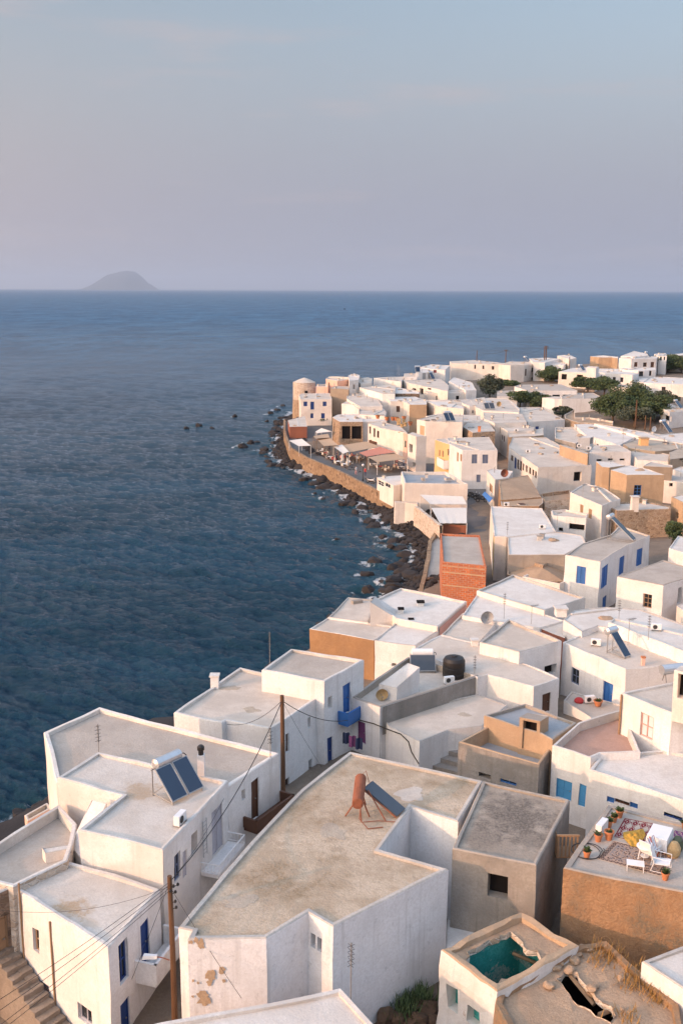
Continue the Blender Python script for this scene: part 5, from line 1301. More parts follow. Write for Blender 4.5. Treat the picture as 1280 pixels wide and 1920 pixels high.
house_three_arches = house('white house with three arched brown openings by the square', [(7.83, 205.93), (12.83, 198.68), (12.07, 208.64), (8.22, 216.67), (5.54, 213.12)], 8.4, None, ops=[(4, 'win', 0.71, 6.36, 1.93, 7.87, 'brown'), (4, 'win', 3.46, 6.01, 4.56, 7.87, 'brown'), (4, 'win', 5.54, 6.17, 6.92, 7.62, 'brown')], wall='cream', roof='rpale', par=0.06, th=0.15, rim='rpale')
house_green_balcony = house('pink stone house with a green balcony above the cafe', [(9.2, 206.08), (11.22, 202.39), (12.85, 197.63), (13.04, 199.41), (12.12, 209.4), (7.9, 206.68)], 8.3, None, ops=[(1, 'win', 0.73, 5.62, 1.89, 6.97, 'green'), (1, 'win', 3.15, 5.5, 4.51, 6.88, 'green'), (0, 'door', -0.14, 5.71, 0.56, 7.42, 'brown'), (0, 'win', 1.82, 5.95, 2.35, 7.41, 'brown'), (0, 'win', 2.96, 5.92, 3.48, 7.3, 'brown')], wall='pink', roof='rpale', par=0.06, th=0.15, rim='rimgrey')
house_square_back = house('long low white roof behind the stone terrace', [(4.56, 220.94), (9.89, 221.82), (6.98, 235.48), (-0.97, 233.62), (-2.09, 228.88)], 7.75, None, ops=[(4, 'win', 1.55, 5.85, 2.39, 7.0, 'deepblue'), (4, 'win', 4.76, 5.85, 5.6, 7.0, 'deepblue'), (4, 'win', 8.33, 5.85, 9.17, 7.0, 'deepblue')], wall='cream', roof='rwhite', par=0.05, th=0.15)
house_beach_blue = house('two storey white house with blue shutters on the point', [(-10.24, 254.01), (-2.52, 254.89), (-3.22, 269.53), (-10.59, 268.58), (-11.12, 262.74)], 9.1, 1.9, ops=[(0, 'shut', 0.63, 7.33, 1.56, 8.49, 'deepblue'), (0, 'door', 2.36, 6.48, 3.3, 8.45, 'deepblue'), (0, 'shut', 5.47, 7.29, 6.4, 8.45, 'deepblue'), (0, 'door', 2.36, 4.27, 3.09, 5.54, 'deepblue'), (0, 'shut', 5.07, 4.24, 5.98, 5.51, 'deepblue')], wall='cream', roof='rpale', par=0.1, th=0.2)
house_pink_low = house('low pink terrace house beside the stone tower', [(-3.91, 271.15), (-4.38, 279.67), (-6.74, 277.82), (-6.94, 272.21)], 10.6, None, wall='pink', roof='rpale', par=0.5, th=0.15)
house_pink_tall = house('tall salmon pink house on the point', [(-1.26, 274.61), (1.68, 278.09), (2.08, 286.17), (-3.47, 290.12), (-4.47, 281.25)], 11.9, None, ops=[(4, 'hole', 1.67, 9.88, 2.51, 11.03, 'greypaint'), (4, 'shut', 5.12, 9.88, 5.96, 11.03, 'greypaint')], wall='pink', roof='rpale', par=0.3, th=0.15)
house_dark_stone = house('dark taupe house behind the blue shuttered point house', [(1.76, 260.73), (1.85, 268.99), (-1.9, 269.31), (-3.03, 262.78)], 11.0, None, wall='taupe', roof='rgrey', par=0.04, th=0.15, rim='cement')
house_cream_block = house('cream block with a brown side by the pink house', [(1.93, 265.23), (4.36, 267.83), (4.93, 282.44), (3.39, 288.65), (1.75, 282.29)], 12.8, None, ops=[(0, 'hole', 1.46, 10.34, 2.05, 11.69, 'brown')], wall='cream', roof='rwhite', par=0.06, th=0.12)
house_white_point_a = house('white house with narrow windows beyond the dark taupe house', [(4.94, 269.15), (7.84, 270.5), (8.47, 284.72), (7.17, 288.78), (3.75, 283.15)], 11.7, None, ops=[(4, 'win', 4.08, 9.43, 6.46, 10.46, 'brown')], wall='cream', roof='rpale', par=0.1, th=0.15)
house_white_point_b = house('large blank white house with a slanting pale roof', [(9.96, 250.56), (13.02, 250.07), (14.37, 272.26), (8.16, 273.7), (4.47, 267.12)], 10.9, None, wall='white', roof='rpale', par=0.05, th=0.15, rim='rpale')
house_white_point_c = house('small white house with a stepped parapet below the blank house', [(1.14, 253.16), (4.17, 235.75), (9.45, 236.79), (8.7, 255.44), (4.59, 273.56), (1.65, 271.17)], 9.4, None, ops=[(0, 'win', 10.51, 7.38, 11.35, 8.53, 'timber'), (0, 'shut', 14.81, 7.38, 15.65, 8.53, 'timber')], wall='cream', roof='rpale', par=0.12, th=0.15)
house_white_lean = house('white cottage with a slanting side wall by the square', [(2.51, 244.58), (3.96, 234.18), (4.27, 241.06), (1.56, 253.97), (-0.1, 246.31)], 8.9, None, wall='white', roof='rpale', par=0.06, th=0.15, rim='rimgrey')
house_tan_wide = house('wide pale wall with a rail above the square', [(4.05, 227.89), (9.57, 224.99), (10.2, 231.25), (9.77, 244.8), (4.2, 242.83)], 8.5, None, wall='cream', roof='rpale', par=0.06, th=0.15, rim='rimgrey')
house_orange_end = house('orange end wall of a small house', [(10.21, 254.51), (11.53, 251.5), (10.41, 259.8), (8.95, 257.61)], 10.4, None, wall='orange', roof='rpale', par=0.04, th=0.1)
house_white_slab = house('white house with a broad slab roof and a rubble side', [(19.4, 255.91), (19.82, 260.17), (15.75, 271.26), (11.31, 277.06), (10.29, 256.6)], 10.4, None, ops=[(4, 'win', 2.1, 8.38, 2.94, 9.53, 'brown')], wall='darkstone', roof='rwhite', par=0.03, th=0.12, rim='rpale')
house_cream_window = house('cream house with one brown shuttered window and an ochre wing', [(11.74, 244.58), (14.86, 244.7), (15.98, 237.13), (20.67, 246.79), (18.44, 255.54), (11.04, 254.25)], 9.7, None, ops=[(0, 'shut', 1.39, 7.08, 2.26, 8.53, 'brown'), (5, 'hole', 3.81, 7.02, 5.69, 8.04, 'brown')], wall='cream', roof='rwhite', par=0.06, th=0.15)
house_ochre_wing = house('ochre walled wing with a white roof', [(19.82, 236.81), (20.71, 247.27), (15.47, 248.04), (15.89, 236.68)], 9.75, None, wall='tan', roof='rwhite', par=0.04, th=0.12, rim='rimgrey')
house_pink_gable = house('pale pink house with a slanting roof beside the ochre wing', [(22.46, 233.38), (27.56, 229.38), (27.95, 233.57), (25.77, 245.09), (20.47, 244.9)], 9.7, None, wall='cream', roof='rwhite', par=0.08, th=0.15, rim='rimgrey')
house_five_windows = house('white house with a dark door and four dark windows high in the town', [(18.27, 276.01), (26.48, 254.44), (28.31, 270.32), (28.03, 290.9), (22.41, 292.03), (16.74, 289.02)], 11.2, None, ops=[(0, 'hole', 1.94, 9.57, 4.36, 10.13, 'dark'), (0, 'hole', 6.57, 8.89, 8.82, 10.55, 'dark'), (0, 'hole', 11.4, 10.58, 13.62, 11.03, 'dark'), (0, 'hole', 16.33, 11.02, 18.38, 11.47, 'dark'), (0, 'hole', 20.47, 11.39, 22.42, 11.84, 'dark')], wall='cream', roof='rpale', par=0.05, th=0.15)
roof_hut_solar = house('white stair hut with a grey door between two solar panels', [(21.44, 287.53), (24.4, 289.14), (26.09, 308.08), (22.93, 306.25), (20.62, 287.49)], 13.1, 10.8, ops=[(0, 'door', 1.4, 11.18, 2.57, 12.93, 'greypaint')], wall='white', roof='rwhite', par=0.05, th=0.1, name='roof_hut', cat='stair hut', rim='rimgrey')
house_chimney_far = house('far white house with a thick square chimney and a red window', [(26.17, 300.22), (30.04, 297.26), (33.41, 315.68), (27.5, 318.92), (23.08, 308.26)], 13.2, None, ops=[(0, 'win', 0.81, 12.2, 1.82, 13.24, 'redcloth')], wall='white', roof='rwhite', par=0.1, th=0.15, rim='rpale')
house_far_edge = house('low white house on the skyline by two thin masts', [(17.52, 286.53), (21.05, 286.69), (21.5, 299.77), (18.13, 298.7)], 12.0, None, wall='white', roof='rpale', par=0.05, th=0.12)
house_pale_far = house('long pale roof on the sea skyline', [(12.26, 283.8), (16.16, 278.74), (18.05, 295.13), (12.91, 293.46), (8.98, 290.46)], 11.4, None, ops=[(0, 'win', 3.01, 9.38, 3.85, 10.53, 'greypaint')], wall='white', roof='rpale', par=0.05, th=0.12)
house_cream_box_far = house('small cream box house under the pale skyline roof', [(13.89, 281.35), (16.11, 279.91), (16.49, 284.59), (14.23, 288.5), (12.36, 287.06)], 11.0, None, wall='cream', roof='rpale', par=0.04, th=0.12, rim='rimgrey')
house_low_pink = house('low pink walled house with a pale roof below the four windows', [(21.92, 259.7), (32.04, 260.52), (32.53, 268.26), (21.37, 266.24)], 10.2, None, ops=[(0, 'win', 2.12, 8.3, 2.96, 9.45, 'brown'), (0, 'hole', 7.31, 8.3, 8.15, 9.45, 'brown')], wall='cream', roof='rpale', par=0.05, th=0.12)
house_white_arch_roof = house('white house with a wavy parapet beside the grey green tree', [(31.73, 259.89), (34.44, 261.1), (36.06, 282.66), (32.86, 300.33), (29.95, 286.32)], 10.9, None, wall='white', roof='rwhite', par=0.06, th=0.15)
house_mid_pale = house('pale roofed house behind the beige tall house', [(26.17, 246.96), (28.26, 235.35), (32.98, 241.67), (32.4, 252.98), (29.67, 250.92), (20.49, 249.61)], 9.5, None, wall='white', roof='rpale', par=0.03, th=0.15, rim='rimgrey')
house_low_green = house('greenish grey house with small windows below the wavy parapet', [(29.28, 232.7), (33.56, 234.56), (35.54, 253.24), (31.91, 249.16), (28.36, 239.67)], 9.9, None, ops=[(0, 'win', 0.7, 8.22, 1.12, 8.91, 'greyblue')], wall='cream', roof='rpale', par=0.06, th=0.15)
house_behind_panel = house('pale house behind the twin solar panel on the beige house', [(25.15, 208.67), (28.88, 209.46), (30.03, 219.47), (21.6, 222.22), (17.94, 217.61)], 9.4, None, ops=[(4, 'win', 9.03, 7.26, 9.87, 8.41, 'greyblue')], wall='cream', roof='rpale', par=0.04, th=0.15)
house_seafront = house('beige house with a wet blue grey roof at the bend of the sea wall', [(9.71, 153.6), (19.34, 152.98), (17.06, 163.49), (9.77, 163.72)], 6.9, None, wall='cream', roof='rblue', par=0.5, th=0.3)
house_seafront_low = house('lower sea terrace wall of the beige house', [(8.18, 151.8), (9.71, 151.83), (11.56, 150.87), (11.8, 152.43), (9.63, 152.58), (8.09, 152.55)], 4.2, 0.2, wall='cream', roof='rpale', par=0.5, th=0.2, name='terrace', cat='terrace')
# -- the far houses along the skyline
far_long_house = house('long white two storey house on the left skyline with many windows', [(34.11, 319.47), (48.37, 315.54), (51.14, 310.43), (55.67, 312.41), (52.26, 315.76), (47.1, 328.47), (42.72, 334.11), (34.44, 327.75)], 13.6, None, ops=[(0, 'win', 7.19, 12.02, 7.67, 13.3, 'brown'), (0, 'win', 9.71, 11.96, 10.27, 13.1, 'brown'), (0, 'win', 12.63, 11.9, 13.36, 12.99, 'brown')], wall='cream', roof='rpale', par=0.06, th=0.15, rim='rpale')
far_white_block = house('white block house with a brown balcony on the skyline', [(51.61, 312.51), (55.86, 313.43), (62.3, 323.85), (61.54, 328.33), (54.34, 331.78), (49.06, 318.38)], 13.4, None, ops=[(0, 'win', -2.55, 11.69, -1.2, 12.92, 'brown'), (1, 'win', 6.12, 10.93, 7.41, 12.31, 'dark'), (1, 'win', 6.48, 8.0, 7.76, 9.34, 'dark'), (1, 'shut1', 0.6, 10.17, 1.94, 12.3, 'brown')], wall='cream', roof='rpale', par=0.06, th=0.15, rim='rimgrey')
far_dark_gap_house = house('far white house behind the tall twin pole', [(59.37, 316.7), (62.4, 315.04), (70.74, 332.8), (67.02, 338.77), (60.97, 334.26)], 14.2, None, wall='white', roof='rwhite', par=0.06, th=0.15, rim='rimgrey')
far_teal_door = house('far white house with a teal arched door between two blue windows', [(68.56, 317.24), (68.96, 317.26), (73.4, 332.35), (66.0, 331.94), (63.38, 320.55)], 13.3, None, ops=[(4, 'win', 1.29, 11.06, 2.18, 12.24, 'greyblue'), (4, 'door', 2.66, 10.63, 3.98, 12.3, 'teal'), (4, 'win', 4.57, 11.21, 5.5, 12.38, 'greyblue')], wall='white', roof='rwhite', par=0.08, th=0.15)
far_balcony_house = house('white house with three brown shaded balcony openings', [(72.47, 295.66), (74.06, 297.24), (75.96, 317.71), (70.63, 314.7), (63.54, 299.78)], 12.6, None, ops=[(4, 'hole', 0.89, 10.38, 2.45, 11.98, 'brown'), (4, 'hole', 5.41, 10.69, 7.1, 11.95, 'redwash'), (4, 'hole', 8.31, 10.63, 9.95, 11.94, 'redwash')], wall='cream', roof='rwhite', par=0.08, th=0.15)
far_balcony_tower = house('square white tower room beside the shaded balconies', [(72.0, 289.74), (73.63, 293.0), (71.18, 295.78), (69.62, 291.19)], 14.6, None, wall='white', roof='rwhite', par=0.04, th=0.12, cat='house', rim='rimgrey')
far_white_windows = house('white two storey house with a brown shutter and two windows', [(82.85, 291.27), (86.37, 297.32), (85.55, 314.73), (79.47, 316.11), (75.08, 301.34)], 12.4, None, ops=[(4, 'shut', 1.96, 10.12, 4.04, 11.36, 'brown'), (4, 'win', 5.95, 10.04, 7.0, 11.39, 'brown'), (4, 'win', 8.6, 10.11, 9.63, 11.48, 'brown'), (4, 'win', 2.06, 7.24, 5.16, 8.38, 'dark')], wall='white', roof='rwhite', par=0.08, th=0.15, rim='rpale')
far_white_wide = house('white house with brown doors along an upper balcony on the skyline', [(90.11, 318.85), (98.65, 321.3), (102.32, 331.67), (94.63, 331.2), (87.22, 322.61)], 15.2, None, ops=[(0, 'door', -1.68, 12.76, -0.7, 14.14, 'brown'), (0, 'door', 1.02, 12.71, 2.19, 14.15, 'brown'), (0, 'win', 4.22, 12.66, 5.51, 13.97, 'brown'), (0, 'door', 6.88, 12.43, 8.09, 14.11, 'brown')], wall='white', roof='rwhite', par=0.06, th=0.12, rim='rimgrey')
far_white_lower = house('lower white wing with dark openings under the upper balcony', [(87.31, 301.18), (93.23, 303.69), (96.13, 313.71), (85.67, 311.48), (83.29, 306.41)], 12.9, None, ops=[(0, 'win', 0.32, 11.18, 1.91, 12.65, 'dark'), (0, 'win', 3.99, 11.29, 4.94, 12.72, 'dark')], wall='white', roof='rwhite', par=0.05, th=0.12)
far_gable = house('white gabled house at the top of the skyline', [(92.23, 322.76), (98.42, 330.39), (99.96, 334.81), (96.88, 340.46), (89.67, 329.85)], [15.6, 15.4, 15.8, 16.4, 15.4], None, wall='white', roof='rwhite', par=0.03, th=0.1, rim='rimgrey')
far_brown_house = house('brown walled house on the far skyline', [(84.04, 335.71), (88.27, 335.13), (88.77, 329.83), (91.14, 338.25), (87.98, 345.42), (82.3, 339.85)], 14.6, None, ops=[(1, 'hole', -2.47, 12.03, -0.72, 13.13, 'dark')], wall='tan', roof='rwhite', par=0.04, th=0.12)
far_skyline_a = house('low white house left of the brown skyline house', [(71.23, 320.32), (74.69, 326.45), (76.01, 343.44), (71.12, 338.75)], 14.9, None, wall='cream', roof='rwhite', par=0.04, th=0.12)
far_skyline_b = house('white house with teal windows at the end of the skyline', [(101.13, 327.4), (103.05, 325.45), (106.01, 334.06), (107.99, 343.06), (102.92, 338.24)], 15.6, None, ops=[(0, 'win', 0.43, 14.2, 1.12, 15.62, 'teal'), (0, 'win', 1.73, 14.4, 2.32, 15.6, 'greyblue')], wall='white', roof='rwhite', par=0.04, th=0.12)
far_stone_right = house('grey stone house at the right end of the skyline', [(106.47, 334.57), (113.59, 337.16), (116.52, 348.54), (107.57, 338.97)], 15.3, None, ops=[(0, 'hole', 4.37, 12.89, 5.48, 14.19, 'dark')], wall='taupe', roof='rwhite', par=0.04, th=0.12)
far_white_big = house('big plain white house with one brown window among the trees', [(84.94, 281.87), (94.01, 277.23), (101.19, 298.83), (94.36, 302.86), (87.07, 298.18), (82.67, 285.66)], 11.0, None, ops=[(0, 'win', 3.47, 8.73, 4.52, 10.12, 'brown'), (0, 'win', 3.45, 6.73, 4.5, 7.14, 'brown')], wall='white', roof='rwhite', par=0.1, th=0.15)
far_tan_hut = house('small tan cube house behind the dark tree', [(79.92, 271.67), (84.28, 279.48), (77.66, 284.69), (73.54, 277.81)], 10.3, None, ops=[(3, 'win', 1.55, 8.4, 2.39, 9.55, 'brown'), (3, 'win', 6.22, 8.4, 7.06, 9.55, 'brown')], wall='cream', roof='rgrey', par=0.04, th=0.15, rim='cement')
far_ribbed_roof = house('long white school like building with a ribbed roof', [(47.47, 260.67), (60.52, 261.63), (60.15, 279.22), (48.19, 277.47), (46.12, 272.51)], 10.8, None, ops=[(0, 'win', 1.02, 9.17, 2.97, 9.88, 'dark'), (0, 'win', 3.74, 9.16, 5.69, 9.8, 'dark'), (0, 'win', 6.58, 9.14, 8.58, 9.75, 'dark'), (0, 'win', 9.38, 8.98, 11.32, 9.74, 'dark')], wall='white', roof='rgrey', par=0.05, th=0.15, rim='rimgrey')
far_white_bays = house('white building with two bays and black satellite dishes', [(52.9, 252.39), (57.5, 252.56), (58.48, 257.0), (53.93, 258.47), (50.34, 255.28)], 9.6, None, ops=[(0, 'shut', 1.76, 7.7, 2.6, 8.85, 'greypaint')], wall='white', roof='rpale', par=0.04, th=0.12, rim='rimgrey')
far_blank_white = house('blank white hall with a tiled parapet', [(54.05, 249.59), (64.86, 250.96), (65.58, 265.5), (60.07, 264.2), (55.22, 255.6)], 9.9, None, wall='white', roof='rgrey', par=0.12, th=0.2, rim='rpale')
far_tiled_left = house('low house with black tile stripes beside the grey green tree', [(39.41, 257.92), (44.53, 258.11), (46.17, 274.56), (41.35, 270.93)], 9.6, None, ops=[(0, 'shut', 1.9, 7.46, 2.74, 8.61, 'deepblue')], wall='white', roof='rgrey', par=0.05, th=0.12)
far_right_white = house('white house with a dark open porch by the right edge', [(72.88, 225.01), (77.05, 227.52), (78.77, 233.32), (78.24, 242.01), (73.33, 233.13)], 9.6, None, ops=[(4, 'hole', 3.15, 7.4, 8.4, 8.63, 'redwash')], wall='white', roof='rpale', par=0.05, th=0.15)
far_flat_left = house('white house with a pale flat roof before the grey green tree', [(30.37, 262.48), (34.73, 263.77), (36.49, 289.48), (33.1, 286.68)], 10.6, None, ops=[(0, 'hole', 1.97, 8.46, 2.81, 9.61, 'brown')], wall='white', roof='rpale', par=0.06, th=0.15, rim='rpale')
far_twin_white = house('white house with a bright parapet and a red cupboard on its roof', [(38.39, 217.31), (38.5, 208.91), (47.03, 213.3), (46.61, 232.33), (45.97, 236.52), (41.46, 236.37)], 9.3, None, ops=[(1, 'shut', 1.98, 7.16, 2.82, 8.31, 'deepblue')], wall='white', roof='rpale', par=0.08, th=0.15, rim='rimgrey')
house_ruined_rubble_far = house('broken walled yard with rubble before the trees', [(47.95, 217.2), (49.23, 210.52), (55.64, 207.51), (57.11, 212.74), (53.65, 219.47), (50.51, 219.02), (53.66, 234.13), (49.38, 224.39)], 9.1, None, wall='stone', roof='rearth', par=0.4, th=0.2, name='ruined_yard', cat='ruin', rim='rpale')
house_panel_mid = house('pale house carrying a grey twin solar panel', [(30.6, 230.72), (31.24, 224.23), (38.69, 221.35), (40.25, 229.38), (40.44, 239.74), (40.54, 249.09), (36.43, 251.88), (31.05, 246.81)], 9.9, None, ops=[(1, 'hole', 1.34, 7.76, 2.18, 8.91, 'timber'), (1, 'shut', 5.57, 7.76, 6.41, 8.91, 'timber')], wall='cream', roof='rpale', par=0.08, th=0.15)

# -- small built pieces of the left hand houses
house_panelled_door = house('old stone fronted house with a panelled wooden door at the left edge', [(-16.31, 40.03), (-17.42, 38.72), (-15.06, 37.5), (-13.82, 38.74)], 11.15, None, ops=[(2, 'door', 0.78, 7.78, 1.3, 9.96, 'timber')], wall='darkstone', roof='rwhite', par=0.1, th=0.25, fine=True, amp=0.05, rim='rimgrey')
left_terrace = house('flat white terrace with a stone parapet above the sea', [(-13.79, 45.48), (-16.59, 40.2), (-16.03, 39.29), (-13.82, 38.43), (-12.03, 40.49), (-12.38, 43.56)], 11.3, None, wall='paleston', roof='rgrey', par=0.55, th=0.3, fine=True, name='terrace', cat='terrace')
buttress_wedge = house('sloping pink plastered buttress against the white house wall', [(-12.49, 42.45), (-11.76, 41.41), (-11.01, 43.7), (-11.75, 44.06)], [10.9, 10.9, 12.3, 12.3], 10.2, wall='cream', roof='cream', par=0.03, th=0.06, name='buttress', cat='buttress')
terrace_bench = house('low built bench on the left terrace', [(-13.19, 41.09), (-12.14, 41.54), (-12.31, 41.85), (-13.46, 41.53)], 11.25, 10.4, wall='cream', roof='rim', par=0.03, th=0.05, name='bench', cat='bench', rim='rimgrey')
low_sea_wall = house('small low pink walled pen at the water below the large house', [(-17.07, 50.46), (-16.12, 51.86), (-16.59, 52.47), (-17.47, 51.09)], 7.6, None, wall='pink', roof='earthground', par=0.5, th=0.2, name='pen', cat='wall')
court_slab = house('pale paved yard at the foot of the concrete house', [(4.53, 38.17), (6.1, 38.18), (6.43, 39.35), (5.81, 40.41), (4.84, 40.72)], 8.3, 6.5, wall='damp', roof='rwhite', par=0.03, th=0.05, name='yard', cat='yard')
c_ = B(); c_.box(-7.05, 46.11, 12.2, -6.71, 46.45, 13.55)
ch_ = c_.make('chimney', 'white', house_heater)
c_ = B(); c_.lathe((-6.88, 46.28, 13.55), [(.13, 0), (.13, .22), (.18, .25), (.18, .42), (.1, .5)], 10); c_.make('cowl', 'black', ch_)
c_ = B(); c_.box(-8.61, 63.02, 10.049999999999999, -8.09, 63.54, 10.95); ch_ = c_.make('chimney', 'white', house_white_double)
c_ = B(); c_.box(-8.68, 62.95, 10.95, -8.03, 63.60, 11.05); c_.make('cap', 'rim', ch_)
c_ = B(); c_.box(6.79, 86.23, 8.35, 7.35, 86.79, 8.80); ch_ = c_.make('chimney', 'white', house_ochre_main)
c_ = B(); c_.box(6.72, 86.16, 8.80, 7.42, 86.86, 8.90); c_.make('cap', 'dark', ch_)
c_ = B(); c_.box(4.97, 84.13, 8.35, 5.41, 84.57, 8.85); ch_ = c_.make('chimney', 'white', house_ochre_main)
c_ = B(); c_.box(4.92, 84.07, 8.85, 5.47, 84.62, 8.95); c_.make('cap', 'dark', ch_)
c_ = B(); c_.box(5.77, 82.45, 8.0, 6.17, 82.85, 8.45); ch_ = c_.make('chimney', 'white', house_ochre_front)
c_ = B(); c_.box(5.72, 82.40, 8.45, 6.22, 82.90, 8.55); c_.make('cap', 'dark', ch_)
c_ = B(); c_.box(9.95, 73.29, 9.25, 10.45, 73.79, 9.85); ch_ = c_.make('chimney', 'white', house_long_grey)
c_ = B(); c_.box(9.89, 73.22, 9.85, 10.51, 73.85, 9.95); c_.make('cap', 'rim', ch_)
c_ = B(); c_.box(17.39, 78.29, 10.15, 18.23, 79.13, 10.80); ch_ = c_.make('chimney', 'worn', house_rounded)
c_ = B(); c_.box(17.29, 78.18, 10.80, 18.34, 79.23, 10.90); c_.make('cap', 'rim', ch_)
c_ = B(); c_.box(23.42, 72.43, 9.7, 23.68, 72.69, 10.60); ch_ = c_.make('chimney', 'concrete', house_blue_door)
c_ = B(); c_.box(23.38, 72.40, 10.60, 23.71, 72.72, 10.70); c_.make('cap', 'terracotta', ch_)
c_ = B(); c_.box(21.40, 68.20, 9.7, 21.64, 68.44, 10.45); ch_ = c_.make('chimney', 'pink', house_blue_door)
c_ = B(); c_.box(21.37, 68.17, 10.45, 21.67, 68.47, 10.55); c_.make('cap', 'terracotta', ch_)
c_ = B(); c_.box(26.38, 195.20, 8.95, 26.88, 195.70, 10.10); ch_ = c_.make('chimney', 'orange', house_alley_front)
c_ = B(); c_.box(26.31, 195.13, 10.10, 26.94, 195.76, 10.20); c_.make('cap', 'terracotta', ch_)
c_ = B(); c_.box(52.28, 176.02, 9.25, 53.68, 177.42, 10.70); ch_ = c_.make('chimney', 'apricot', house_grey_earth)
c_ = B(); c_.box(52.10, 175.85, 10.70, 53.85, 177.60, 10.80); c_.make('cap', 'tan', ch_)
c_ = B(); c_.box(36.22, 123.77, 8.95, 37.06, 124.61, 10.80); ch_ = c_.make('chimney', 'cream', stone_house)
c_ = B(); c_.box(36.11, 123.66, 10.80, 37.16, 124.71, 10.90); c_.make('cap', 'rim', ch_)
solar_heater('twin blue solar heater with a white tank on the stained white roof', (-7.7, 44.54, 12.34), 0.884, lift=0.15, plen=1.75)
solar_heater('single dark solar panel with a white tank beside the black water tank', (5.92, 69.27, 9.0), 0.011, panels=1, pw=1.85, plen=1.25, glass='panelgrey', tilt=52, lift=0.12, tank='whitepaint')
solar_heater('steep narrow solar heater with a silver tank above the bright blue door', (20.38, 70.24, 9.9), 0.624, panels=1, pw=0.75, plen=2.0, glass='panel', lift=0.1, tl=1.0)
solar_heater('silver solar heater with a long panel before the rubble stone house', (29.34, 102.85, 10.45), 0.985, panels=1, pw=1.0, plen=3.2, glass='panelgrey', tl=1.3, tilt=40)
solar_heater('twin solar heater on the tall beige seafront house', (20.99, 198.05, 10.7), 0.422, pw=1.0, plen=1.9)
solar_heater('grey twin solar panel on the pale house before the dark hedge', (32.93, 226.73, 9.8), 0.260, pw=1.15, plen=1.6, glass='panelgrey')
solar_heater('blue solar heater by the wooden poles', (62.87, 195.18, 9.0), 0.683, panels=1, pw=1.3, plen=2.6)
solar_heater('solar heater on the white porch house at the right edge', (77.16, 232.45, 9.5), 0.791, panels=1, pw=1.6, plen=2.0)
solar_heater('small solar heater left of the stair hut on the skyline', (21.43, 289.2, 13.0), 0.049, panels=1, pw=1.3, plen=1.8)
solar_heater('solar heater right of the stair hut on the skyline', (25.42, 288.72, 11.1), 0.570, panels=1, pw=1.2, plen=2.2)
solar_heater('solar heater on the shaded balcony house', (71.52, 304.22, 12.5), 0.731, panels=1, pw=1.6, plen=1.8)
solar_heater('solar heater high on the skyline house', (97.53, 326.37, 15.1), 0.865, panels=1, pw=1.2, plen=1.8)
solar_heater('solar heater left of the tall twin pole', (57.8, 319.44, 14.1), 0.953, panels=1, pw=1.2, plen=1.6)
ac_unit('white air conditioner box at the roof edge by the ladder', (-7.23, 41.76, 12.34), 1.24)
ac_unit('white air conditioner box on the low roof beside the black tank', (7.56, 66.75, 9.05), 0.30)
ac_unit('slatted air conditioner box under the steep silver heater', (19.12, 72.26, 9.9), -0.30)
ac_unit('slatted box on the long parapet roof', (23.89, 73.24, 10.8), -0.20)
ac_unit('air conditioner box at the end of the sloping earth roof', (22.67, 136.46, 6.9), 0.00)
ac_unit('air conditioner box on the white roof above the yellow house', (23.83, 117.16, 8.3), 0.00)
ac_unit('air conditioner box beside the ochre parapet wall', (41.24, 167.78, 9.95), 0.00)
ac_unit('second air conditioner box right of the ochre parapet wall', (40.27, 170.51, 9.95), 0.00)
ac_unit('air conditioner box on the narrow alley house', (34.42, 198.92, 8.7), 0.00)
ac_unit('dark air conditioner box on the long roof of narrow windows', (32.54, 175.37, 8.2), 0.00)
ac_unit('air conditioner box in front of the bright blue door', (17.68, 67.59, 7.3), 0.20)
antenna('tall lattice aerial at the roof joint of the large seaside house', (-12.57, 48.85, 12.3), 1.67, 0.6, 'lattice')
antenna('thin aerial standing against the sea behind the upper storey', (-4.99, 67.33, 10.2), 2.41, 0.6, 'lattice')
antenna('aerial at the end of the large grey roof beside the tall pole', (-3.64, 48.73, 12.1), 1.85, 0.6, 'lattice')
antenna('aerial in front of the big white gable near the bottom edge', (0.41, 32.74, 10.35), 2.36, 0.6, 'lattice')
antenna('aerial on the cement parapet beside the black water tank', (9.45, 67.67, 9.45), 1.36, 0.6, 'lattice')
antenna('lattice aerial on the cream rim roof', (13.52, 80.43, 9.3), 2.22, 0.6, 'lattice')
antenna('double aerial on the roof with the red end wall', (15.54, 79.08, 9.3), 1.60, 0.6, 'yagi')
antenna('thin aerial on the rounded white roof', (22.14, 77.23, 10.4), 1.60, 0.6, 'lattice')
antenna('fishbone aerial behind the steep silver heater', (21.57, 72.4, 9.9), 2.10, 0.6, 'yagi')
antenna('lattice aerial on the long parapet', (22.55, 70.79, 10.9), 1.93, 0.6, 'lattice')
antenna('aerial over the yellow house', (19.05, 113.39, 8.4), 1.64, 0.6, 'lattice')
antenna('aerial beside the dark open porch', (25.19, 115.48, 8.3), 2.37, 0.6, 'yagi')
antenna('aerial on the cream house with narrow windows', (31.02, 128.03, 10.0), 1.64, 0.6, 'yagi')
antenna('aerial in the middle of the broad white roofs', (50.01, 179.08, 9.3), 3.22, 0.6, 'yagi')
antenna('aerial over the sunken grey court', (44.26, 190.6, 8.6), 2.67, 0.6, 'lattice')
antenna('aerial in front of the three dark wall slots', (40.21, 149.81, 9.8), 2.12, 0.6, 'lattice')
antenna('aerial at the right edge by the fan unit', (50.57, 149.11, 8.6), 2.57, 0.6, 'yagi')
antenna('left mast of two on the sea skyline', (15.81, 290.45, 11.9), 3.30, 0.6, 'lattice')
antenna('right mast of two on the sea skyline', (16.29, 290.48, 11.9), 2.71, 0.6, 'yagi')
antenna('aerial behind the twin panel of the tall beige house', (22.72, 218.42, 9.5), 2.07, 0.6, 'lattice')
antenna('aerial on the low pink walled house', (28.72, 249.12, 10.3), 3.06, 0.6, 'lattice')
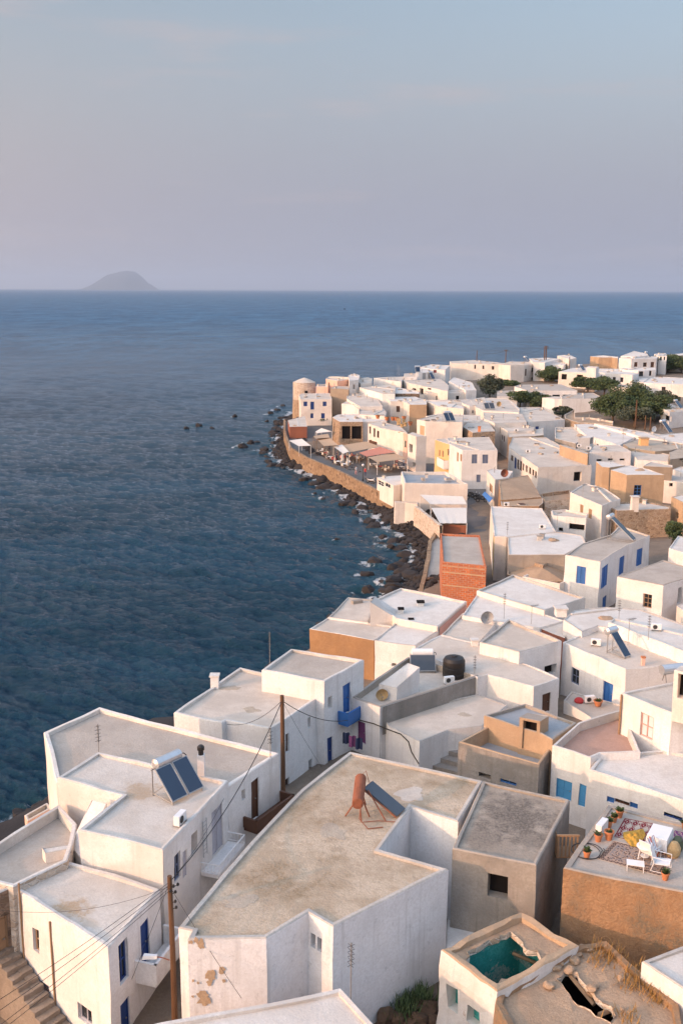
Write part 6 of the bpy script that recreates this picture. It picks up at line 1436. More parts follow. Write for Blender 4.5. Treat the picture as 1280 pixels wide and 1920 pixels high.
antenna('aerial on the pale house with the red cupboard', (38.77, 215.88, 9.3), 2.14, 0.6, 'yagi')
antenna('aerial by the small dark window hut', (33.31, 208.91, 9.8), 1.38, 0.6, 'lattice')
antenna('aerial on the roof strip below the trees', (45.1, 179.02, 9.2), 0.72, 0.6, 'lattice')
dish('tan patterned dish leaning on the white stair box', (2.74, 63.78, 9.05), 0.15, 0.42, 'cane', stem=0.05)
dish('grey satellite dish on the white parapet above the long grey roof', (11.93, 79.47, 9.2), 0.2, 0.55, 'greypaint', stem=0.05)
dish('dark red satellite dish on the cream awning house', (24.77, 152.43, 8.05), 0.2, 0.62, 'redwash', stem=0.1)
dish('left black satellite dish on the white bay wall', (50.47, 237.76, 8.0), 0.0, 0.6, 'black', stem=0.1)
dish('right black satellite dish on the white bay wall', (53.11, 239.52, 8.0), 0.0, 0.6, 'black', stem=0.1)
dish('white satellite dish by the wooden poles', (60.21, 194.97, 9.2), 0.5, 0.6, 'whitepaint', stem=0.1)
dish('tan satellite dish beside the grey twin panel', (35.66, 230.89, 9.9), 0.3, 0.6, 'cane', stem=0.2)
T = thing('water_boiler', 'rusty orange boiler on spindly legs with a fallen glass panel', 'boiler', (0.86, 43.66, 11.88))
X0, Y0, Z0 = 0.86, 43.66, 11.88
b = B()
n = 16; prof = [(-.80, .20), (-.78, .27), (.78, .27), (.80, .20)]
for s_, q_ in prof:
    for j in range(n):
        a_ = 2 * math.pi * j / n
        b.v.append((X0 + .02 + s_ * .10 + q_ * math.cos(a_), Y0 + s_ * .93, Z0 + 1.12 + s_ * .34 + q_ * math.sin(a_)))
for k in range(3):
    for j in range(n): b.f.append((k * n + j, k * n + n + j, k * n + n + (j + 1) % n, k * n + (j + 1) % n)); b.m.append(0)
b.f.append(tuple(range(n))); b.m.append(0); b.f.append(tuple(3 * n + j for j in range(n))[::-1]); b.m.append(0)
b.make('tank', 'rust', T)
for (x_, y_, tx, ty) in ((-.62, -.3, -.2, -.55), (.12, -.85, .05, -.6), (.5, -.35, .22, -.5), (-.25, .75, -.1, .6), (.35, .8, .15, .6)):
    l = B(); l.tube([(X0 + x_, Y0 + y_, Z0), (X0 + tx, Y0 + ty, Z0 + .82)], .035, 6); l.make('leg', 'rust', T)
g = B(); e0, e1 = Vector((X0 + .42, Y0 + .75, Z0 + 1.0)), Vector((X0 + 1.95, Y0 - .25, Z0 + .10)); w_ = Vector((.42, .62, .05))
g.hexa([e1 - w_ * .5, e1 + w_ * .5, e0 + w_ * .5, e0 - w_ * .5] + [p + Vector((.05, -.02, .09)) for p in (e1 - w_ * .5, e1 + w_ * .5, e0 + w_ * .5, e0 - w_ * .5)])
pn = g.make('panel', 'panelgrey', T)
s_ = B(); s_.tube([tuple(e0 - w_ * .5), tuple(e1 - w_ * .5)], .04, 5); s_.tube([tuple(e0 + w_ * .5), tuple(e1 + w_ * .5)], .04, 5); s_.tube([tuple(e0 - w_ * .5), tuple(e0 + w_ * .5)], .04, 5); s_.make('edge', 'rust', pn)
s_ = B(); s_.tube([(X0 + .45, Y0 + .3, Z0 + 1.0), (X0 + 1.25, Y0 - .75, Z0)], .035, 6); s_.make('strut', 'rust', T)
s_ = B(); s_.tube([(X0 + .1, Y0 - .7, Z0 + .9), (X0 + .02, Y0 - 1.1, Z0 + .3), (X0 + .4, Y0 - 1.5, Z0 + .03), (X0 + 1.1, Y0 - 1.35, Z0 + .03)], .025, 6)
s_.make('pipe', 'rust', T)
s_ = B(); s_.tube([(X0 + .1, Y0 + .7, Z0 + 1.5), (X0 + .35, Y0 + .8, Z0 + 1.75), (X0 + .5, Y0 + .7, Z0 + 1.2)], .02, 5)
s_.make('pipe', 'rust', T)
s_ = B(); s_.tube([(X0 + .2, Y0 - .9, Z0 + .03), (X0 + .9, Y0 - .8, Z0 + .04), (X0 + 1.9, Y0 - .9, Z0 + .03)], .02, 5); s_.make('pipe', 'rust', T)
T = root('water_tank', 'black plastic water tank with a rounded top on a rooftop', 'water tank')
b = B(); b.lathe((0, 0, 0), [(.76, 0), (.80, .08), (.80, .3), (.775, .33), (.775, .4), (.80, .43), (.80, .75), (.775, .78), (.775, .85), (.80, .88), (.79, 1.22), (.66, 1.42), (.3, 1.52)], 28); b.make('body', 'black', T, smooth=False)
b = B(); b.lathe((0, 0, 1.5), [(.24, 0), (.24, .06), (.2, .09)], 14); b.make('lid', 'black', T)
place(T, (8.05, 68.24, 9.02))
T = root('water_tank', 'small horizontal white tank on legs at the right edge', 'water tank')
b = B(); b.tube([(-.75, 0, .75), (-.7, 0, .75), (.7, 0, .75), (.75, 0, .75)], .3, 14); b.make('body', 'tank', T)
l = B()
for x in (-.5, .5): l.tube([(x, -.2, 0), (x, 0, .6)], .03, 5); l.tube([(x, .2, 0), (x, 0, .6)], .03, 5)
l.make('leg', 'steel', T); place(T, (19.69, 56.86, 13.3), .3)
stair_box = house('sloping white stair box on the roof beside the black water tank', [(2.57, 64.35), (3.72, 63.7), (5.37, 65.5), (4.62, 66.31)], [10.0, 10.0, 10.75, 10.75], 8.9, wall='white', roof='rwhite', par=0.03, th=0.06, fine=True, name='stair_box', cat='stair cover')
stair_hut = house('cement stair hut with a dark doorway on the grey cement house', [(11.41, 54.12), (12.03, 54.79), (10.9, 55.39), (10.33, 54.77)], 11.9, 9.4, ops=[(3, 'hole', 0.23, 9.94, 1.07, 11.79, 'dark')], wall='tan', roof='cement', par=0.03, th=0.06, fine=True, name='stair_hut', cat='stair hut', rim='rimgrey')
steps_ = thing("steps", "grey concrete steps climbing between the white wing and the cement house", "steps", (6.61, 60.54, 6.5))
b = B(); b.obox((6.60, 60.09), -0.532, 1.3, .45, 5.2, 6.20); b.make('step', 'concrete', steps_)
b = B(); b.obox((6.79, 60.73), -0.532, 1.3, .45, 5.2, 6.50); b.make('step', 'concrete', steps_)
b = B(); b.obox((6.98, 61.38), -0.532, 1.3, .45, 5.2, 6.80); b.make('step', 'concrete', steps_)
b = B(); b.obox((7.18, 62.02), -0.532, 1.3, .45, 5.2, 7.10); b.make('step', 'concrete', steps_)
b = B(); b.obox((7.37, 62.67), -0.532, 1.3, .45, 5.2, 7.40); b.make('step', 'concrete', steps_)
b = B(); b.obox((7.57, 63.33), -0.532, 1.3, .45, 5.2, 7.70); b.make('step', 'concrete', steps_)
stairs_ = thing("stone_steps", "rough brown stone steps down along the white house wall", "steps", (-14.58, 38.00, 6))
rnd_ = random.Random(4)
for i in range(15):
    for k in range(2):
        b = B(); w_ = .5 + rnd_.uniform(-.1, .1)
        b.obox((-13.96 + 0.7802 * (-.4 + i * .36) + -0.6255 * (.34 + k * .5), 38.78 + -0.6255 * (-.4 + i * .36) + -0.7802 * (.34 + k * .5)), -0.676 + rnd_.uniform(-.05, .05), .24, .25, 3.5, 8.55 - i * .205 + rnd_.uniform(-.03, .03))
        b.v = [wob(p, .05) for p in b.v]; b.make('step', 'stepstone', stairs_)
b = B(); b.obox((-15.33, 38.98), -0.676, .62, .5, 3.5, 8.6); b.make('landing', 'stepstone', stairs_)
b = B(); b.tube([(-13.53, 38.36, 11.49), (-13.53, 38.36, 7.26)], .045, 6); b.make('drainpipe', 'timber', house_stair)
b = B(); b.tube([(-11.91, 37.06, 10.57), (-11.91, 37.06, 5.23)], .045, 6); b.make('drainpipe', 'timber', house_stair)
b = B(); b.tube([(16.19, 54.91, 13.2), (16.19, 54.91, 10.47)], .06, 7); b.make('drainpipe', 'timber', house_drainpipe)
peel((-5.23, 33.94, 11.79), (1.0, 0.03), 0.189, 0, house_beige_roof)
peel((-4.92, 33.94, 10.38), (1.0, 0.03), 0.252, 1, house_beige_roof)
peel((-4.49, 33.96, 10.65), (1.0, 0.03), 0.147, 2, house_beige_roof)
peel((-4.97, 33.94, 10.1), (1.0, 0.03), 0.126, 3, house_beige_roof)
peel((-4.41, 33.96, 10.19), (1.0, 0.03), 0.084, 4, house_beige_roof)
peel((-5.59, 33.93, 10.2), (1.0, 0.03), 0.063, 5, house_beige_roof)
peel((-5.39, 33.93, 10.11), (1.0, 0.03), 0.053, 6, house_beige_roof)
peel((-5.21, 33.94, 9.43), (1.0, 0.03), 0.336, 7, house_beige_roof)
peel((-5.61, 33.93, 9.51), (1.0, 0.03), 0.063, 8, house_beige_roof)
peel((-5.65, 33.92, 11.88), (1.0, 0.03), 0.105, 9, house_beige_roof)
peel((-5.42, 33.93, 11.95), (1.0, 0.03), 0.126, 10, house_beige_roof)
for q_ in ((0, 0),): pass
balcony('white solid balcony under the blue upper door by the near pole', (-8.39, 36.63), (-7.62, 39.01), (0.9, -0.29), 8.22, 0.18, 0.89)
balcony('white railed balcony with grey double shutters', (-6.48, 42.66), (-5.54, 45.4), (0.85, -0.29), 9.37, 0.18, 0.50, solid=False)
balcony('brown wooden balcony before the brown door', (-4.86, 46.59), (-3.17, 49.31), (0.68, -0.42), 9.46, 0.18, 0.57, mat='brown')
balcony('bright blue balcony on the upper white storey', (-0.16, 62.08), (1.1, 63.89), (0.62, -0.43), 8.25, 0.18, 0.76, mat='blue')
balcony('cream balcony on the white house with three blue shutters', (21.97, 96.2), (18.85, 98.71), (-0.63, -0.78), 6.93, 0.18, 1.02, mat='cream')
balcony('long railed balcony of the blue shuttered point house', (-10.64, 261.33), (-3.18, 261.58), (0, -1.3), 5.55, .2, 1.0, 'cream', False, 'greypaint')
balcony('green balcony over the red canopy', (10.83, 203.53), (9.99, 205.99), (-0.85, -0.29), 4.02, 0.18, 0.80, mat='green')
balcony('brown balcony on the pink stone house', (8.2, 207.91), (6.52, 210.98), (-0.79, -0.43), 4.70, 0.18, 0.49, mat='brown')
balcony('blue railed balcony on the house with the apricot bay', (18.77, 175.88), (18.0, 179.81), (-0.88, -0.17), 5.31, 0.18, 1.39, mat='white')
# -- poles and cables
utility_pole('near wooden pole with a white street lamp', (-6.68, 35.74, 6.6), 6.90, .13)
utility_pole('tall dark pole in the alley beside the white houses', (-3.21, 51.99, 6.5), 7.79, .15)
T = root('street_lamp', 'white street lamp reaching out from the near wooden pole', 'street lamp')
b = B(); b.tube([(0, 0, 0), (-.35, -.02, .12), (-.55, -.04, .14)], .022, 6); b.make('bracket', 'rust', T)
b = B(); b.hexa([(-1.1, -.16, .04), (-.5, -.10, .08), (-.5, .06, .08), (-1.1, .1, .04), (-1.05, -.12, .20), (-.5, -.08, .2), (-.5, .04, .2), (-1.05, .06, .20)]); b.make('head', 'whitepaint', T)
place(T, (-6.78, 35.69, 9.8), -.1)
cable('thick dark cable sagging between the two wooden poles', (-6.68, 35.74, 13.25), (-3.21, 51.99, 13.99), 0.9, 0.024)
cable('cable from the tall pole to the blue balcony', (-3.21, 51.99, 13.99), (0.63, 61.99, 8.43), 0.5, 0.022)
cable('cable from the tall pole to the white roof with pipes', (-3.21, 51.99, 13.99), (-6.85, 57.07, 10.3), 0.5, 0.013)
cable('guy wire from the tall pole down to the alley wall', (-3.21, 51.99, 13.99), (-1.18, 60.61, 5.69), 0.1, 0.01)
cable('cable from the near pole to the seaside house', (-6.68, 35.74, 13.25), (-5.65, 45.1, 11.82), 0.3, 0.01)
cable('highest of four cables running from the near pole over the stone steps', (-6.68, 35.74, 13.25), (-10.87, 27, 14.44), 0.12, 0.012)
cable('second of four cables running from the near pole over the stone steps', (-6.68, 35.74, 13.13), (-10.9, 27, 14.03), 0.12, 0.012)
cable('third of four cables running from the near pole over the stone steps', (-6.68, 35.74, 13.01), (-10.94, 27, 13.46), 0.12, 0.012)
cable('lowest of four cables running from the near pole over the stone steps', (-6.68, 35.74, 12.89), (-10.96, 27, 13.21), 0.12, 0.012)
cable('thin cable from the near pole across the peeling front', (-6.63, 35.74, 12.95), (-3.61, 32.65, 10.45), 0.08, 0.01)
cable('thin cable from the near pole to the blue upper door', (-6.68, 35.74, 13.25), (-8.47, 36.28, 8.48), 0.05, 0.008)
cable('thin cable hanging over the pale roof with a brown stain', (-6.68, 35.74, 13.05), (-13.72, 36.5, 11.48), 0.5, 0.008)
T = thing('cable', 'knotted brown cable looping down the white wall of the lower wing', 'cable', (0.59, 63.44, 8.02)); b = B(); b.tube([(0.59, 63.44, 8.02), (1.3, 62.77, 8.05), (2.12, 61.99, 8.18), (3.13, 61.24, 8.08), (3.84, 60.35, 8.19), (4.29, 59.8, 7.94), (4.49, 59.55, 7.33), (4.93, 59.0, 6.79)], .035, 5); b.make('wire', 'soil', T)
utility_pole('far pole at the left end of the skyline houses', (43.68, 332.27, 10.0), 6.86, 0.16, 0)
utility_pole('far pole with a crossarm on the skyline', (51.87, 324.82, 13.5), 4.09, 0.16, 1)
utility_pole('left post of the tall twin pole', (64.61, 327.34, 9.0), 9.54, 0.22, 0)
utility_pole('right post of the tall twin pole', (65.28, 328.02, 9.0), 9.59, 0.22, 2)
utility_pole('far pole by the shaded balcony house', (70.49, 317.34, 11.0), 4.86, 0.16, 0)
utility_pole('tallest wooden pole before the dark trees', (64.53, 222.11, 6.1), 6.46, 0.2, 0)
utility_pole('left wooden post before the dark trees', (66.52, 221.53, 6.0), 3.25, 0.17, 0)
utility_pole('right wooden post before the dark trees', (67.46, 220.88, 6.0), 3.06, 0.17, 0)
cable('far cable over the long skyline house', (43.68, 332.27, 16.67), (51.87, 324.82, 17.33), 1.0, 0.03)
cable('far cable between the skyline poles', (51.87, 324.82, 17.33), (64.88, 327.35, 18.1), 1.5, 0.03)
# -- carpet terrace
pot_plant('topmost terracotta pot at the far corner of the carpet terrace', (12.95, 42.94, 12.1), 0.17, 0.36, 'leafy', seed=0)
pot_plant('second terracotta pot from the far corner', (12.58, 42.51, 12.1), 0.16, 0.3, 'leafy', seed=1)
pot_plant('tall leafed terracotta pot behind the white box', (12.24, 42.04, 12.1), 0.14, 0.34, 'leafy', seed=2)
pot_plant('wide terracotta pot in front of the white box', (11.95, 41.0, 12.1), 0.215, 0.42, 'low', seed=3)
pot_plant('almost bare terracotta pot left of the wide one', (11.44, 40.84, 12.1), 0.19, 0.36, 'sparse', seed=4)
pot_plant('lone terracotta pot inside the hose loop', (10.62, 39.51, 12.1), 0.17, 0.34, 'leafy', seed=5)
pot_plant('terracotta pot at the near edge beside the white chair', (13.48, 37.85, 12.1), 0.17, 0.34, 'leafy', seed=6)
pot_plant('terracotta pot at the far right of the terrace', (15.64, 41.89, 12.1), 0.17, 0.34, 'leafy', seed=7)
T = thing('box', 'white painted box standing among the flower pots', 'box', (11.79, 41.64, 12.1)); b = B(); b.obox((11.79, 41.64), 0.96, .42, .14, 12.1, 12.6); b.make('body', 'whitepaint', T)
def kilim(u, v):
    if u < .04 or u > .96 or v < .05 or v > .95: return 1
    a, c = (u * 4) % 1, (v * 3) % 1
    d = abs(a - .5) + abs(c - .5)
    if d < .10: return 0
    if d < .36: return 1
    return 1 if abs(d - .50) < .05 else 0
def persian(u, v):
    e = min(u * 1.5, (1 - u) * 1.5, v, 1 - v)
    if e < .03: return 2
    if e < .11: return 3 if (int(u * 46) + int(v * 30)) % 3 else 2
    if e < .15: return 2
    return (2, 4, 2, 3, 4)[(int(u * 37) * 7 + int(v * 29) * 13 + int((u * 37) * (v * 29) * .5)) % 5]
MAT['wool_cream'] = plain('cream_wool', (.44, .38, .32), .95, var=.3, scale=20)
MAT['wool_red'] = plain('dark_red_wool', (.17, .012, .022), .95, var=.3, scale=20)
MAT['wool_tan'] = plain('tan_wool', (.40, .27, .20), .95, var=.3, scale=20)
MAT['wool_brown'] = plain('brown_wool', (.085, .05, .042), .95, var=.3, scale=20)
MAT['wool_grey'] = plain('grey_wool', (.27, .22, .20), .95, var=.3, scale=20)
WOOL = ['wool_cream', 'wool_red', 'wool_tan', 'wool_brown', 'wool_grey']
rug('dark red and cream diamond kilim on the terrace', [(13.16, 42.86), (14.57, 42.28), (13.36, 40.56), (12.23, 41.21)], 12.1, kilim, 44, 30, WOOL)
rug('worn brown bordered carpet near the terrace edge', [(12.13, 40.85), (14.55, 39.73), (13.4, 38.05), (11.02, 39.4)], 12.104, persian, 48, 30, WOOL)
rug('purple patterned rug at the right of the terrace', [(15.14, 41.74), (15.9, 41.31), (15.44, 40.4), (14.74, 41.09)], 12.107999999999999, lambda u, v: (1, 2, 4, 1)[(int(u * 14) * 3 + int(v * 9) * 5) % 4], 16, 12, ['purplecloth', 'purplecloth', 'pinkcloth', 'wool_red', 'wool_grey'])
T = thing('table', 'table under a white sheet hanging to the carpet', 'table', (13.92, 41.13, 12.1))
q = [Vector(p) for p in [(13.92, 41.13), (14.69, 40.75), (14.07, 39.65), (13.36, 40.16)]]
cen = sum(q, Vector((0, 0))) / 4
b = B(); N_ = 10; ring = []
for i in range(4):
    for k in range(N_): ring.append(q[i].lerp(q[(i + 1) % 4], k / N_))
top = [(p.x, p.y, 12.1+.72) for p in ring]; i0 = 0
b.poly(top)
for lev, (zz, ex_) in enumerate(((12.1+.72, 0), (12.1+.5, .03), (12.1+.22, .06))):
    b.v += [(p.x + (p - cen).normalized().x * (ex_ + .03 * lev * math.sin(i * 1.9)), p.y + (p - cen).normalized().y * (ex_ + .03 * lev * math.sin(i * 1.9)), zz) for i, p in enumerate(ring)]
M_ = len(ring)
for lev in range(2):
    for i in range(M_):
        a_ = M_ * (lev + 1) + i; c_ = M_ * (lev + 1) + (i + 1) % M_
        b.f.append((a_, a_ + M_, c_ + M_, c_)); b.m.append(0)
b.make('sheet', 'whitecloth', T)
for p in q:
    l = B(); w_ = cen.lerp(p, .85); l.tube([(w_.x, w_.y, 12.1), (w_.x, w_.y, 12.1+.7)], .03, 5); l.make('leg', 'timber', T)
wire_chair('white metal lounge chair at the edge of the carpet', (13.6, 38.59, 12.1), 1.15, 'white chairs on the carpet terrace')
wire_chair('white metal chair half hidden under the striped blanket', (13.33, 39.45, 12.1), 2.3, 'white chairs on the carpet terrace')
T = root('side_table', 'small round white metal table on the carpet', 'table')
b = B(); b.lathe((0, 0, .58), [(.36, 0), (.38, .02), (.37, .04)], 20); b.make('tabletop', 'whitepaint', T)
for k in range(3):
    l = B(); a_ = k * 2.09; l.tube([(.28 * math.cos(a_), .28 * math.sin(a_), 0), (.08 * math.cos(a_), .08 * math.sin(a_), .3), (.24 * math.cos(a_), .24 * math.sin(a_), .58)], .014, 5); l.make('leg', 'whitepaint', T)
b = B(); b.lathe((0, 0, .14), [(.18, 0), (.18, .015)], 14); b.make('shelf', 'whitepaint', T); place(T, (13.09, 39.42, 12.1))
T = root('footstool', 'low white metal footstool near the terrace edge', 'footstool')
b = B(); b.box(-.36, -.22, .30, .36, .22, .33); b.make('top', 'whitepaint', T)
for x in (-.33, .33):
    l = B(); l.tube([(x, -.2, 0), (x, -.2, .3)], .014, 5); l.tube([(x, .2, 0), (x, .2, .3)], .014, 5); l.tube([(x, -.2, .01), (x, .2, .01)], .014, 5); l.make('leg', 'whitepaint', T)
place(T, (12.44, 38.58, 12.1), -.25)
T = thing('blanket', 'striped red blue and white blanket thrown over the chair back', 'blanket', (13.15, 40.0, 12.1))
ce = [(13.16, 39.62, 12.95), (13.59, 39.93, 12.95), (13.56, 39.08, 12.6), (13.31, 39.26, 12.65), (13.55, 39.37, 12.15), (13.29, 39.32, 12.15)]
MAT['stripe_blue'] = plain('blue_grey_wool', (.2, .24, .34), .95)
sm = ['whitecloth', 'redcloth', 'stripe_blue', 'wool_tan']
sq = (0, 1, 0, 2, 0, 1, 3, 0, 1, 0, 2, 0, 3, 1)
b = B()
A_ = [Vector(ce[0]), Vector(ce[3]), Vector(ce[5])]; D_ = [Vector(ce[1]), Vector(ce[2]), Vector(ce[4])]
for i in range(14):
    for k in range(2):
        u0, u1 = i / 14, (i + 1) / 14
        for j in range(4):
            v0, v1 = j / 4, (j + 1) / 4
            f_ = lambda u, v: A_[k].lerp(A_[k + 1], v).lerp(D_[k].lerp(D_[k + 1], v), u) + Vector((0, 0, .03 * math.sin(u * 17)))
            b.quad(f_(u0, v0), f_(u1, v0), f_(u1, v1), f_(u0, v1), sq[i])
b.make('cloth', sm, T)
T = thing('cloth_heap', 'crumpled mustard yellow cloth on the kilim', 'cloth', (13.08, 41.01, 12.1))
b = B(); rnd_ = random.Random(2); qs = [(12.75, 41.57), (13.74, 41.87), (13.69, 41.3), (13.07, 40.32), (12.76, 40.38), (12.62, 41.08)]
cx_, cy_ = sum(p[0] for p in qs) / 6, sum(p[1] for p in qs) / 6
K_ = 36; J_ = 7
for j in range(J_ + 1):
    for k in range(K_):
        t_ = k / K_ * 6; i_ = int(t_); p_ = Vector(qs[i_ % 6]).lerp(Vector(qs[(i_ + 1) % 6]), t_ - i_); r_ = j / J_
        x_, y_ = cx_ + (p_.x - cx_) * r_, cy_ + (p_.y - cy_) * r_
        b.v.append((x_, y_, 12.1 + .03 + max(0, .16 * (1 - r_) + .13 * noise.noise(Vector((x_ * 7, y_ * 7, 1))) * (1 - r_ * .6))))
for j in range(J_):
    for k in range(K_): b.f.append((j * K_ + k, (j + 1) * K_ + k, (j + 1) * K_ + (k + 1) % K_, j * K_ + (k + 1) % K_)); b.m.append(0)
b.make('folds', 'yellowcloth', T)
T = thing('bag', 'green and brown woven bag slumped behind the lounge chair', 'bag', (14.42, 39.66, 12.1))
b = B(); b.lathe((14.44, 39.72, 12.1), [(.22, 0), (.30, .15), (.28, .4), (.16, .62), (.12, .66)], 12); b.v = [wob(p, .12) for p in b.v]; b.make('body', 'cane', T)
b = B(); b.lathe((14.69, 40.23, 12.1), [(.24, 0), (.3, .2), (.2, .5), (.1, .55)], 10); b.v = [wob(p, .16) for p in b.v]; b.make('flap', 'olive', T)
T = thing('hose', 'black garden hose coiled around the lone pot', 'hose', (10.68, 39.96, 12.1))
b = B(); b.tube([(10.68 + (.62 + .05 * (k // 24)) * math.cos(k * .2618) + .06 * (k // 24), 39.96 + (.62 + .05 * (k // 24)) * math.sin(k * .2618), 12.1 + .02 + .012 * (k // 24) + .04 * abs(math.sin(k * .31))) for k in range(50)], .016, 5); b.make('coil', 'black', T)
T = thing('slatted_crate', 'weathered wooden slatted balcony hanging over the dark alley', 'balcony', (9.76, 41.4, 11.0))
x0_, y0_, z0_ = 9.76, 41.40, 11.0
b = B(); b.box(x0_, y0_, z0_ - .08, x0_ + .95, y0_ + .9, z0_); b.make('floor', 'timber', T)
for k in range(6):
    s_ = B(); s_.box(x0_ + .03 + k * .17, y0_, z0_, x0_ + .10 + k * .17, y0_ + .04, z0_ + 1.0); s_.make('slat', 'timber', T)
for k in range(4):
    s_ = B(); s_.box(x0_, y0_ + .1 + k * .22, z0_, x0_ + .04, y0_ + .18 + k * .22, z0_ + 1.0); s_.make('slat', 'timber', T)
b = B(); b.box(x0_ - .03, y0_ - .03, z0_ + 1.0, x0_ + .98, y0_ + .06, z0_ + 1.08); b.make('rail', 'timber', T)
# -- the ruin at the bottom right
ruin_turquoise_ops = [(3, 'dark', 0.48, 8.05, 1.05, 9.21, 'dark'), (3, 'dark', 1.53, 8.06, 2.24, 8.88, 'dark')]
ruin_turquoise = ruin('roofless ruined house with turquoise painted inner walls', [(5.88, 33.14), (9.48, 35.85), (7.6, 38.06), (4.0, 35.65)], 10.2, [(5.12, 35.65), (6.05, 36.4), (6.99, 36.99), (7.25, 36.65), (7.45, 36.32), (7.4, 35.83), (7.87, 35.75), (7.94, 35.04), (7.28, 34.49), (6.58, 33.89), (6.35, 33.67), (5.81, 33.62), (5.17, 34.41), (4.99, 34.94)], 'turquoise', 7.2, 'worn', ruin_turquoise_ops)
ruin_brown_ops = []
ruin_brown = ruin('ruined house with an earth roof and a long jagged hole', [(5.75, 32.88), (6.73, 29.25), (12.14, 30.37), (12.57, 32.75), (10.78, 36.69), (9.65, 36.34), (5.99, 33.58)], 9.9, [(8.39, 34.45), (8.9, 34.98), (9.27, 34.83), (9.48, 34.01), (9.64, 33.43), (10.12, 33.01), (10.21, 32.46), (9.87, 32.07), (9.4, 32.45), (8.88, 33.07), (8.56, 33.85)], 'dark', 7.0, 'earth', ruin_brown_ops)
b = B(); b.tube([(9.01, 34.95, 9.75), (9.63, 33.52, 9.55)], 0.09, 5); b.make('beam', 'timber', ruin_brown)
b = B(); b.tube([(9.62, 32.71, 9.75), (10.25, 33.24, 9.55)], 0.1, 5); b.make('beam', 'timber', ruin_brown)
b = B(); b.tube([(9.42, 33.91, 9.75), (9.93, 33.73, 9.55)], 0.07, 5); b.make('beam', 'timber', ruin_brown)
b = B(); b.tube([(7.09, 36.77, 9.4), (8.31, 36.64, 8.9)], .08, 5); b.make('beam', 'timber', ruin_turquoise)
weeds('dry orange weeds on the broken roof edge', [(11.7, 34.85, 9.95), (11.77, 34.4, 9.95), (11.84, 33.95, 9.95), (11.9, 33.66, 9.95), (11.51, 34.55, 9.95), (10.99, 34.1, 9.95), (11.96, 33.38, 9.95), (10.5, 36.11, 9.95), (10.87, 35.95, 9.95), (10.89, 35.63, 9.95), (10.49, 32.26, 9.95), (10.19, 35.47, 9.95)], 900, .42, seed=3)
rnd_ = random.Random(8)
for p_ in [(9.78, 36.4, 9.98), (9.92, 36.31, 9.98), (9.49, 35.9, 9.98), (8.69, 35.42, 9.98), (8.99, 34.95, 9.98), (8.47, 35.1, 9.98), (9.32, 35.5, 9.98), (10.11, 36.23, 9.98), (9.84, 34.05, 9.98), (9.6, 33.9, 9.98), (6.33, 34.1, 9.98), (6.56, 34.33, 9.98), (7.55, 34.79, 9.98), (10.48, 32.77, 9.98), (8.0, 34.04, 9.98), (10.9, 34.51, 9.98)]:
    rock('pale fallen stone on the broken roof', p_, rnd_.uniform(.10, .24), 'rearth', 'fallen stones on the ruined roof', rnd_)
for p_ in [(1.89, 36.13, 6.9), (2.42, 35.99, 6.9), (2.75, 36.29, 6.9), (3.26, 35.99, 6.9), (3.59, 36.14, 6.9), (3.09, 36.6, 6.9), (3.73, 36.6, 6.9), (3.5, 36.37, 6.9), (3.79, 35.99, 6.9), (2.93, 35.84, 6.9)]:
    rock('grey rubble stone in the dark yard', p_, rnd_.uniform(.22, .5), 'brownrock', 'rubble in the dark yard', rnd_)
weeds('dark scrub growing in the yard below the white gable', [(2.66, 36.6, 6.9), (3.01, 36.91, 6.9), (3.35, 37.23, 6.9), (3.54, 36.91, 6.9), (2.79, 36.14, 6.9)], 700, .7, 'treeleaf', seed=5, name='scrub')
# -- the seafront
wall_along('long curved stone sea wall below the promenade', QUAY, 0.2, 3.12, .5, 'quay')
wall_along('curved pale stone wall with painted panels beside the sea path', WALL2, 1.5, 4.5, .45, 'paleston', amp=.06)
wall_along('low kerb wall along the narrow sea path', PATH, 0.4, 2.9, .5, 'quay')
sheet('sea_path', [(p[0] + .2, p[1]) for p in PATH] + [(11.32, 109.17), (12.26, 119.93), (13.54, 135.23), (14.38, 142.23)], 2.5, 'rgrey')
T = thing('stone_tower', 'squat round stone tower with a whitewashed top on the point', 'tower', (-10.37, 280.81, 0))
b = B(); NN = 20
for k, (q_, z_) in enumerate(((3.13 * 1.08, 0), (3.13 * 1.05, 3.2), (3.13 * 1.02, 6.3), (3.13, 9), (3.13 * .98, 11.0))):
    for j in range(NN): b.v.append(wob((-10.37 + q_ * math.cos(j * 2 * math.pi / NN), 280.81 + q_ * math.sin(j * 2 * math.pi / NN), z_), .12))
    if k:
        for j in range(NN): a_, c_ = (k - 1) * NN + j, (k - 1) * NN + (j + 1) % NN; b.f.append((a_, c_, c_ + NN, a_ + NN)); b.m.append(0 if k > 2 else 1)
b.make('wall', ['paleston', 'stone'], T)
b = B(); b.lathe((-10.37, 280.81, 10.95), [(3.13 * 1.0, 0), (3.13 * .5, .75), (.1, 1.25)], 20); b.make('roof', 'rpale', T)
b = B(); b.box(-10.17, 277.56, 7.9, -9.37, 278.28, 8.9); b.make('window', 'dark', T)
awning('white awning over the tables at the far end of the sea wall', [(-11.12, 213.41), (-8.77, 205.85), (-6.28, 203.85), (-8.47, 213.55)], 5.0, 4.6, 'canvas', pz=2.45)
awning('tan awning beside the stone terrace house', [(-5.33, 215.34), (-3.64, 205.55), (-0.73, 203.24), (-2.74, 215.05)], 5.2, 4.7, 'tancanvas', pz=2.45, frame='timber')
awning('brown awning behind the stone terrace one', [(-6.1, 217.63), (-5.56, 213.88), (-2.53, 213.12), (-2.97, 219.2)], 5.3, 5.0, 'tancanvas', pz=2.45, frame='timber')
awning('folded cream canopy near the dark hedge', [(-5.91, 227.78), (-5.57, 225.07), (-2.2, 223.53), (-4.62, 228.99)], 5.2, 4.6, 'canvas', pz=2.45)
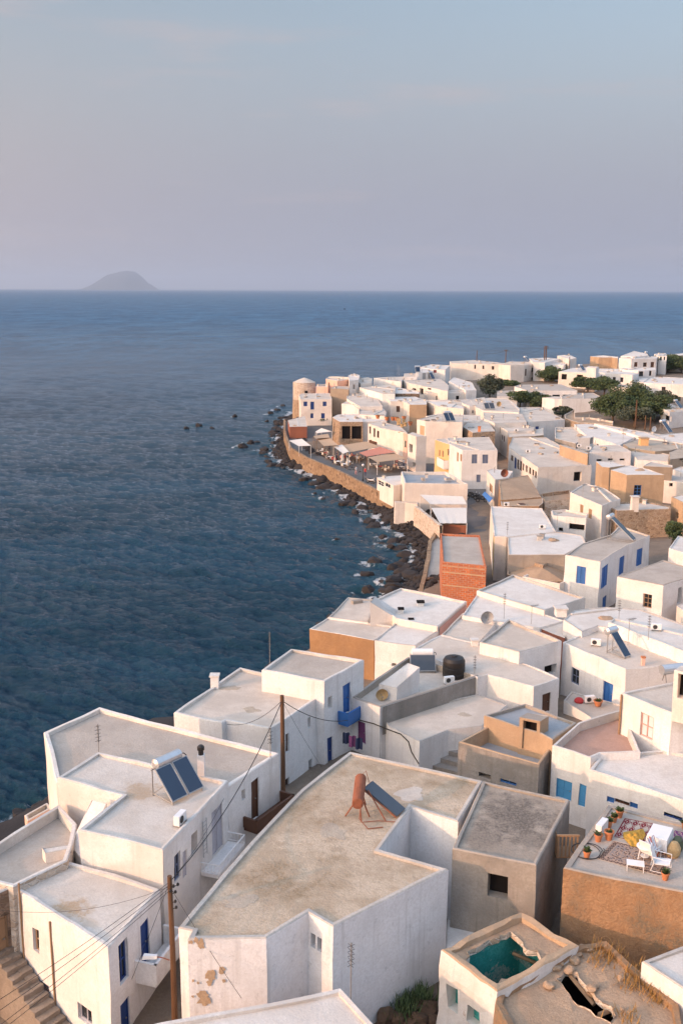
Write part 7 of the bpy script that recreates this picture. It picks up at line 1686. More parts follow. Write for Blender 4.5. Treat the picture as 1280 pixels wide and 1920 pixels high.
awning('broad tan awning in front of the three arches', [(-1.6, 205.25), (0.43, 196.67), (7.59, 200.58), (5.0, 207.34)], 5.4, 4.6, 'tancanvas', pz=2.45, frame='timber')
awning('white sea end of the broad tan awning', [(-1.68, 204.6), (0.31, 195.41), (1.41, 196.57), (0.1, 205.82)], 4.95, 4.75, 'canvas', pz=2.45)
awning('red tiled canopy over the cafe', [(3.45, 196.21), (4.81, 191.78), (10.32, 192.16), (7.61, 198.95)], 5.6, 4.8, 'rsalmon', pz=2.45, frame='timber')
awning('pergola roof with white posts over the cafe tables', [(5.09, 190.19), (6.56, 184.71), (12.19, 186.19), (10.14, 193.23)], 5.3, 4.9, 'tancanvas', pz=2.45)
awning('upper pale awning below the beige seafront house', [(13.2, 147.29), (18.6, 147.39), (18.23, 149.72), (11.91, 150.87)], 5.6, 4.9, 'canvas', pz=3.0)
awning('lower grey stained awning below the beige seafront house', [(13.53, 136.11), (17.27, 136.18), (18.06, 143.46), (12.97, 143.25)], 5.2, 4.6, 'canvas', pz=3.0)
awning('bright blue awning over the street', [(21.81, 154.3), (22.06, 148.31), (22.56, 148.49), (22.08, 153.6)], 5.6, 5.0, 'bluecanvas', pz=None, posts=False)
sea_hut = house('brown beach hut with a pale sloping roof at the end of the sea wall', [(-11.93, 231.21), (-8.03, 231.76), (-9.12, 251.69), (-12.93, 243.01)], 5.2, None, wall='redwash', roof='rpale', par=0.03, th=0.15, name='beach_hut', cat='hut')
glazed_pavilion = house('white flat roofed pavilion glazed towards the sea', [(8.35, 159.72), (9.8, 160.96), (9.98, 169.01), (5.94, 167.05)], 5.3, None, ops=[(3, 'win', 0.29, 4.13, 3.11, 4.96, 'whitepaint'), (3, 'win', 3.66, 4.43, 6.18, 5.21, 'whitepaint')], wall='cream', roof='rwhite', par=0.05, th=0.12, name='pavilion', cat='pavilion')
crate_store = house('dark store with stacked red and white crates under the lower awning', [(17.31, 136.48), (17.44, 138.02), (14.47, 137.96), (14.02, 136.93)], 4.2, None, wall='redwash', roof='rearth', par=0.03, th=0.1, name='store', cat='store', rim='rimgrey')
parasol('left closed cream parasol by the sea wall', (0.06, 193.76, 2.45), 1.2, 2.6, 'canvas', True)
parasol('right closed cream parasol by the sea wall', (1.07, 189.16, 2.45), 1.2, 2.6, 'canvas', True)
T = root('street_lamp', 'dark lamp post with a white globe on the promenade', 'street lamp')
b = B(); b.lathe((0, 0, 0), [(.16, 0), (.14, .3), (.07, .4), (.055, 2.6)], 8); b.make('post', 'darksteel', T)
b = B(); b.lathe((0, 0, 2.6), [(.06, 0), (.2, .12), (.24, .25), (.2, .4), (.06, .48)], 12); b.make('globe', 'whitepaint', T); place(T, (3.82, 178.95, 2.45))
person('man in a red shirt walking by the lamp post', (4.32, 183.21, 2.43), 0.00, 'redcloth', 'navycloth', 0, 0.96)
person('person in white on the open promenade', (2.66, 184.89, 2.43), 1.30, 'whitecloth', 'pinkcloth', 1, 0.98)
person('person in pink beside the closed parasol', (-0.14, 198.22, 2.43), 2.60, 'pinkcloth', 'navycloth', 0, 1.0)
person('person in white under the awning edge', (1.2, 201.26, 2.43), 3.90, 'whitecloth', 'navycloth', 1, 1.02)
person('person in dark clothes beneath the tan awning', (-0.98, 202.23, 2.43), 5.20, 'navycloth', 'navycloth', 0, 0.96)
person('person in red seated row by the wall', (-1.77, 196.71, 2.43), 0.22, 'redcloth', 'navycloth', 1, 0.98)
person('person in pink at the far tables', (-3.02, 203.21, 2.43), 1.52, 'pinkcloth', 'greypaint', 0, 1.0)
person('person in white at the far tables', (-3.94, 207.42, 2.43), 2.82, 'whitecloth', 'navycloth', 1, 1.02)
person('waiter in white at the tan awning', (3.0, 198.29, 2.43), 4.12, 'whitecloth', 'greypaint', 0, 0.96)
person('person in pink under the tan awning', (2.04, 201.28, 2.43), 5.42, 'pinkcloth', 'navycloth', 1, 0.98)
person('person in red between the parasols', (0.52, 198.23, 2.43), 0.44, 'redcloth', 'greypaint', 0, 1.0)
person('person in navy near the tan awning', (-2.62, 211.85, 2.43), 1.74, 'navycloth', 'navycloth', 1, 1.02)
person('person in pink under the pergola', (10.69, 193.64, 2.43), 3.04, 'pinkcloth', 'navycloth', 0, 0.96)
person('person in white under the pergola', (11.95, 193.2, 2.43), 4.34, 'whitecloth', 'navycloth', 1, 0.98)
ch0 = make_chair('pale wooden chair at the cafe tables', 'chairs at the cafe tables', 'timber', 'canvas')
used_ = []
cafe_set('red topped cafe table at the open tables by the parasols', (-1.46, 198.19, 2.43), 0.00, 'redcloth')
for a_ in (0.00, 1.57, 3.14):
    l_ = (-1.46 - .72 * math.sin(a_) * -1, 198.19 - .72 * math.cos(a_) * -1 * 1, 2.43)
    o_ = place(ch0, l_, -a_) if not used_ else copy_tree(ch0, l_, -a_)
    o_['label'] = 'pale wooden chair at the open tables by the parasols'; used_.append(1)
cafe_set('white topped cafe table at the open tables by the parasols', (-0.7, 195.76, 2.43), 0.70, 'whitecloth')
for a_ in (0.70, 2.27, 3.84):
    l_ = (-0.7 - .72 * math.sin(a_) * -1, 195.76 - .72 * math.cos(a_) * -1 * 1, 2.43)
    o_ = place(ch0, l_, -a_) if not used_ else copy_tree(ch0, l_, -a_)
    o_['label'] = 'pale wooden chair at the open tables by the parasols'; used_.append(1)
cafe_set('white topped cafe table at the far tables near the sea wall', (-2.32, 201.68, 2.43), 1.40, 'whitecloth')
for a_ in (1.40, 2.97, 4.54):
    l_ = (-2.32 - .72 * math.sin(a_) * -1, 201.68 - .72 * math.cos(a_) * -1 * 1, 2.43)
    o_ = place(ch0, l_, -a_) if not used_ else copy_tree(ch0, l_, -a_)
    o_['label'] = 'pale wooden chair at the far tables near the sea wall'; used_.append(1)
cafe_set('red topped cafe table at the far tables near the sea wall', (-3.41, 206.36, 2.43), 0.60, 'redcloth')
for a_ in (0.60, 2.17, 3.74):
    l_ = (-3.41 - .72 * math.sin(a_) * -1, 206.36 - .72 * math.cos(a_) * -1 * 1, 2.43)
    o_ = place(ch0, l_, -a_) if not used_ else copy_tree(ch0, l_, -a_)
    o_['label'] = 'pale wooden chair at the far tables near the sea wall'; used_.append(1)
cafe_set('white topped cafe table at the far tables near the sea wall', (-4.16, 209.59, 2.43), 1.30, 'whitecloth')
for a_ in (1.30, 2.87, 4.44):
    l_ = (-4.16 - .72 * math.sin(a_) * -1, 209.59 - .72 * math.cos(a_) * -1 * 1, 2.43)
    o_ = place(ch0, l_, -a_) if not used_ else copy_tree(ch0, l_, -a_)
    o_['label'] = 'pale wooden chair at the far tables near the sea wall'; used_.append(1)
cafe_set('white topped cafe table at the open tables by the parasols', (0.51, 192.94, 2.43), 0.50, 'whitecloth')
for a_ in (0.50, 2.07, 3.64):
    l_ = (0.51 - .72 * math.sin(a_) * -1, 192.94 - .72 * math.cos(a_) * -1 * 1, 2.43)
    o_ = place(ch0, l_, -a_) if not used_ else copy_tree(ch0, l_, -a_)
    o_['label'] = 'pale wooden chair at the open tables by the parasols'; used_.append(1)
cafe_set('red topped cafe table under the pergola roof', (7.5, 190.32, 2.43), 1.20, 'redcloth')
for a_ in (1.20, 2.77, 4.34):
    l_ = (7.5 - .72 * math.sin(a_) * -1, 190.32 - .72 * math.cos(a_) * -1 * 1, 2.43)
    o_ = place(ch0, l_, -a_) if not used_ else copy_tree(ch0, l_, -a_)
    o_['label'] = 'pale wooden chair under the pergola roof'; used_.append(1)
cafe_set('white topped cafe table under the pergola roof', (8.51, 188.09, 2.43), 0.40, 'whitecloth')
for a_ in (0.40, 1.97, 3.54):
    l_ = (8.51 - .72 * math.sin(a_) * -1, 188.09 - .72 * math.cos(a_) * -1 * 1, 2.43)
    o_ = place(ch0, l_, -a_) if not used_ else copy_tree(ch0, l_, -a_)
    o_['label'] = 'pale wooden chair under the pergola roof'; used_.append(1)
cafe_set('white topped cafe table under the pergola roof', (6.31, 193.07, 2.43), 1.10, 'whitecloth')
for a_ in (1.10, 2.67, 4.24):
    l_ = (6.31 - .72 * math.sin(a_) * -1, 193.07 - .72 * math.cos(a_) * -1 * 1, 2.43)
    o_ = place(ch0, l_, -a_) if not used_ else copy_tree(ch0, l_, -a_)
    o_['label'] = 'pale wooden chair under the pergola roof'; used_.append(1)
cafe_set('red topped cafe table under the pergola roof', (10.27, 191.76, 2.43), 0.30, 'redcloth')
for a_ in (0.30, 1.87, 3.44):
    l_ = (10.27 - .72 * math.sin(a_) * -1, 191.76 - .72 * math.cos(a_) * -1 * 1, 2.43)
    o_ = place(ch0, l_, -a_) if not used_ else copy_tree(ch0, l_, -a_)
    o_['label'] = 'pale wooden chair under the pergola roof'; used_.append(1)
cafe_set('white topped cafe table under the pergola roof', (11.44, 189.96, 2.43), 1.00, 'whitecloth')
for a_ in (1.00, 2.57, 4.14):
    l_ = (11.44 - .72 * math.sin(a_) * -1, 189.96 - .72 * math.cos(a_) * -1 * 1, 2.43)
    o_ = place(ch0, l_, -a_) if not used_ else copy_tree(ch0, l_, -a_)
    o_['label'] = 'pale wooden chair under the pergola roof'; used_.append(1)
cafe_set('white topped cafe table under the broad tan awning', (3.55, 201.31, 2.43), 0.20, 'whitecloth')
for a_ in (0.20, 1.77, 3.34):
    l_ = (3.55 - .72 * math.sin(a_) * -1, 201.31 - .72 * math.cos(a_) * -1 * 1, 2.43)
    o_ = place(ch0, l_, -a_) if not used_ else copy_tree(ch0, l_, -a_)
    o_['label'] = 'pale wooden chair under the broad tan awning'; used_.append(1)
cafe_set('red topped cafe table under the broad tan awning', (2.39, 203.34, 2.43), 0.90, 'redcloth')
for a_ in (0.90, 2.47, 4.04):
    l_ = (2.39 - .72 * math.sin(a_) * -1, 203.34 - .72 * math.cos(a_) * -1 * 1, 2.43)
    o_ = place(ch0, l_, -a_) if not used_ else copy_tree(ch0, l_, -a_)
    o_['label'] = 'pale wooden chair under the broad tan awning'; used_.append(1)
cafe_set('white topped cafe table at the open tables by the parasols', (1.33, 195.33, 2.43), 0.10, 'whitecloth')
for a_ in (0.10, 1.67, 3.24):
    l_ = (1.33 - .72 * math.sin(a_) * -1, 195.33 - .72 * math.cos(a_) * -1 * 1, 2.43)
    o_ = place(ch0, l_, -a_) if not used_ else copy_tree(ch0, l_, -a_)
    o_['label'] = 'pale wooden chair at the open tables by the parasols'; used_.append(1)
motorbike('second dark motorbike of the row parked left of the blue awning', (21.39, 161.85, 3.06), 1.20, 'darksteel')
motorbike('third dark motorbike of the row parked left of the blue awning', (21.74, 160.85, 3.06), 1.30, 'darksteel')
motorbike('fourth dark motorbike of the row parked left of the blue awning', (22.04, 159.52, 3.06), 1.40, 'darksteel')
motorbike('fifth dark motorbike of the row parked left of the blue awning', (22.18, 157.57, 3.06), 1.50, 'darksteel')
motorbike('leftmost dark motorbike of the row parked left of the blue awning', (20.87, 159.83, 3.06), 1.60, 'darksteel')
motorbike('white scooter parked by the sea wall', (5.22, 177.07, 2.43), 1.3, 'whitepaint')
# -- boulders
rnd_ = random.Random(21)
for i, (x, y, r) in enumerate(SEAROCKS):
    lb = 'dark rock standing in the surf below the sea path' if i < 6 or i in (8, 9, 10) else 'low dark rock of the reef far out from the promenade' if 14 <= i < 18 else 'dark rock piled off the beach hut' if 18 <= i < 26 else 'small dark rock at the water by the low pink pen' if i > 26 else 'isolated dark rock in open water'
    rock(lb, (x, y, .05 * r), r * .8, 'rock', 'rocks standing in the sea', rnd_)
rg_ = np.random.default_rng(5)
qx, qy = rg_.uniform(-28, 22, 90000), rg_.uniform(92, 295, 90000)
qz, qs = land_height(qx, qy)
lines_ = np.array([p for L_ in (QUAY, WALL2, PATH) for a_, c_ in zip(L_[:-1], L_[1:]) for p in [Vector(a_).lerp(Vector(c_), t / 12)[:] for t in range(13)]])
ok_ = np.nonzero((qs > -2.0) & (qs < 7.5))[0]
ok_ = [i for i in ok_ if np.min(np.hypot(lines_[:, 0] - qx[i], lines_[:, 1] - qy[i])) > .45]
big_ = [i for i in ok_ if qs[i] < 6.0][:265]
for i in big_:
    x, y, z, q = qx[i], qy[i], qz[i], qs[i]
    s = rnd_.uniform(.45, 1.0) * (1.3 if q < 2 else .9)
    m_ = 'brownrock' if (q > 3.4 and rnd_.random() < .75) else 'rock'
    wh_ = 'beside the narrow sea path' if y < 126 else 'below the beige seafront house' if y < 165 else 'below the promenade tables' if y < 222 else 'around the brown beach hut'
    rock(('black boulder in the heap ' if m_ == 'rock' else 'brown weathered boulder ') + wh_, (x, y, max(z, -.3) + .12 * s), s, m_, ('black boulders ' if m_ == 'rock' else 'brown boulders ') + wh_, rnd_)
b = B()
for i in ok_[265:6200]:
    x, y, z = qx[i], qy[i], qz[i]
    s = rnd_.uniform(.16, .55); me = PEBBLES[rnd_.randrange(5)]; i0 = len(b.v); a_ = rnd_.uniform(0, 6.28); ca_, sa_ = s * math.cos(a_), s * math.sin(a_)
    for v in me.vertices: b.v.append((x + ca_ * v.co.x - sa_ * v.co.y, y + sa_ * v.co.x + ca_ * v.co.y, z + s * v.co.z + .05))
    for p in me.polygons: b.f.append(tuple(i0 + j for j in p.vertices)); b.m.append(0)
setp(b.make('shingle', 'rock'), kind='stuff')
# -- trees
tree('round green tree under the teal door house', (64.39, 313.13, 7.6), 5, 5, 6.0, 1.2, 6800, 'treeleaf', 3, 0.55)
tree('smaller green tree beside the round one', (66.94, 311.85, 7.6), 4, 4, 5.2, 1.2, 5800, 'treeleaf', 4, 0.55)
tree('grey green tree with loose branches before the skyline house', (40.75, 280.98, 7.0), 4.5, 4, 6.4, 1.2, 6300, 'olive', 5, 0.55)
tree('low green hedge tree below the white block house', (48.66, 301.2, 7.4), 4, 3, 3.0, 0.5, 5800, 'treeleaf', 6, 0.55)
tree('dark bushy tree behind the twin solar panel', (45.66, 260.27, 6.6), 4.5, 3.5, 4.6, 1.2, 6300, 'treeleaf', 7, 0.55)
tree('dark bushy tree before the ribbed roof', (48.46, 260.37, 6.6), 4, 3.5, 4.4, 1.2, 5800, 'treeleaf', 8, 0.55)
tree('dark bush at the end of the hedge row', (50.89, 258.46, 6.4), 3.4, 3, 4.0, 0.5, 5200, 'treeleaf', 9, 0.55)
tree('wide dark tree left of the tan cube house', (62.76, 234.51, 6.3), 5.5, 5, 7.5, 1.2, 7300, 'treeleaf', 10, 0.55)
tree('tallest dark tree in front of the tan cube house', (68.01, 241.72, 6.6), 5.2, 5, 9.0, 1.2, 7000, 'treeleaf', 11, 0.55)
tree('dark tree behind the wooden poles', (70.87, 237.82, 6.5), 5.5, 5, 7.8, 1.2, 7300, 'treeleaf', 12, 0.55)
tree('paler green tree at the front of the dark grove', (65.97, 227.98, 6.2), 4.5, 4.5, 4.8, 1.2, 6300, 'olive', 13, 0.55)
tree('dark tree at the right of the grove', (72.04, 233.22, 6.5), 4.5, 4.5, 6.6, 1.2, 6300, 'treeleaf', 14, 0.55)
tree('lighter green tree under the big plain house', (80.98, 256.11, 7.0), 4, 4, 4.6, 1.2, 5800, 'olive', 15, 0.55)
tree('green tree below the brown shutter house', (72.48, 281.13, 7.8), 5, 4, 5.0, 1.2, 6800, 'treeleaf', 16, 0.55)
tree('green tree below the shaded balconies', (69.56, 288.37, 8.0), 4.5, 4, 4.6, 1.2, 6300, 'treeleaf', 17, 0.55)
tree('broad dark tree on the right skyline', (105.6, 331.36, 9.6), 6.5, 5, 7.2, 1.2, 8300, 'treeleaf', 18, 0.55)
tree('dark tree at the right end of the skyline', (109.46, 329.88, 9.6), 5, 5, 6.4, 1.2, 6800, 'treeleaf', 19, 0.55)
tree('small bush below the black dishes', (52.38, 240.41, 6.6), 2.5, 2.5, 2.6, 0.5, 4300, 'olive', 20, 0.55)
tree('dark clipped hedge beside the blue shuttered point house', (-5.38, 256.13, 2.4), 4.5, 1.6, 2.6, 0.5, 6300, 'treeleaf', 21, 0.55)
tree('small dark palm like shrub by the ochre house', (37.83, 112.27, 8.0), 1.2, 1.2, 2.6, 0.5, 3000, 'treeleaf', 22, 0.25)
c_ = B(); c_.hexa([(10.65, 103.25, 7.54), (14.94, 101.66, 7.54), (14.97, 101.76, 7.54), (10.69, 103.34, 7.54), (10.65, 103.25, 7.62), (14.94, 101.66, 7.62), (14.97, 101.76, 7.62), (10.69, 103.34, 7.62)]); c_.make('concrete_band', 'tan', house_brick)
c_ = B(); c_.hexa([(10.67, 103.24, 6.82), (14.96, 101.65, 6.82), (15.00, 101.75, 6.82), (10.70, 103.34, 6.82), (10.67, 103.24, 6.95), (14.96, 101.65, 6.95), (15.00, 101.75, 6.95), (10.70, 103.34, 6.95)]); c_.make('concrete_band', 'tan', house_brick)
c_ = B(); c_.hexa([(10.70, 103.23, 5.40), (15.01, 101.64, 5.40), (15.04, 101.73, 5.40), (10.74, 103.32, 5.40), (10.70, 103.23, 5.53), (15.01, 101.64, 5.53), (15.04, 101.73, 5.53), (10.74, 103.32, 5.53)]); c_.make('concrete_band', 'tan', house_brick)
T = [o for o in C.objects if o.get('label') == 'near wooden pole with a white street lamp'][0]
for k_, (x_, y_, z_) in enumerate(((.16, -.1, -.15), (.2, .05, -.5), (.2, -.05, -.85), (.05, -.2, -.3), (.3, .1, -.2), (.22, .0, -1.15))):
    b = B(); p_ = Vector(((-6.68, 35.74, 13.25)[0] + x_, (-6.68, 35.74, 13.25)[1] + y_, (-6.68, 35.74, 13.25)[2] + z_)); b.tube([((-6.68, 35.74, 13.25)[0], (-6.68, 35.74, 13.25)[1], p_.z - .05), tuple(p_)], .018, 4); b.lathe(tuple(p_), [(.03, -.03), (.06, .0), (.06, .06), (.03, .1)], 7)
    o_ = b.make('insulator', 'black'); o_.data.transform(Matrix.Translation(-Vector(T.location))); o_.parent = T
# -- small roof clutter of the middle and far houses
clutter(house_rounded, [('heap', 21.12, 77.37, 10.28, 0.16), ('hatch', 22.01, 75.36, 10.28, 0.32), ('kerb', 23.25, 80.02, 18.36, 78.15, 10.3)])
clutter(house_ochre_back, [('block', 1.44, 88.75, 7.98, 0.49)])
clutter(house_white_folds, [('vent', 22.49, 111.97, 8.18, 0.01), ('vent', 22.99, 112.89, 8.18, 2.7), ('heap', 24.13, 111.92, 8.18, 0.63)])
clutter(house_right_edge_white, [('pipe', 37.51, 104.54, 9.78, 0.93)])
clutter(stone_house, [('vent', 39.1, 128.16, 9.08, 0.96)])
clutter(house_ochre_cube, [('heap', 41.43, 139.07, 11.48, 0.55)])
clutter(house_cream_long, [('block', 34.15, 134.13, 9.88, 0.06), ('vent', 33.55, 132.45, 9.88, 2.19), ('kerb', 33.89, 124.79, 34.41, 135.78, 9.9)])
clutter(ruin_rubble, [('pipe', 30.26, 142.5, 6.68, 1.59)])
clutter(house_awning, [('pipe', 23.99, 157.05, 7.88, 2.67)])
clutter(house_slant_front, [('hatch', 25.03, 137.9, 6.68, 1.89)])
clutter(house_many_windows, [('pipe', 38.47, 172.65, 8.18, 2.13), ('heap', 36.01, 180.53, 8.18, 0.96), ('hatch', 35.75, 184.38, 8.18, 2.86), ('block', 34.46, 173.8, 8.18, 2.02), ('block', 37.42, 175.28, 8.18, 1.04), ('kerb', 40.17, 173.97, 36.06, 193.79, 8.2)])
clutter(house_pipe_white, [('block', 43.81, 167.44, 9.88, 0.91), ('block', 44.2, 169.68, 9.88, 2.55)])
clutter(house_right_flat, [('pipe', 50.02, 171.22, 8.98, 0.56), ('pipe', 52.32, 170.2, 8.98, 0.2)])
clutter(house_grey_earth, [('pipe', 57.61, 179.83, 9.38, 1.73), ('heap', 58.61, 177.59, 9.38, 0.91), ('hatch', 57.33, 178.16, 9.38, 2.4), ('kerb', 57.6, 172.2, 59.29, 178.92, 9.4)])
clutter(house_brown_right, [('pipe', 56.64, 167.77, 9.88, 1.08)])
clutter(house_broad_mid, [('vent', 56.23, 194.94, 8.78, 2.7), ('block', 50.82, 202.73, 8.78, 0.53), ('hatch', 50.26, 203.22, 8.78, 2.4), ('block', 54.54, 194.6, 8.78, 1.93), ('vent', 50.93, 192.29, 8.78, 3.06)])
clutter(house_strip_right, [('vent', 55.91, 193.0, 9.18, 1.5), ('hatch', 55.19, 197.5, 9.18, 0.22), ('kerb', 56.48, 199.26, 53.85, 198.06, 9.2)])
clutter(house_far_right_flat, [('block', 62.61, 191.33, 8.88, 2.69), ('vent', 59.83, 194.11, 8.88, 0.92), ('kerb', 64.37, 195.14, 59.48, 191.75, 8.9)])
clutter(house_grey_court, [('hatch', 43.76, 202.76, 8.38, 1.19), ('heap', 46.37, 195.95, 8.38, 2.72), ('pipe', 44.03, 201.01, 8.38, 1.49)])
clutter(house_narrow_alley, [('vent', 37.73, 204.54, 8.68, 0.99), ('vent', 36.99, 204.77, 8.68, 2.05)])
clutter(house_tan_step, [('vent', 37.9, 199.41, 8.18, 1.49), ('vent', 38.65, 202.15, 8.18, 1.52)])
clutter(house_alley_left, [('block', 38.93, 226.85, 9.48, 1.61), ('vent', 36.52, 229.81, 9.48, 0.93), ('vent', 36.83, 211.57, 9.48, 1.44), ('vent', 31.87, 214.1, 9.48, 0.78), ('vent', 31.23, 210.25, 9.48, 0.05)])
clutter(house_alley_front, [('heap', 28.54, 214.24, 9.08, 1.49), ('pipe', 28.45, 212.39, 9.08, 1.44), ('hatch', 25.68, 200.8, 9.08, 0.89)])
clutter(house_blue_windows, [('block', 21.41, 177.92, 9.58, 3.02), ('vent', 21.88, 174.69, 9.58, 2.27), ('vent', 20.46, 181.62, 9.58, 1.03), ('vent', 20.2, 176.16, 9.58, 0.38), ('kerb', 18.98, 179.31, 23.18, 168.6, 9.6)])
clutter(house_beige_tall, [('block', 16.72, 199.01, 10.68, 0.46), ('vent', 19.01, 201.04, 10.68, 0.14), ('hatch', 18.07, 199.15, 10.68, 1.78)])
clutter(house_stone_terrace, [('block', 1.3, 223.0, 7.78, 1.52), ('hatch', 3.29, 225.42, 7.78, 1.96)])
clutter(house_three_arches, [('vent', 8.8, 210.37, 8.28, 0.82), ('vent', 8.74, 209.65, 8.28, 2.5)])
clutter(house_green_balcony, [('heap', 11.81, 201.08, 8.18, 1.06)])
clutter(house_square_back, [('pipe', 0.63, 228.43, 7.63, 0.33), ('vent', 3.13, 227.38, 7.63, 2.93), ('heap', 0.05, 230.99, 7.63, 1.52), ('vent', 5.5, 226.24, 7.63, 0.9)])
clutter(house_beach_blue, [('pipe', -4.56, 268.06, 8.98, 2.01), ('vent', -9.29, 261.32, 8.98, 0.1), ('heap', -6.07, 260.73, 8.98, 2.36), ('block', -9.21, 259.08, 8.98, 1.0), ('kerb', -6.38, 254.45, -6.91, 269.06, 9.0)])
clutter(house_pink_low, [('vent', -6.36, 273.97, 10.48, 2.33)])
clutter(house_pink_tall, [('pipe', 0.19, 281.05, 11.78, 0.98), ('vent', -0.86, 277.04, 11.78, 0.37), ('kerb', 1.88, 282.13, -3.97, 285.69, 11.8)])
clutter(house_dark_stone, [('vent', -1.64, 263.03, 10.88, 2.22)])
clutter(house_cream_block, [('vent', 3.74, 280.41, 12.68, 2.27), ('vent', 2.78, 280.73, 12.68, 2.0), ('kerb', 4.65, 275.14, 2.57, 285.47, 12.7)])
clutter(house_white_point_a, [('vent', 5.6, 274.61, 11.58, 0.14), ('vent', 5.02, 282.41, 11.58, 2.22), ('kerb', 8.16, 277.61, 5.46, 285.97, 11.6)])
clutter(house_white_point_b, [('block', 10.54, 255.47, 10.78, 1.38), ('heap', 10.87, 252.31, 10.78, 1.58), ('vent', 8.93, 266.78, 10.78, 0.27), ('vent', 12.52, 254.58, 10.78, 1.37), ('heap', 12.39, 267.4, 10.78, 0.41), ('kerb', 13.7, 261.17, 6.32, 270.41, 10.8)])
clutter(house_white_point_c, [('vent', 4.0, 261.96, 9.28, 0.43), ('pipe', 6.3, 255.19, 9.28, 0.41), ('block', 4.36, 257.55, 9.28, 3.0), ('vent', 2.97, 260.34, 9.28, 2.18), ('pipe', 7.45, 245.69, 9.28, 2.03)])
clutter(house_white_lean, [('block', 2.89, 243.94, 8.78, 1.74)])
clutter(house_tan_wide, [('heap', 7.42, 233.26, 8.38, 1.0), ('vent', 7.39, 233.19, 8.38, 0.38), ('hatch', 8.98, 226.66, 8.38, 0.05), ('kerb', 6.81, 226.44, 9.99, 238.03, 8.4)])
clutter(house_white_slab, [('hatch', 15.16, 265.65, 10.28, 2.56), ('vent', 16.96, 261.55, 10.28, 1.38), ('heap', 17.42, 262.09, 10.28, 2.9), ('vent', 12.76, 259.37, 10.28, 2.52), ('kerb', 19.61, 258.04, 13.53, 274.16, 10.3)])
clutter(house_cream_window, [('block', 14.0, 245.14, 9.58, 2.19), ('vent', 15.26, 246.76, 9.58, 1.14), ('vent', 15.33, 246.1, 9.58, 1.92), ('kerb', 15.42, 240.91, 19.55, 251.16, 9.6)])
clutter(house_ochre_wing, [('vent', 20.07, 245.2, 9.63, 1.23), ('vent', 16.64, 245.23, 9.63, 2.48), ('kerb', 20.26, 242.04, 15.68, 242.36, 9.65)])
clutter(house_pink_gable, [('block', 23.74, 234.56, 9.58, 0.07), ('hatch', 23.42, 234.91, 9.58, 2.18), ('heap', 25.87, 241.24, 9.58, 1.73), ('kerb', 25.01, 231.38, 26.86, 239.33, 9.6)])
clutter(house_five_windows, [('hatch', 25.53, 284.26, 11.08, 0.64), ('hatch', 23.58, 276.74, 11.08, 2.68), ('heap', 21.26, 282.52, 11.08, 0.73), ('pipe', 20.06, 277.71, 11.08, 2.13), ('vent', 19.49, 284.93, 11.08, 2.78), ('kerb', 25.22, 291.47, 17.5, 282.51, 11.1)])
clutter(roof_hut_solar, [('heap', 23.3, 304.71, 12.98, 1.64), ('pipe', 22.58, 289.68, 12.98, 0.77), ('kerb', 25.24, 298.61, 21.78, 296.87, 13.0)])
clutter(house_chimney_far, [('heap', 28.28, 305.2, 13.08, 0.19), ('block', 25.24, 308.28, 13.08, 1.29), ('block', 27.96, 313.12, 13.08, 0.87), ('vent', 28.64, 305.72, 13.08, 1.34), ('kerb', 28.1, 298.74, 30.46, 317.3, 13.1)])
clutter(house_far_edge, [('hatch', 20.03, 297.66, 11.88, 2.97), ('vent', 20.06, 294.69, 11.88, 2.77)])
clutter(house_pale_far, [('pipe', 14.52, 281.73, 11.28, 1.91), ('vent', 12.73, 285.34, 11.28, 2.21), ('pipe', 13.7, 285.79, 11.28, 1.16), ('kerb', 15.48, 294.29, 10.62, 287.13, 11.3)])
clutter(house_cream_box_far, [('vent', 15.26, 283.23, 10.88, 0.36)])
clutter(house_low_pink, [('pipe', 27.36, 264.59, 10.08, 2.93), ('vent', 25.23, 262.04, 10.08, 0.36), ('pipe', 22.43, 265.37, 10.08, 1.18), ('kerb', 32.28, 264.39, 21.64, 262.97, 10.1)])
clutter(house_white_arch_roof, [('vent', 31.85, 267.16, 10.78, 1.61), ('heap', 33.58, 271.87, 10.78, 0.23), ('vent', 33.58, 269.5, 10.78, 1.4), ('pipe', 33.1, 265.73, 10.78, 2.51), ('hatch', 32.49, 271.68, 10.78, 0.24)])
clutter(house_mid_pale, [('block', 26.65, 247.55, 9.38, 1.57), ('hatch', 28.29, 246.44, 9.38, 2.91), ('block', 27.77, 247.21, 9.38, 2.84), ('kerb', 30.62, 238.51, 31.03, 251.95, 9.4)])
clutter(house_low_green, [('vent', 33.29, 244.68, 9.78, 3.08), ('pipe', 31.93, 237.89, 9.78, 0.89), ('heap', 30.47, 234.35, 9.78, 1.18)])
clutter(house_behind_panel, [('pipe', 24.99, 214.35, 9.28, 1.86), ('hatch', 25.96, 212.2, 9.28, 0.1), ('heap', 27.05, 210.18, 9.28, 1.16)])
clutter(house_seafront, [('hatch', 16.75, 157.21, 6.78, 0.28), ('block', 12.79, 156.94, 6.78, 1.7), ('vent', 13.5, 159.04, 6.78, 1.49)])
clutter(far_long_house, [('heap', 43.27, 319.79, 13.48, 1.89), ('block', 46.98, 318.66, 13.48, 2.74), ('vent', 39.0, 319.12, 13.48, 2.87), ('hatch', 46.07, 325.26, 13.48, 2.94), ('vent', 43.93, 326.48, 13.48, 2.0), ('kerb', 49.76, 312.99, 53.97, 314.08, 13.5)])
clutter(far_white_block, [('hatch', 54.09, 327.8, 13.28, 1.16), ('hatch', 56.95, 323.13, 13.28, 1.75), ('pipe', 54.2, 325.66, 13.28, 2.74), ('vent', 61.02, 323.09, 13.28, 2.3), ('vent', 57.04, 321.72, 13.28, 1.95), ('kerb', 61.92, 326.09, 51.7, 325.08, 13.3)])
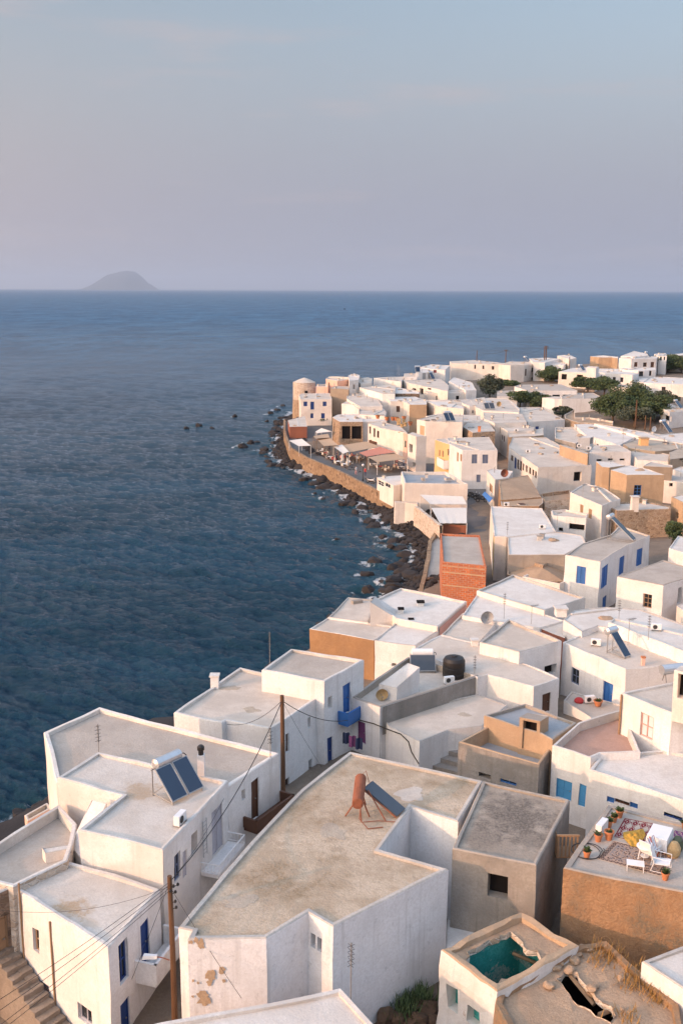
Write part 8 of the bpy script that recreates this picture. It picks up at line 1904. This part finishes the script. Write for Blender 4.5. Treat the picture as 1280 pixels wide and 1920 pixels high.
clutter(far_dark_gap_house, [('pipe', 63.22, 320.89, 14.08, 1.74), ('heap', 62.16, 322.42, 14.08, 2.7), ('hatch', 63.12, 325.51, 14.08, 1.9), ('heap', 62.35, 331.84, 14.08, 0.2), ('heap', 62.55, 328.92, 14.08, 1.63), ('kerb', 60.88, 315.87, 68.88, 335.78, 14.1)])
clutter(far_teal_door, [('pipe', 69.85, 325.43, 13.18, 0.93), ('vent', 71.73, 328.36, 13.18, 2.03), ('vent', 70.35, 327.06, 13.18, 1.09), ('kerb', 71.18, 324.81, 64.69, 326.24, 13.2)])
clutter(far_balcony_house, [('vent', 71.2, 310.33, 12.48, 2.84), ('vent', 73.04, 299.99, 12.48, 0.45), ('vent', 73.99, 313.18, 12.48, 1.72), ('pipe', 73.17, 302.08, 12.48, 1.91), ('pipe', 71.99, 303.12, 12.48, 1.51)])
clutter(far_white_windows, [('hatch', 83.42, 306.07, 12.28, 0.55), ('pipe', 79.16, 303.37, 12.28, 0.31), ('pipe', 84.48, 312.33, 12.28, 1.27), ('vent', 80.99, 305.87, 12.28, 2.45), ('block', 78.7, 302.01, 12.28, 0.08), ('kerb', 85.96, 306.03, 77.27, 308.72, 12.3)])
clutter(far_white_wide, [('vent', 91.27, 320.7, 15.08, 1.44), ('vent', 92.83, 323.61, 15.08, 0.26), ('block', 90.61, 323.64, 15.08, 3.02), ('vent', 95.36, 327.18, 15.08, 1.18), ('kerb', 94.38, 320.08, 98.47, 331.43, 15.1)])
clutter(far_white_lower, [('block', 91.34, 308.45, 12.78, 1.71), ('heap', 84.98, 306.07, 12.78, 0.79), ('hatch', 87.98, 308.39, 12.78, 0.63), ('kerb', 90.9, 312.6, 85.3, 303.79, 12.8)])
clutter(far_brown_house, [('heap', 85.08, 336.06, 14.48, 0.28), ('heap', 88.4, 338.02, 14.48, 1.49), ('kerb', 89.96, 334.04, 85.14, 342.63, 14.5)])
clutter(far_skyline_a, [('vent', 75.19, 339.89, 14.78, 2.37), ('hatch', 74.83, 339.46, 14.78, 2.85), ('hatch', 74.04, 338.58, 14.78, 1.3), ('kerb', 72.96, 323.39, 73.56, 341.09, 14.8)])
clutter(far_skyline_b, [('heap', 106.5, 340.4, 15.48, 1.43), ('vent', 103.95, 336.3, 15.48, 0.49), ('kerb', 102.09, 326.43, 107.0, 338.56, 15.5)])
clutter(far_stone_right, [('hatch', 109.19, 338.29, 15.18, 0.01), ('hatch', 107.16, 335.47, 15.18, 0.74)])
clutter(far_white_big, [('heap', 88.72, 290.34, 10.88, 0.85), ('hatch', 88.42, 287.2, 10.88, 1.16), ('hatch', 89.79, 293.33, 10.88, 1.71), ('hatch', 93.85, 300.48, 10.88, 2.61), ('vent', 92.18, 283.79, 10.88, 0.33), ('kerb', 90.71, 300.52, 83.8, 283.76, 10.9)])
clutter(far_tan_hut, [('heap', 76.2, 277.16, 10.18, 2.38), ('hatch', 74.96, 278.38, 10.18, 0.63), ('vent', 78.56, 281.07, 10.18, 0.68), ('kerb', 80.97, 282.08, 76.73, 274.74, 10.2)])
clutter(far_ribbed_roof, [('vent', 51.07, 266.47, 10.68, 2.39), ('heap', 56.8, 275.07, 10.68, 0.83), ('block', 49.3, 263.15, 10.68, 2.55), ('vent', 47.75, 271.99, 10.68, 0.63), ('vent', 50.7, 271.59, 10.68, 2.55)])
clutter(far_white_bays, [('pipe', 55.04, 254.26, 9.48, 2.53)])
clutter(far_blank_white, [('vent', 61.66, 259.97, 9.78, 2.3), ('heap', 58.24, 257.18, 9.78, 2.87), ('heap', 56.65, 254.24, 9.78, 1.87), ('pipe', 60.14, 260.39, 9.78, 1.88), ('kerb', 59.46, 250.28, 62.83, 264.85, 9.8)])
clutter(far_tiled_left, [('vent', 42.03, 268.63, 9.48, 1.49), ('vent', 43.53, 263.46, 9.48, 2.26), ('kerb', 45.35, 266.33, 40.38, 264.42, 9.5)])
clutter(far_right_white, [('heap', 74.15, 226.65, 9.48, 1.97), ('pipe', 75.18, 227.93, 9.48, 0.47), ('kerb', 77.91, 230.42, 75.79, 237.57, 9.5)])
clutter(far_flat_left, [('vent', 33.24, 278.95, 10.48, 3.06), ('block', 33.32, 270.32, 10.48, 1.02), ('pipe', 34.15, 283.27, 10.48, 0.96), ('kerb', 35.61, 276.62, 31.73, 274.58, 10.5)])
clutter(far_twin_white, [('block', 45.26, 230.84, 9.18, 1.28), ('vent', 40.06, 214.68, 9.18, 0.2), ('hatch', 45.87, 215.1, 9.18, 2.91), ('vent', 41.59, 222.68, 9.18, 1.76), ('vent', 45.94, 232.14, 9.18, 0.91), ('kerb', 46.29, 234.43, 39.93, 226.84, 9.2)])
clutter(house_ruined_rubble_far, [('pipe', 52.93, 216.5, 8.98, 1.64), ('vent', 54.62, 214.32, 8.98, 0.34), ('vent', 51.56, 215.75, 8.98, 0.45)])
clutter(house_panel_mid, [('vent', 33.38, 241.87, 9.78, 2.89), ('hatch', 35.65, 241.85, 9.78, 1.6), ('heap', 33.43, 232.76, 9.78, 1.26), ('vent', 32.37, 243.9, 9.78, 2.41), ('vent', 36.79, 237.04, 9.78, 0.14), ('kerb', 39.47, 225.37, 40.49, 244.41, 9.8)])
clutter(sea_hut, [('heap', -10.94, 233.1, 5.08, 0.97), ('pipe', -9.98, 247.8, 5.08, 0.95), ('kerb', -9.98, 231.49, -11.02, 247.35, 5.1)])
clutter(glazed_pavilion, [('vent', 7.04, 166.36, 5.18, 2.64)])
c_ = B(); c_.quad((9.60, 67.04, 7.5), (2.75, 61.70, 7.5), (2.75, 61.70, 9.47), (9.60, 67.04, 9.47)); c_.make('cement_facing', 'concrete', house_tank)
c_ = B(); c_.quad((8.21, 80.42, 6.5), (11.19, 86.87, 6.5), (11.19, 86.87, 8.5), (8.21, 80.42, 8.5)); c_.make('pink_facing', 'rose', house_ochre_main)
# -- roof repairs, ladder, washing and other loose things
roof_patch((3.5, 45.45, 11.87), 0.7, 'rpale', 0, house_beige_roof)
roof_patch((-0.43, 41.93, 11.87), 0.7, 'rtan', 1, house_beige_roof)
roof_patch((-4.03, 36.56, 11.87), 0.6, 'rtan', 2, house_beige_roof)
roof_patch((-7.39, 63.23, 10.11), 0.5, 'rtan', 40, house_white_double)
roof_patch((-5.67, 59.75, 10.11), 0.5, 'rtan', 41, house_white_double)
roof_patch((8.26, 63.34, 8.23), 0.4, 'rtan', 60, house_lower_wing)
T = thing('ladder', 'grey metal ladder fixed upright against the white house wall', 'ladder', (-6.29, 42.84, 10.12))
for s_ in (-1, 1):
    b = B(); b.tube([(-6.290 + s_ * 0.061, 42.840 + s_ * 0.180, 10.12), (-6.290 + s_ * 0.061, 42.840 + s_ * 0.180, 11.95)], .025, 5); b.make('rail', 'greypaint', T)
for k in range(9):
    z_ = 10.12 + .15 + k * (1.83 - .25) / 8
    b = B(); b.tube([(-6.351, 42.660, z_), (-6.228, 43.019, z_)], .018, 4); b.make('rung', 'greypaint', T)
T = thing('hanging_cloth', 'dark coat hanging at the corner beside the curtained doorway', 'laundry', (0.33, 59.5, 8.37)); b = B()
for i in range(5):
    for j in range(4):
        f_ = lambda a, c: (0.33 + a * .09 - .2, 59.5 + .08 * math.sin(a * 2 + 0) , 8.37 + .3 - c * .19)
        b.quad(f_(i, j + 1), f_(i + 1, j + 1), f_(i + 1, j), f_(i, j))
b.make('cloth', 'navycloth', T)
T = thing('hanging_cloth', 'dark red cloth on the washing line by the curtained doorway', 'laundry', (0.72, 58.9, 8.43)); b = B()
for i in range(5):
    for j in range(4):
        f_ = lambda a, c: (0.72 + a * .09 - .2, 58.9 + .08 * math.sin(a * 2 + 1) , 8.43 + .3 - c * .19)
        b.quad(f_(i, j + 1), f_(i + 1, j + 1), f_(i + 1, j), f_(i, j))
b.make('cloth', 'purplecloth', T)
T = thing('hanging_cloth', 'dark trousers on the washing line by the curtained doorway', 'laundry', (1.11, 58.3, 8.57)); b = B()
for i in range(5):
    for j in range(4):
        f_ = lambda a, c: (1.11 + a * .09 - .2, 58.3 + .08 * math.sin(a * 2 + 2) , 8.57 + .3 - c * .19)
        b.quad(f_(i, j + 1), f_(i + 1, j + 1), f_(i + 1, j), f_(i, j))
b.make('cloth', 'navycloth', T)
T = thing('cloth_pile', 'red cloth bundle on the cluttered terrace', 'cloth', (16.97, 67.65, 7.35))
b = B(); b.lathe((16.98, 67.7, 7.33), [(.32, 0), (.36, .12), (.25, .25), (.1, .3)], 10); b.v = [wob(p, .1) for p in b.v]; b.make('folds', 'redcloth', T)
pot_plant('bushy plant in a pale tub beside the bright blue door', (18.14, 67.0, 7.35), .32, .4, 'leafy', 'tubs and pots on house terraces', 40)
pot_plant('leftmost large terracotta tub on the roof behind the green balcony', (9.78, 219.43, 8.2), .5, .8, 'leafy', 'tubs on the roof behind the green balcony', 50)
pot_plant('second large terracotta tub on the roof behind the green balcony', (11.08, 219.47, 8.2), .5, .8, 'leafy', 'tubs on the roof behind the green balcony', 51)
pot_plant('third large terracotta tub on the roof behind the green balcony', (11.84, 219.06, 8.2), .5, .8, 'leafy', 'tubs on the roof behind the green balcony', 52)
pot_plant('fourth large terracotta tub on the roof behind the green balcony', (13.56, 220.55, 8.2), .5, .8, 'leafy', 'tubs on the roof behind the green balcony', 53)
pot_plant('fifth large terracotta tub on the roof behind the green balcony', (14.33, 211.54, 8.2), .5, .8, 'leafy', 'tubs on the roof behind the green balcony', 54)
pot_plant('far left large terracotta tub on the roof behind the green balcony', (7.89, 222.57, 8.2), .5, .8, 'leafy', 'tubs on the roof behind the green balcony', 55)
T = root('cane_seat', 'round brown cane table on the roof behind the green balcony', 'chair'); b = B(); b.lathe((0, 0, 0), [(.45, 0), (.35, .4), (.5, .75), (.48, .8)], 10); b.make('base', 'cane', T); b = B(); b.box(-.45, .35, .7, .45, .45, 1.3); b.make('backrest', 'cane', T); place(T, (11.94, 212.55, 8.2), 0.0)
T = root('cane_seat', 'tall cane chair on the roof behind the green balcony', 'chair'); b = B(); b.lathe((0, 0, 0), [(.45, 0), (.35, .4), (.5, .75), (.48, .8)], 10); b.make('base', 'cane', T); b = B(); b.box(-.45, .35, .7, .45, .45, 1.5); b.make('backrest', 'cane', T); place(T, (13.2, 210.18, 8.2), 0.8)
T = root('cane_seat', 'low cane chair on the roof behind the green balcony', 'chair'); b = B(); b.lathe((0, 0, 0), [(.45, 0), (.35, .4), (.5, .75), (.48, .8)], 10); b.make('base', 'cane', T); b = B(); b.box(-.45, .35, .7, .45, .45, 1.7000000000000002); b.make('backrest', 'cane', T); place(T, (12.39, 208.2, 8.2), 1.6)
# -- the town goes on beyond the right edge of the view
house('white house of the town beyond the right edge', [(15.66, 30.85), (23.81, 30.73), (23.92, 38.48), (15.77, 38.6)], 11.60, None, 'white', 'rpale', .1, .2, [(0, 'win', 1.5, 9.4, 2.4, 10.6, 'blue'), (0, 'door', 5.55, 8.6, 6.45, 10.7, 'brown')], group='houses beyond the right edge')
house('white house of the town beyond the right edge', [(25.67, 30.26), (33.64, 29.28), (34.58, 36.98), (26.61, 37.95)], 11.20, None, 'cream', 'rpale', .1, .2, [(0, 'win', 1.5, 9.0, 2.4, 10.2, 'blue'), (0, 'door', 5.43, 8.2, 6.33, 10.3, 'brown')], group='houses beyond the right edge')
house('tan house of the town beyond the right edge', [(19.02, 39.83), (27.27, 38.69), (28.36, 46.59), (20.11, 47.73)], 13.80, None, 'tan', 'rpale', .1, .2, [(0, 'win', 1.5, 11.6, 2.4, 12.8, 'blue'), (0, 'door', 5.72, 10.8, 6.62, 12.9, 'brown')], group='houses beyond the right edge')
house('white house of the town beyond the right edge', [(30.24, 39.28), (38.84, 39.6), (38.55, 47.57), (29.94, 47.25)], 11.20, None, 'white', 'rpale', .1, .2, [(0, 'win', 1.5, 9.0, 2.4, 10.2, 'blue'), (0, 'door', 6.01, 8.2, 6.91, 10.3, 'brown')], group='houses beyond the right edge')
house('white house of the town beyond the right edge', [(22.72, 47.9), (30.38, 48.54), (29.69, 56.72), (22.03, 56.08)], 11.20, None, 'cream', 'rpale', .1, .2, [(0, 'win', 1.5, 9.0, 2.4, 10.2, 'blue'), (0, 'door', 5.09, 8.2, 5.99, 10.3, 'brown')], group='houses beyond the right edge')
house('white house of the town beyond the right edge', [(33.77, 48.45), (43.07, 47.88), (43.58, 56.07), (34.28, 56.65)], 13.80, None, 'white', 'rpale', .1, .2, [(0, 'win', 1.5, 11.6, 2.4, 12.8, 'blue'), (0, 'door', 6.72, 10.8, 7.62, 12.9, 'brown')], group='houses beyond the right edge')
house('white house of the town beyond the right edge', [(27.16, 57.67), (35.66, 58.94), (34.41, 67.3), (25.91, 66.03)], 13.80, None, 'white', 'rpale', .1, .2, [(0, 'win', 1.5, 11.6, 2.4, 12.8, 'blue'), (0, 'door', 6.0, 10.8, 6.9, 12.9, 'brown')], group='houses beyond the right edge')
house('white house of the town beyond the right edge', [(38.16, 57.57), (46.32, 56.41), (47.5, 64.78), (39.35, 65.94)], 11.60, None, 'white', 'rpale', .1, .2, [(0, 'win', 1.5, 9.4, 2.4, 10.6, 'blue'), (0, 'door', 5.64, 8.6, 6.54, 10.7, 'brown')], group='houses beyond the right edge')
house('white house of the town beyond the right edge', [(30.97, 67.92), (40.73, 68.94), (39.83, 77.6), (30.06, 76.57)], 11.20, None, 'white', 'rpale', .1, .2, [(0, 'win', 1.5, 9.0, 2.4, 10.2, 'blue'), (0, 'door', 7.22, 8.2, 8.12, 10.3, 'brown')], group='houses beyond the right edge')
house('tan house of the town beyond the right edge', [(42.0, 67.25), (51.92, 68.69), (50.67, 77.3), (40.75, 75.86)], 11.60, None, 'tan', 'rpale', .1, .2, [(0, 'win', 1.5, 9.4, 2.4, 10.6, 'blue'), (0, 'door', 7.42, 8.6, 8.32, 10.7, 'brown')], group='houses beyond the right edge')
house('white house of the town beyond the right edge', [(35.16, 77.93), (44.52, 77.28), (45.14, 86.22), (35.78, 86.87)], 13.80, None, 'white', 'rpale', .1, .2, [(0, 'win', 1.5, 11.6, 2.4, 12.8, 'blue'), (0, 'door', 6.78, 10.8, 7.68, 12.9, 'brown')], group='houses beyond the right edge')
house('white house of the town beyond the right edge', [(46.53, 78.35), (54.48, 77.48), (55.46, 86.38), (47.51, 87.26)], 11.20, None, 'white', 'rpale', .1, .2, [(0, 'win', 1.5, 9.0, 2.4, 10.2, 'blue'), (0, 'door', 5.4, 8.2, 6.3, 10.3, 'brown')], group='houses beyond the right edge')
house('tan house of the town beyond the right edge', [(39.12, 89.25), (48.52, 89.42), (48.35, 98.65), (38.96, 98.48)], 13.80, None, 'tan', 'rpale', .1, .2, [(0, 'win', 1.5, 11.6, 2.4, 12.8, 'blue'), (0, 'door', 6.79, 10.8, 7.69, 12.9, 'brown')], group='houses beyond the right edge')
house('white house of the town beyond the right edge', [(51.3, 89.82), (61.99, 90.28), (61.59, 99.5), (50.9, 99.04)], 11.60, None, 'white', 'rpale', .1, .2, [(0, 'win', 1.5, 9.4, 2.4, 10.6, 'blue'), (0, 'door', 8.1, 8.6, 9.0, 10.7, 'brown')], group='houses beyond the right edge')
house('white house of the town beyond the right edge', [(43.95, 99.4), (54.91, 98.76), (55.47, 108.25), (44.5, 108.9)], 12.30, None, 'white', 'rpale', .1, .2, [(0, 'win', 1.5, 10.1, 2.4, 11.3, 'blue'), (0, 'door', 8.39, 9.3, 9.29, 11.4, 'brown')], group='houses beyond the right edge')
house('white house of the town beyond the right edge', [(55.79, 101.11), (65.28, 101.33), (65.06, 110.84), (55.57, 110.62)], 12.30, None, 'white', 'rpale', .1, .2, [(0, 'win', 1.5, 10.1, 2.4, 11.3, 'blue'), (0, 'door', 6.9, 9.3, 7.8, 11.4, 'brown')], group='houses beyond the right edge')
house('white house of the town beyond the right edge', [(49.12, 111.43), (58.43, 110.96), (58.94, 120.74), (49.62, 121.22)], 12.30, None, 'cream', 'rpale', .1, .2, [(0, 'win', 1.5, 10.1, 2.4, 11.3, 'blue'), (0, 'door', 6.73, 9.3, 7.63, 11.4, 'brown')], group='houses beyond the right edge')
house('white house of the town beyond the right edge', [(60.87, 111.34), (69.83, 110.64), (70.58, 120.41), (61.63, 121.1)], 12.30, None, 'cream', 'rpale', .1, .2, [(0, 'win', 1.5, 10.1, 2.4, 11.3, 'blue'), (0, 'door', 6.38, 9.3, 7.28, 11.4, 'brown')], group='houses beyond the right edge')
house('white house of the town beyond the right edge', [(53.36, 124.75), (63.53, 125.77), (62.53, 135.82), (52.35, 134.8)], 10.10, None, 'white', 'rpale', .1, .2, [(0, 'win', 1.5, 7.9, 2.4, 9.1, 'blue'), (0, 'door', 7.63, 7.1, 8.53, 9.2, 'brown')], group='houses beyond the right edge')
house('white house of the town beyond the right edge', [(66.4, 123.14), (75.91, 124.05), (74.95, 134.1), (65.44, 133.19)], 9.70, None, 'white', 'rpale', .1, .2, [(0, 'win', 1.5, 7.5, 2.4, 8.7, 'blue'), (0, 'door', 6.95, 6.7, 7.85, 8.8, 'brown')], group='houses beyond the right edge')
house('tan house of the town beyond the right edge', [(58.64, 136.43), (68.4, 135.54), (69.35, 145.9), (59.59, 146.79)], 12.30, None, 'tan', 'rpale', .1, .2, [(0, 'win', 1.5, 10.1, 2.4, 11.3, 'blue'), (0, 'door', 7.2, 9.3, 8.1, 11.4, 'brown')], group='houses beyond the right edge')
house('white house of the town beyond the right edge', [(71.69, 136.01), (82.52, 134.74), (83.74, 145.07), (72.9, 146.34)], 9.70, None, 'cream', 'rpale', .1, .2, [(0, 'win', 1.5, 7.5, 2.4, 8.7, 'blue'), (0, 'door', 8.31, 6.7, 9.21, 8.8, 'brown')], group='houses beyond the right edge')
house('white house of the town beyond the right edge', [(63.34, 148.45), (74.82, 148.42), (74.85, 159.14), (63.37, 159.17)], 12.30, None, 'white', 'rpale', .1, .2, [(0, 'win', 1.5, 10.1, 2.4, 11.3, 'blue'), (0, 'door', 8.88, 9.3, 9.78, 11.4, 'brown')], group='houses beyond the right edge')
house('white house of the town beyond the right edge', [(77.19, 148.19), (89.35, 148.4), (89.16, 159.13), (76.99, 158.91)], 10.10, None, 'white', 'rpale', .1, .2, [(0, 'win', 1.5, 7.9, 2.4, 9.1, 'blue'), (0, 'door', 9.57, 7.1, 10.47, 9.2, 'brown')], group='houses beyond the right edge')
house('tan house of the town beyond the right edge', [(68.7, 161.56), (80.94, 159.96), (82.37, 170.93), (70.12, 172.52)], 9.70, None, 'tan', 'rpale', .1, .2, [(0, 'win', 1.5, 7.5, 2.4, 8.7, 'blue'), (0, 'door', 9.75, 6.7, 10.65, 8.8, 'brown')], group='houses beyond the right edge')
house('white house of the town beyond the right edge', [(82.4, 161.5), (92.6, 161.6), (92.5, 172.65), (82.3, 172.55)], 10.10, None, 'white', 'rpale', .1, .2, [(0, 'win', 1.5, 7.9, 2.4, 9.1, 'blue'), (0, 'door', 7.6, 7.1, 8.5, 9.2, 'brown')], group='houses beyond the right edge')
house('white house of the town beyond the right edge', [(74.03, 175.72), (84.76, 176.23), (84.22, 187.61), (73.5, 187.11)], 10.10, None, 'white', 'rpale', .1, .2, [(0, 'win', 1.5, 7.9, 2.4, 9.1, 'blue'), (0, 'door', 8.14, 7.1, 9.04, 9.2, 'brown')], group='houses beyond the right edge')
house('white house of the town beyond the right edge', [(88.38, 175.77), (101.06, 176.54), (100.37, 187.91), (87.69, 187.15)], 10.10, None, 'white', 'rpale', .1, .2, [(0, 'win', 1.5, 7.9, 2.4, 9.1, 'blue'), (0, 'door', 10.1, 7.1, 11.0, 9.2, 'brown')], group='houses beyond the right edge')
house('white house of the town beyond the right edge', [(79.66, 189.94), (91.99, 189.24), (92.65, 200.97), (80.33, 201.67)], 12.30, None, 'white', 'rpale', .1, .2, [(0, 'win', 1.5, 10.1, 2.4, 11.3, 'blue'), (0, 'door', 9.74, 9.3, 10.64, 11.4, 'brown')], group='houses beyond the right edge')
house('white house of the town beyond the right edge', [(94.79, 190.07), (105.63, 188.58), (107.23, 200.22), (96.4, 201.71)], 12.30, None, 'white', 'rpale', .1, .2, [(0, 'win', 1.5, 10.1, 2.4, 11.3, 'blue'), (0, 'door', 8.34, 9.3, 9.24, 11.4, 'brown')], group='houses beyond the right edge')
house('white house of the town beyond the right edge', [(86.26, 204.33), (99.66, 204.22), (99.76, 216.34), (86.35, 216.44)], 14.30, None, 'white', 'rpale', .1, .2, [(0, 'win', 1.5, 12.1, 2.4, 13.3, 'blue'), (0, 'door', 10.8, 11.3, 11.7, 13.4, 'brown')], group='houses beyond the right edge')
house('tan house of the town beyond the right edge', [(100.94, 205.21), (113.1, 205.47), (112.83, 217.59), (100.68, 217.32)], 12.10, None, 'tan', 'rpale', .1, .2, [(0, 'win', 1.5, 9.9, 2.4, 11.1, 'blue'), (0, 'door', 9.56, 9.1, 10.46, 11.2, 'brown')], group='houses beyond the right edge')
house('white house of the town beyond the right edge', [(91.99, 218.93), (103.5, 219.41), (102.98, 231.9), (91.46, 231.42)], 11.70, None, 'cream', 'rpale', .1, .2, [(0, 'win', 1.5, 9.5, 2.4, 10.7, 'blue'), (0, 'door', 8.93, 8.7, 9.83, 10.8, 'brown')], group='houses beyond the right edge')
house('tan house of the town beyond the right edge', [(107.43, 219.56), (120.72, 220.34), (120.0, 232.81), (106.7, 232.04)], 14.30, None, 'tan', 'rpale', .1, .2, [(0, 'win', 1.5, 12.1, 2.4, 13.3, 'blue'), (0, 'door', 10.72, 11.3, 11.62, 13.4, 'brown')], group='houses beyond the right edge')
house('white house of the town beyond the right edge', [(98.36, 234.65), (112.2, 232.68), (114.01, 245.44), (100.17, 247.41)], 14.30, None, 'white', 'rpale', .1, .2, [(0, 'win', 1.5, 12.1, 2.4, 13.3, 'blue'), (0, 'door', 11.38, 11.3, 12.28, 13.4, 'brown')], group='houses beyond the right edge')
house('tan house of the town beyond the right edge', [(113.78, 235.88), (126.2, 236.92), (125.12, 249.76), (112.7, 248.72)], 12.10, None, 'tan', 'rpale', .1, .2, [(0, 'win', 1.5, 9.9, 2.4, 11.1, 'blue'), (0, 'door', 9.86, 9.1, 10.76, 11.2, 'brown')], group='houses beyond the right edge')
house('white house of the town beyond the right edge', [(104.73, 251.32), (117.04, 251.74), (116.6, 265.02), (104.28, 264.61)], 14.30, None, 'white', 'rpale', .1, .2, [(0, 'win', 1.5, 12.1, 2.4, 13.3, 'blue'), (0, 'door', 9.72, 11.3, 10.62, 13.4, 'brown')], group='houses beyond the right edge')
house('white house of the town beyond the right edge', [(120.97, 252.58), (134.03, 254.12), (132.47, 267.33), (119.41, 265.78)], 12.10, None, 'cream', 'rpale', .1, .2, [(0, 'win', 1.5, 9.9, 2.4, 11.1, 'blue'), (0, 'door', 10.55, 9.1, 11.45, 11.2, 'brown')], group='houses beyond the right edge')
house('tan house of the town beyond the right edge', [(111.63, 268.8), (124.88, 270.32), (123.32, 283.94), (110.07, 282.43)], 11.70, None, 'tan', 'rpale', .1, .2, [(0, 'win', 1.5, 9.5, 2.4, 10.7, 'blue'), (0, 'door', 10.74, 8.7, 11.64, 10.8, 'brown')], group='houses beyond the right edge')
house('white house of the town beyond the right edge', [(127.68, 267.95), (142.69, 267.94), (142.71, 281.65), (127.69, 281.67)], 11.70, None, 'white', 'rpale', .1, .2, [(0, 'win', 1.5, 9.5, 2.4, 10.7, 'blue'), (0, 'door', 12.42, 8.7, 13.32, 10.8, 'brown')], group='houses beyond the right edge')
house('tan house of the town beyond the right edge', [(118.91, 285.48), (134.33, 283.69), (135.97, 297.74), (120.55, 299.54)], 11.70, None, 'tan', 'rpale', .1, .2, [(0, 'win', 1.5, 9.5, 2.4, 10.7, 'blue'), (0, 'door', 12.92, 8.7, 13.82, 10.8, 'brown')], group='houses beyond the right edge')
house('white house of the town beyond the right edge', [(135.17, 285.76), (148.85, 285.84), (148.76, 299.99), (135.08, 299.91)], 14.30, None, 'cream', 'rpale', .1, .2, [(0, 'win', 1.5, 12.1, 2.4, 13.3, 'blue'), (0, 'door', 11.08, 11.3, 11.98, 13.4, 'brown')], group='houses beyond the right edge')
house('white house of the town beyond the right edge', [(126.16, 304.19), (141.74, 302.19), (143.6, 316.67), (128.02, 318.67)], 12.10, None, 'white', 'rpale', .1, .2, [(0, 'win', 1.5, 9.9, 2.4, 11.1, 'blue'), (0, 'door', 13.1, 9.1, 14.0, 11.2, 'brown')], group='houses beyond the right edge')
house('white house of the town beyond the right edge', [(142.87, 304.3), (157.98, 304.62), (157.67, 319.21), (142.56, 318.89)], 12.10, None, 'cream', 'rpale', .1, .2, [(0, 'win', 1.5, 9.9, 2.4, 11.1, 'blue'), (0, 'door', 12.52, 9.1, 13.42, 11.2, 'brown')], group='houses beyond the right edge')
house('white house of the town beyond the right edge', [(133.6, 322.86), (149.08, 322.65), (149.28, 337.71), (133.81, 337.92)], 12.10, None, 'white', 'rpale', .1, .2, [(0, 'win', 1.5, 9.9, 2.4, 11.1, 'blue'), (0, 'door', 12.87, 9.1, 13.77, 11.2, 'brown')], group='houses beyond the right edge')
house('white house of the town beyond the right edge', [(151.28, 323.14), (165.85, 325.27), (163.67, 340.17), (149.1, 338.04)], 11.70, None, 'white', 'rpale', .1, .2, [(0, 'win', 1.5, 9.5, 2.4, 10.7, 'blue'), (0, 'door', 12.13, 8.7, 13.03, 10.8, 'brown')], group='houses beyond the right edge')
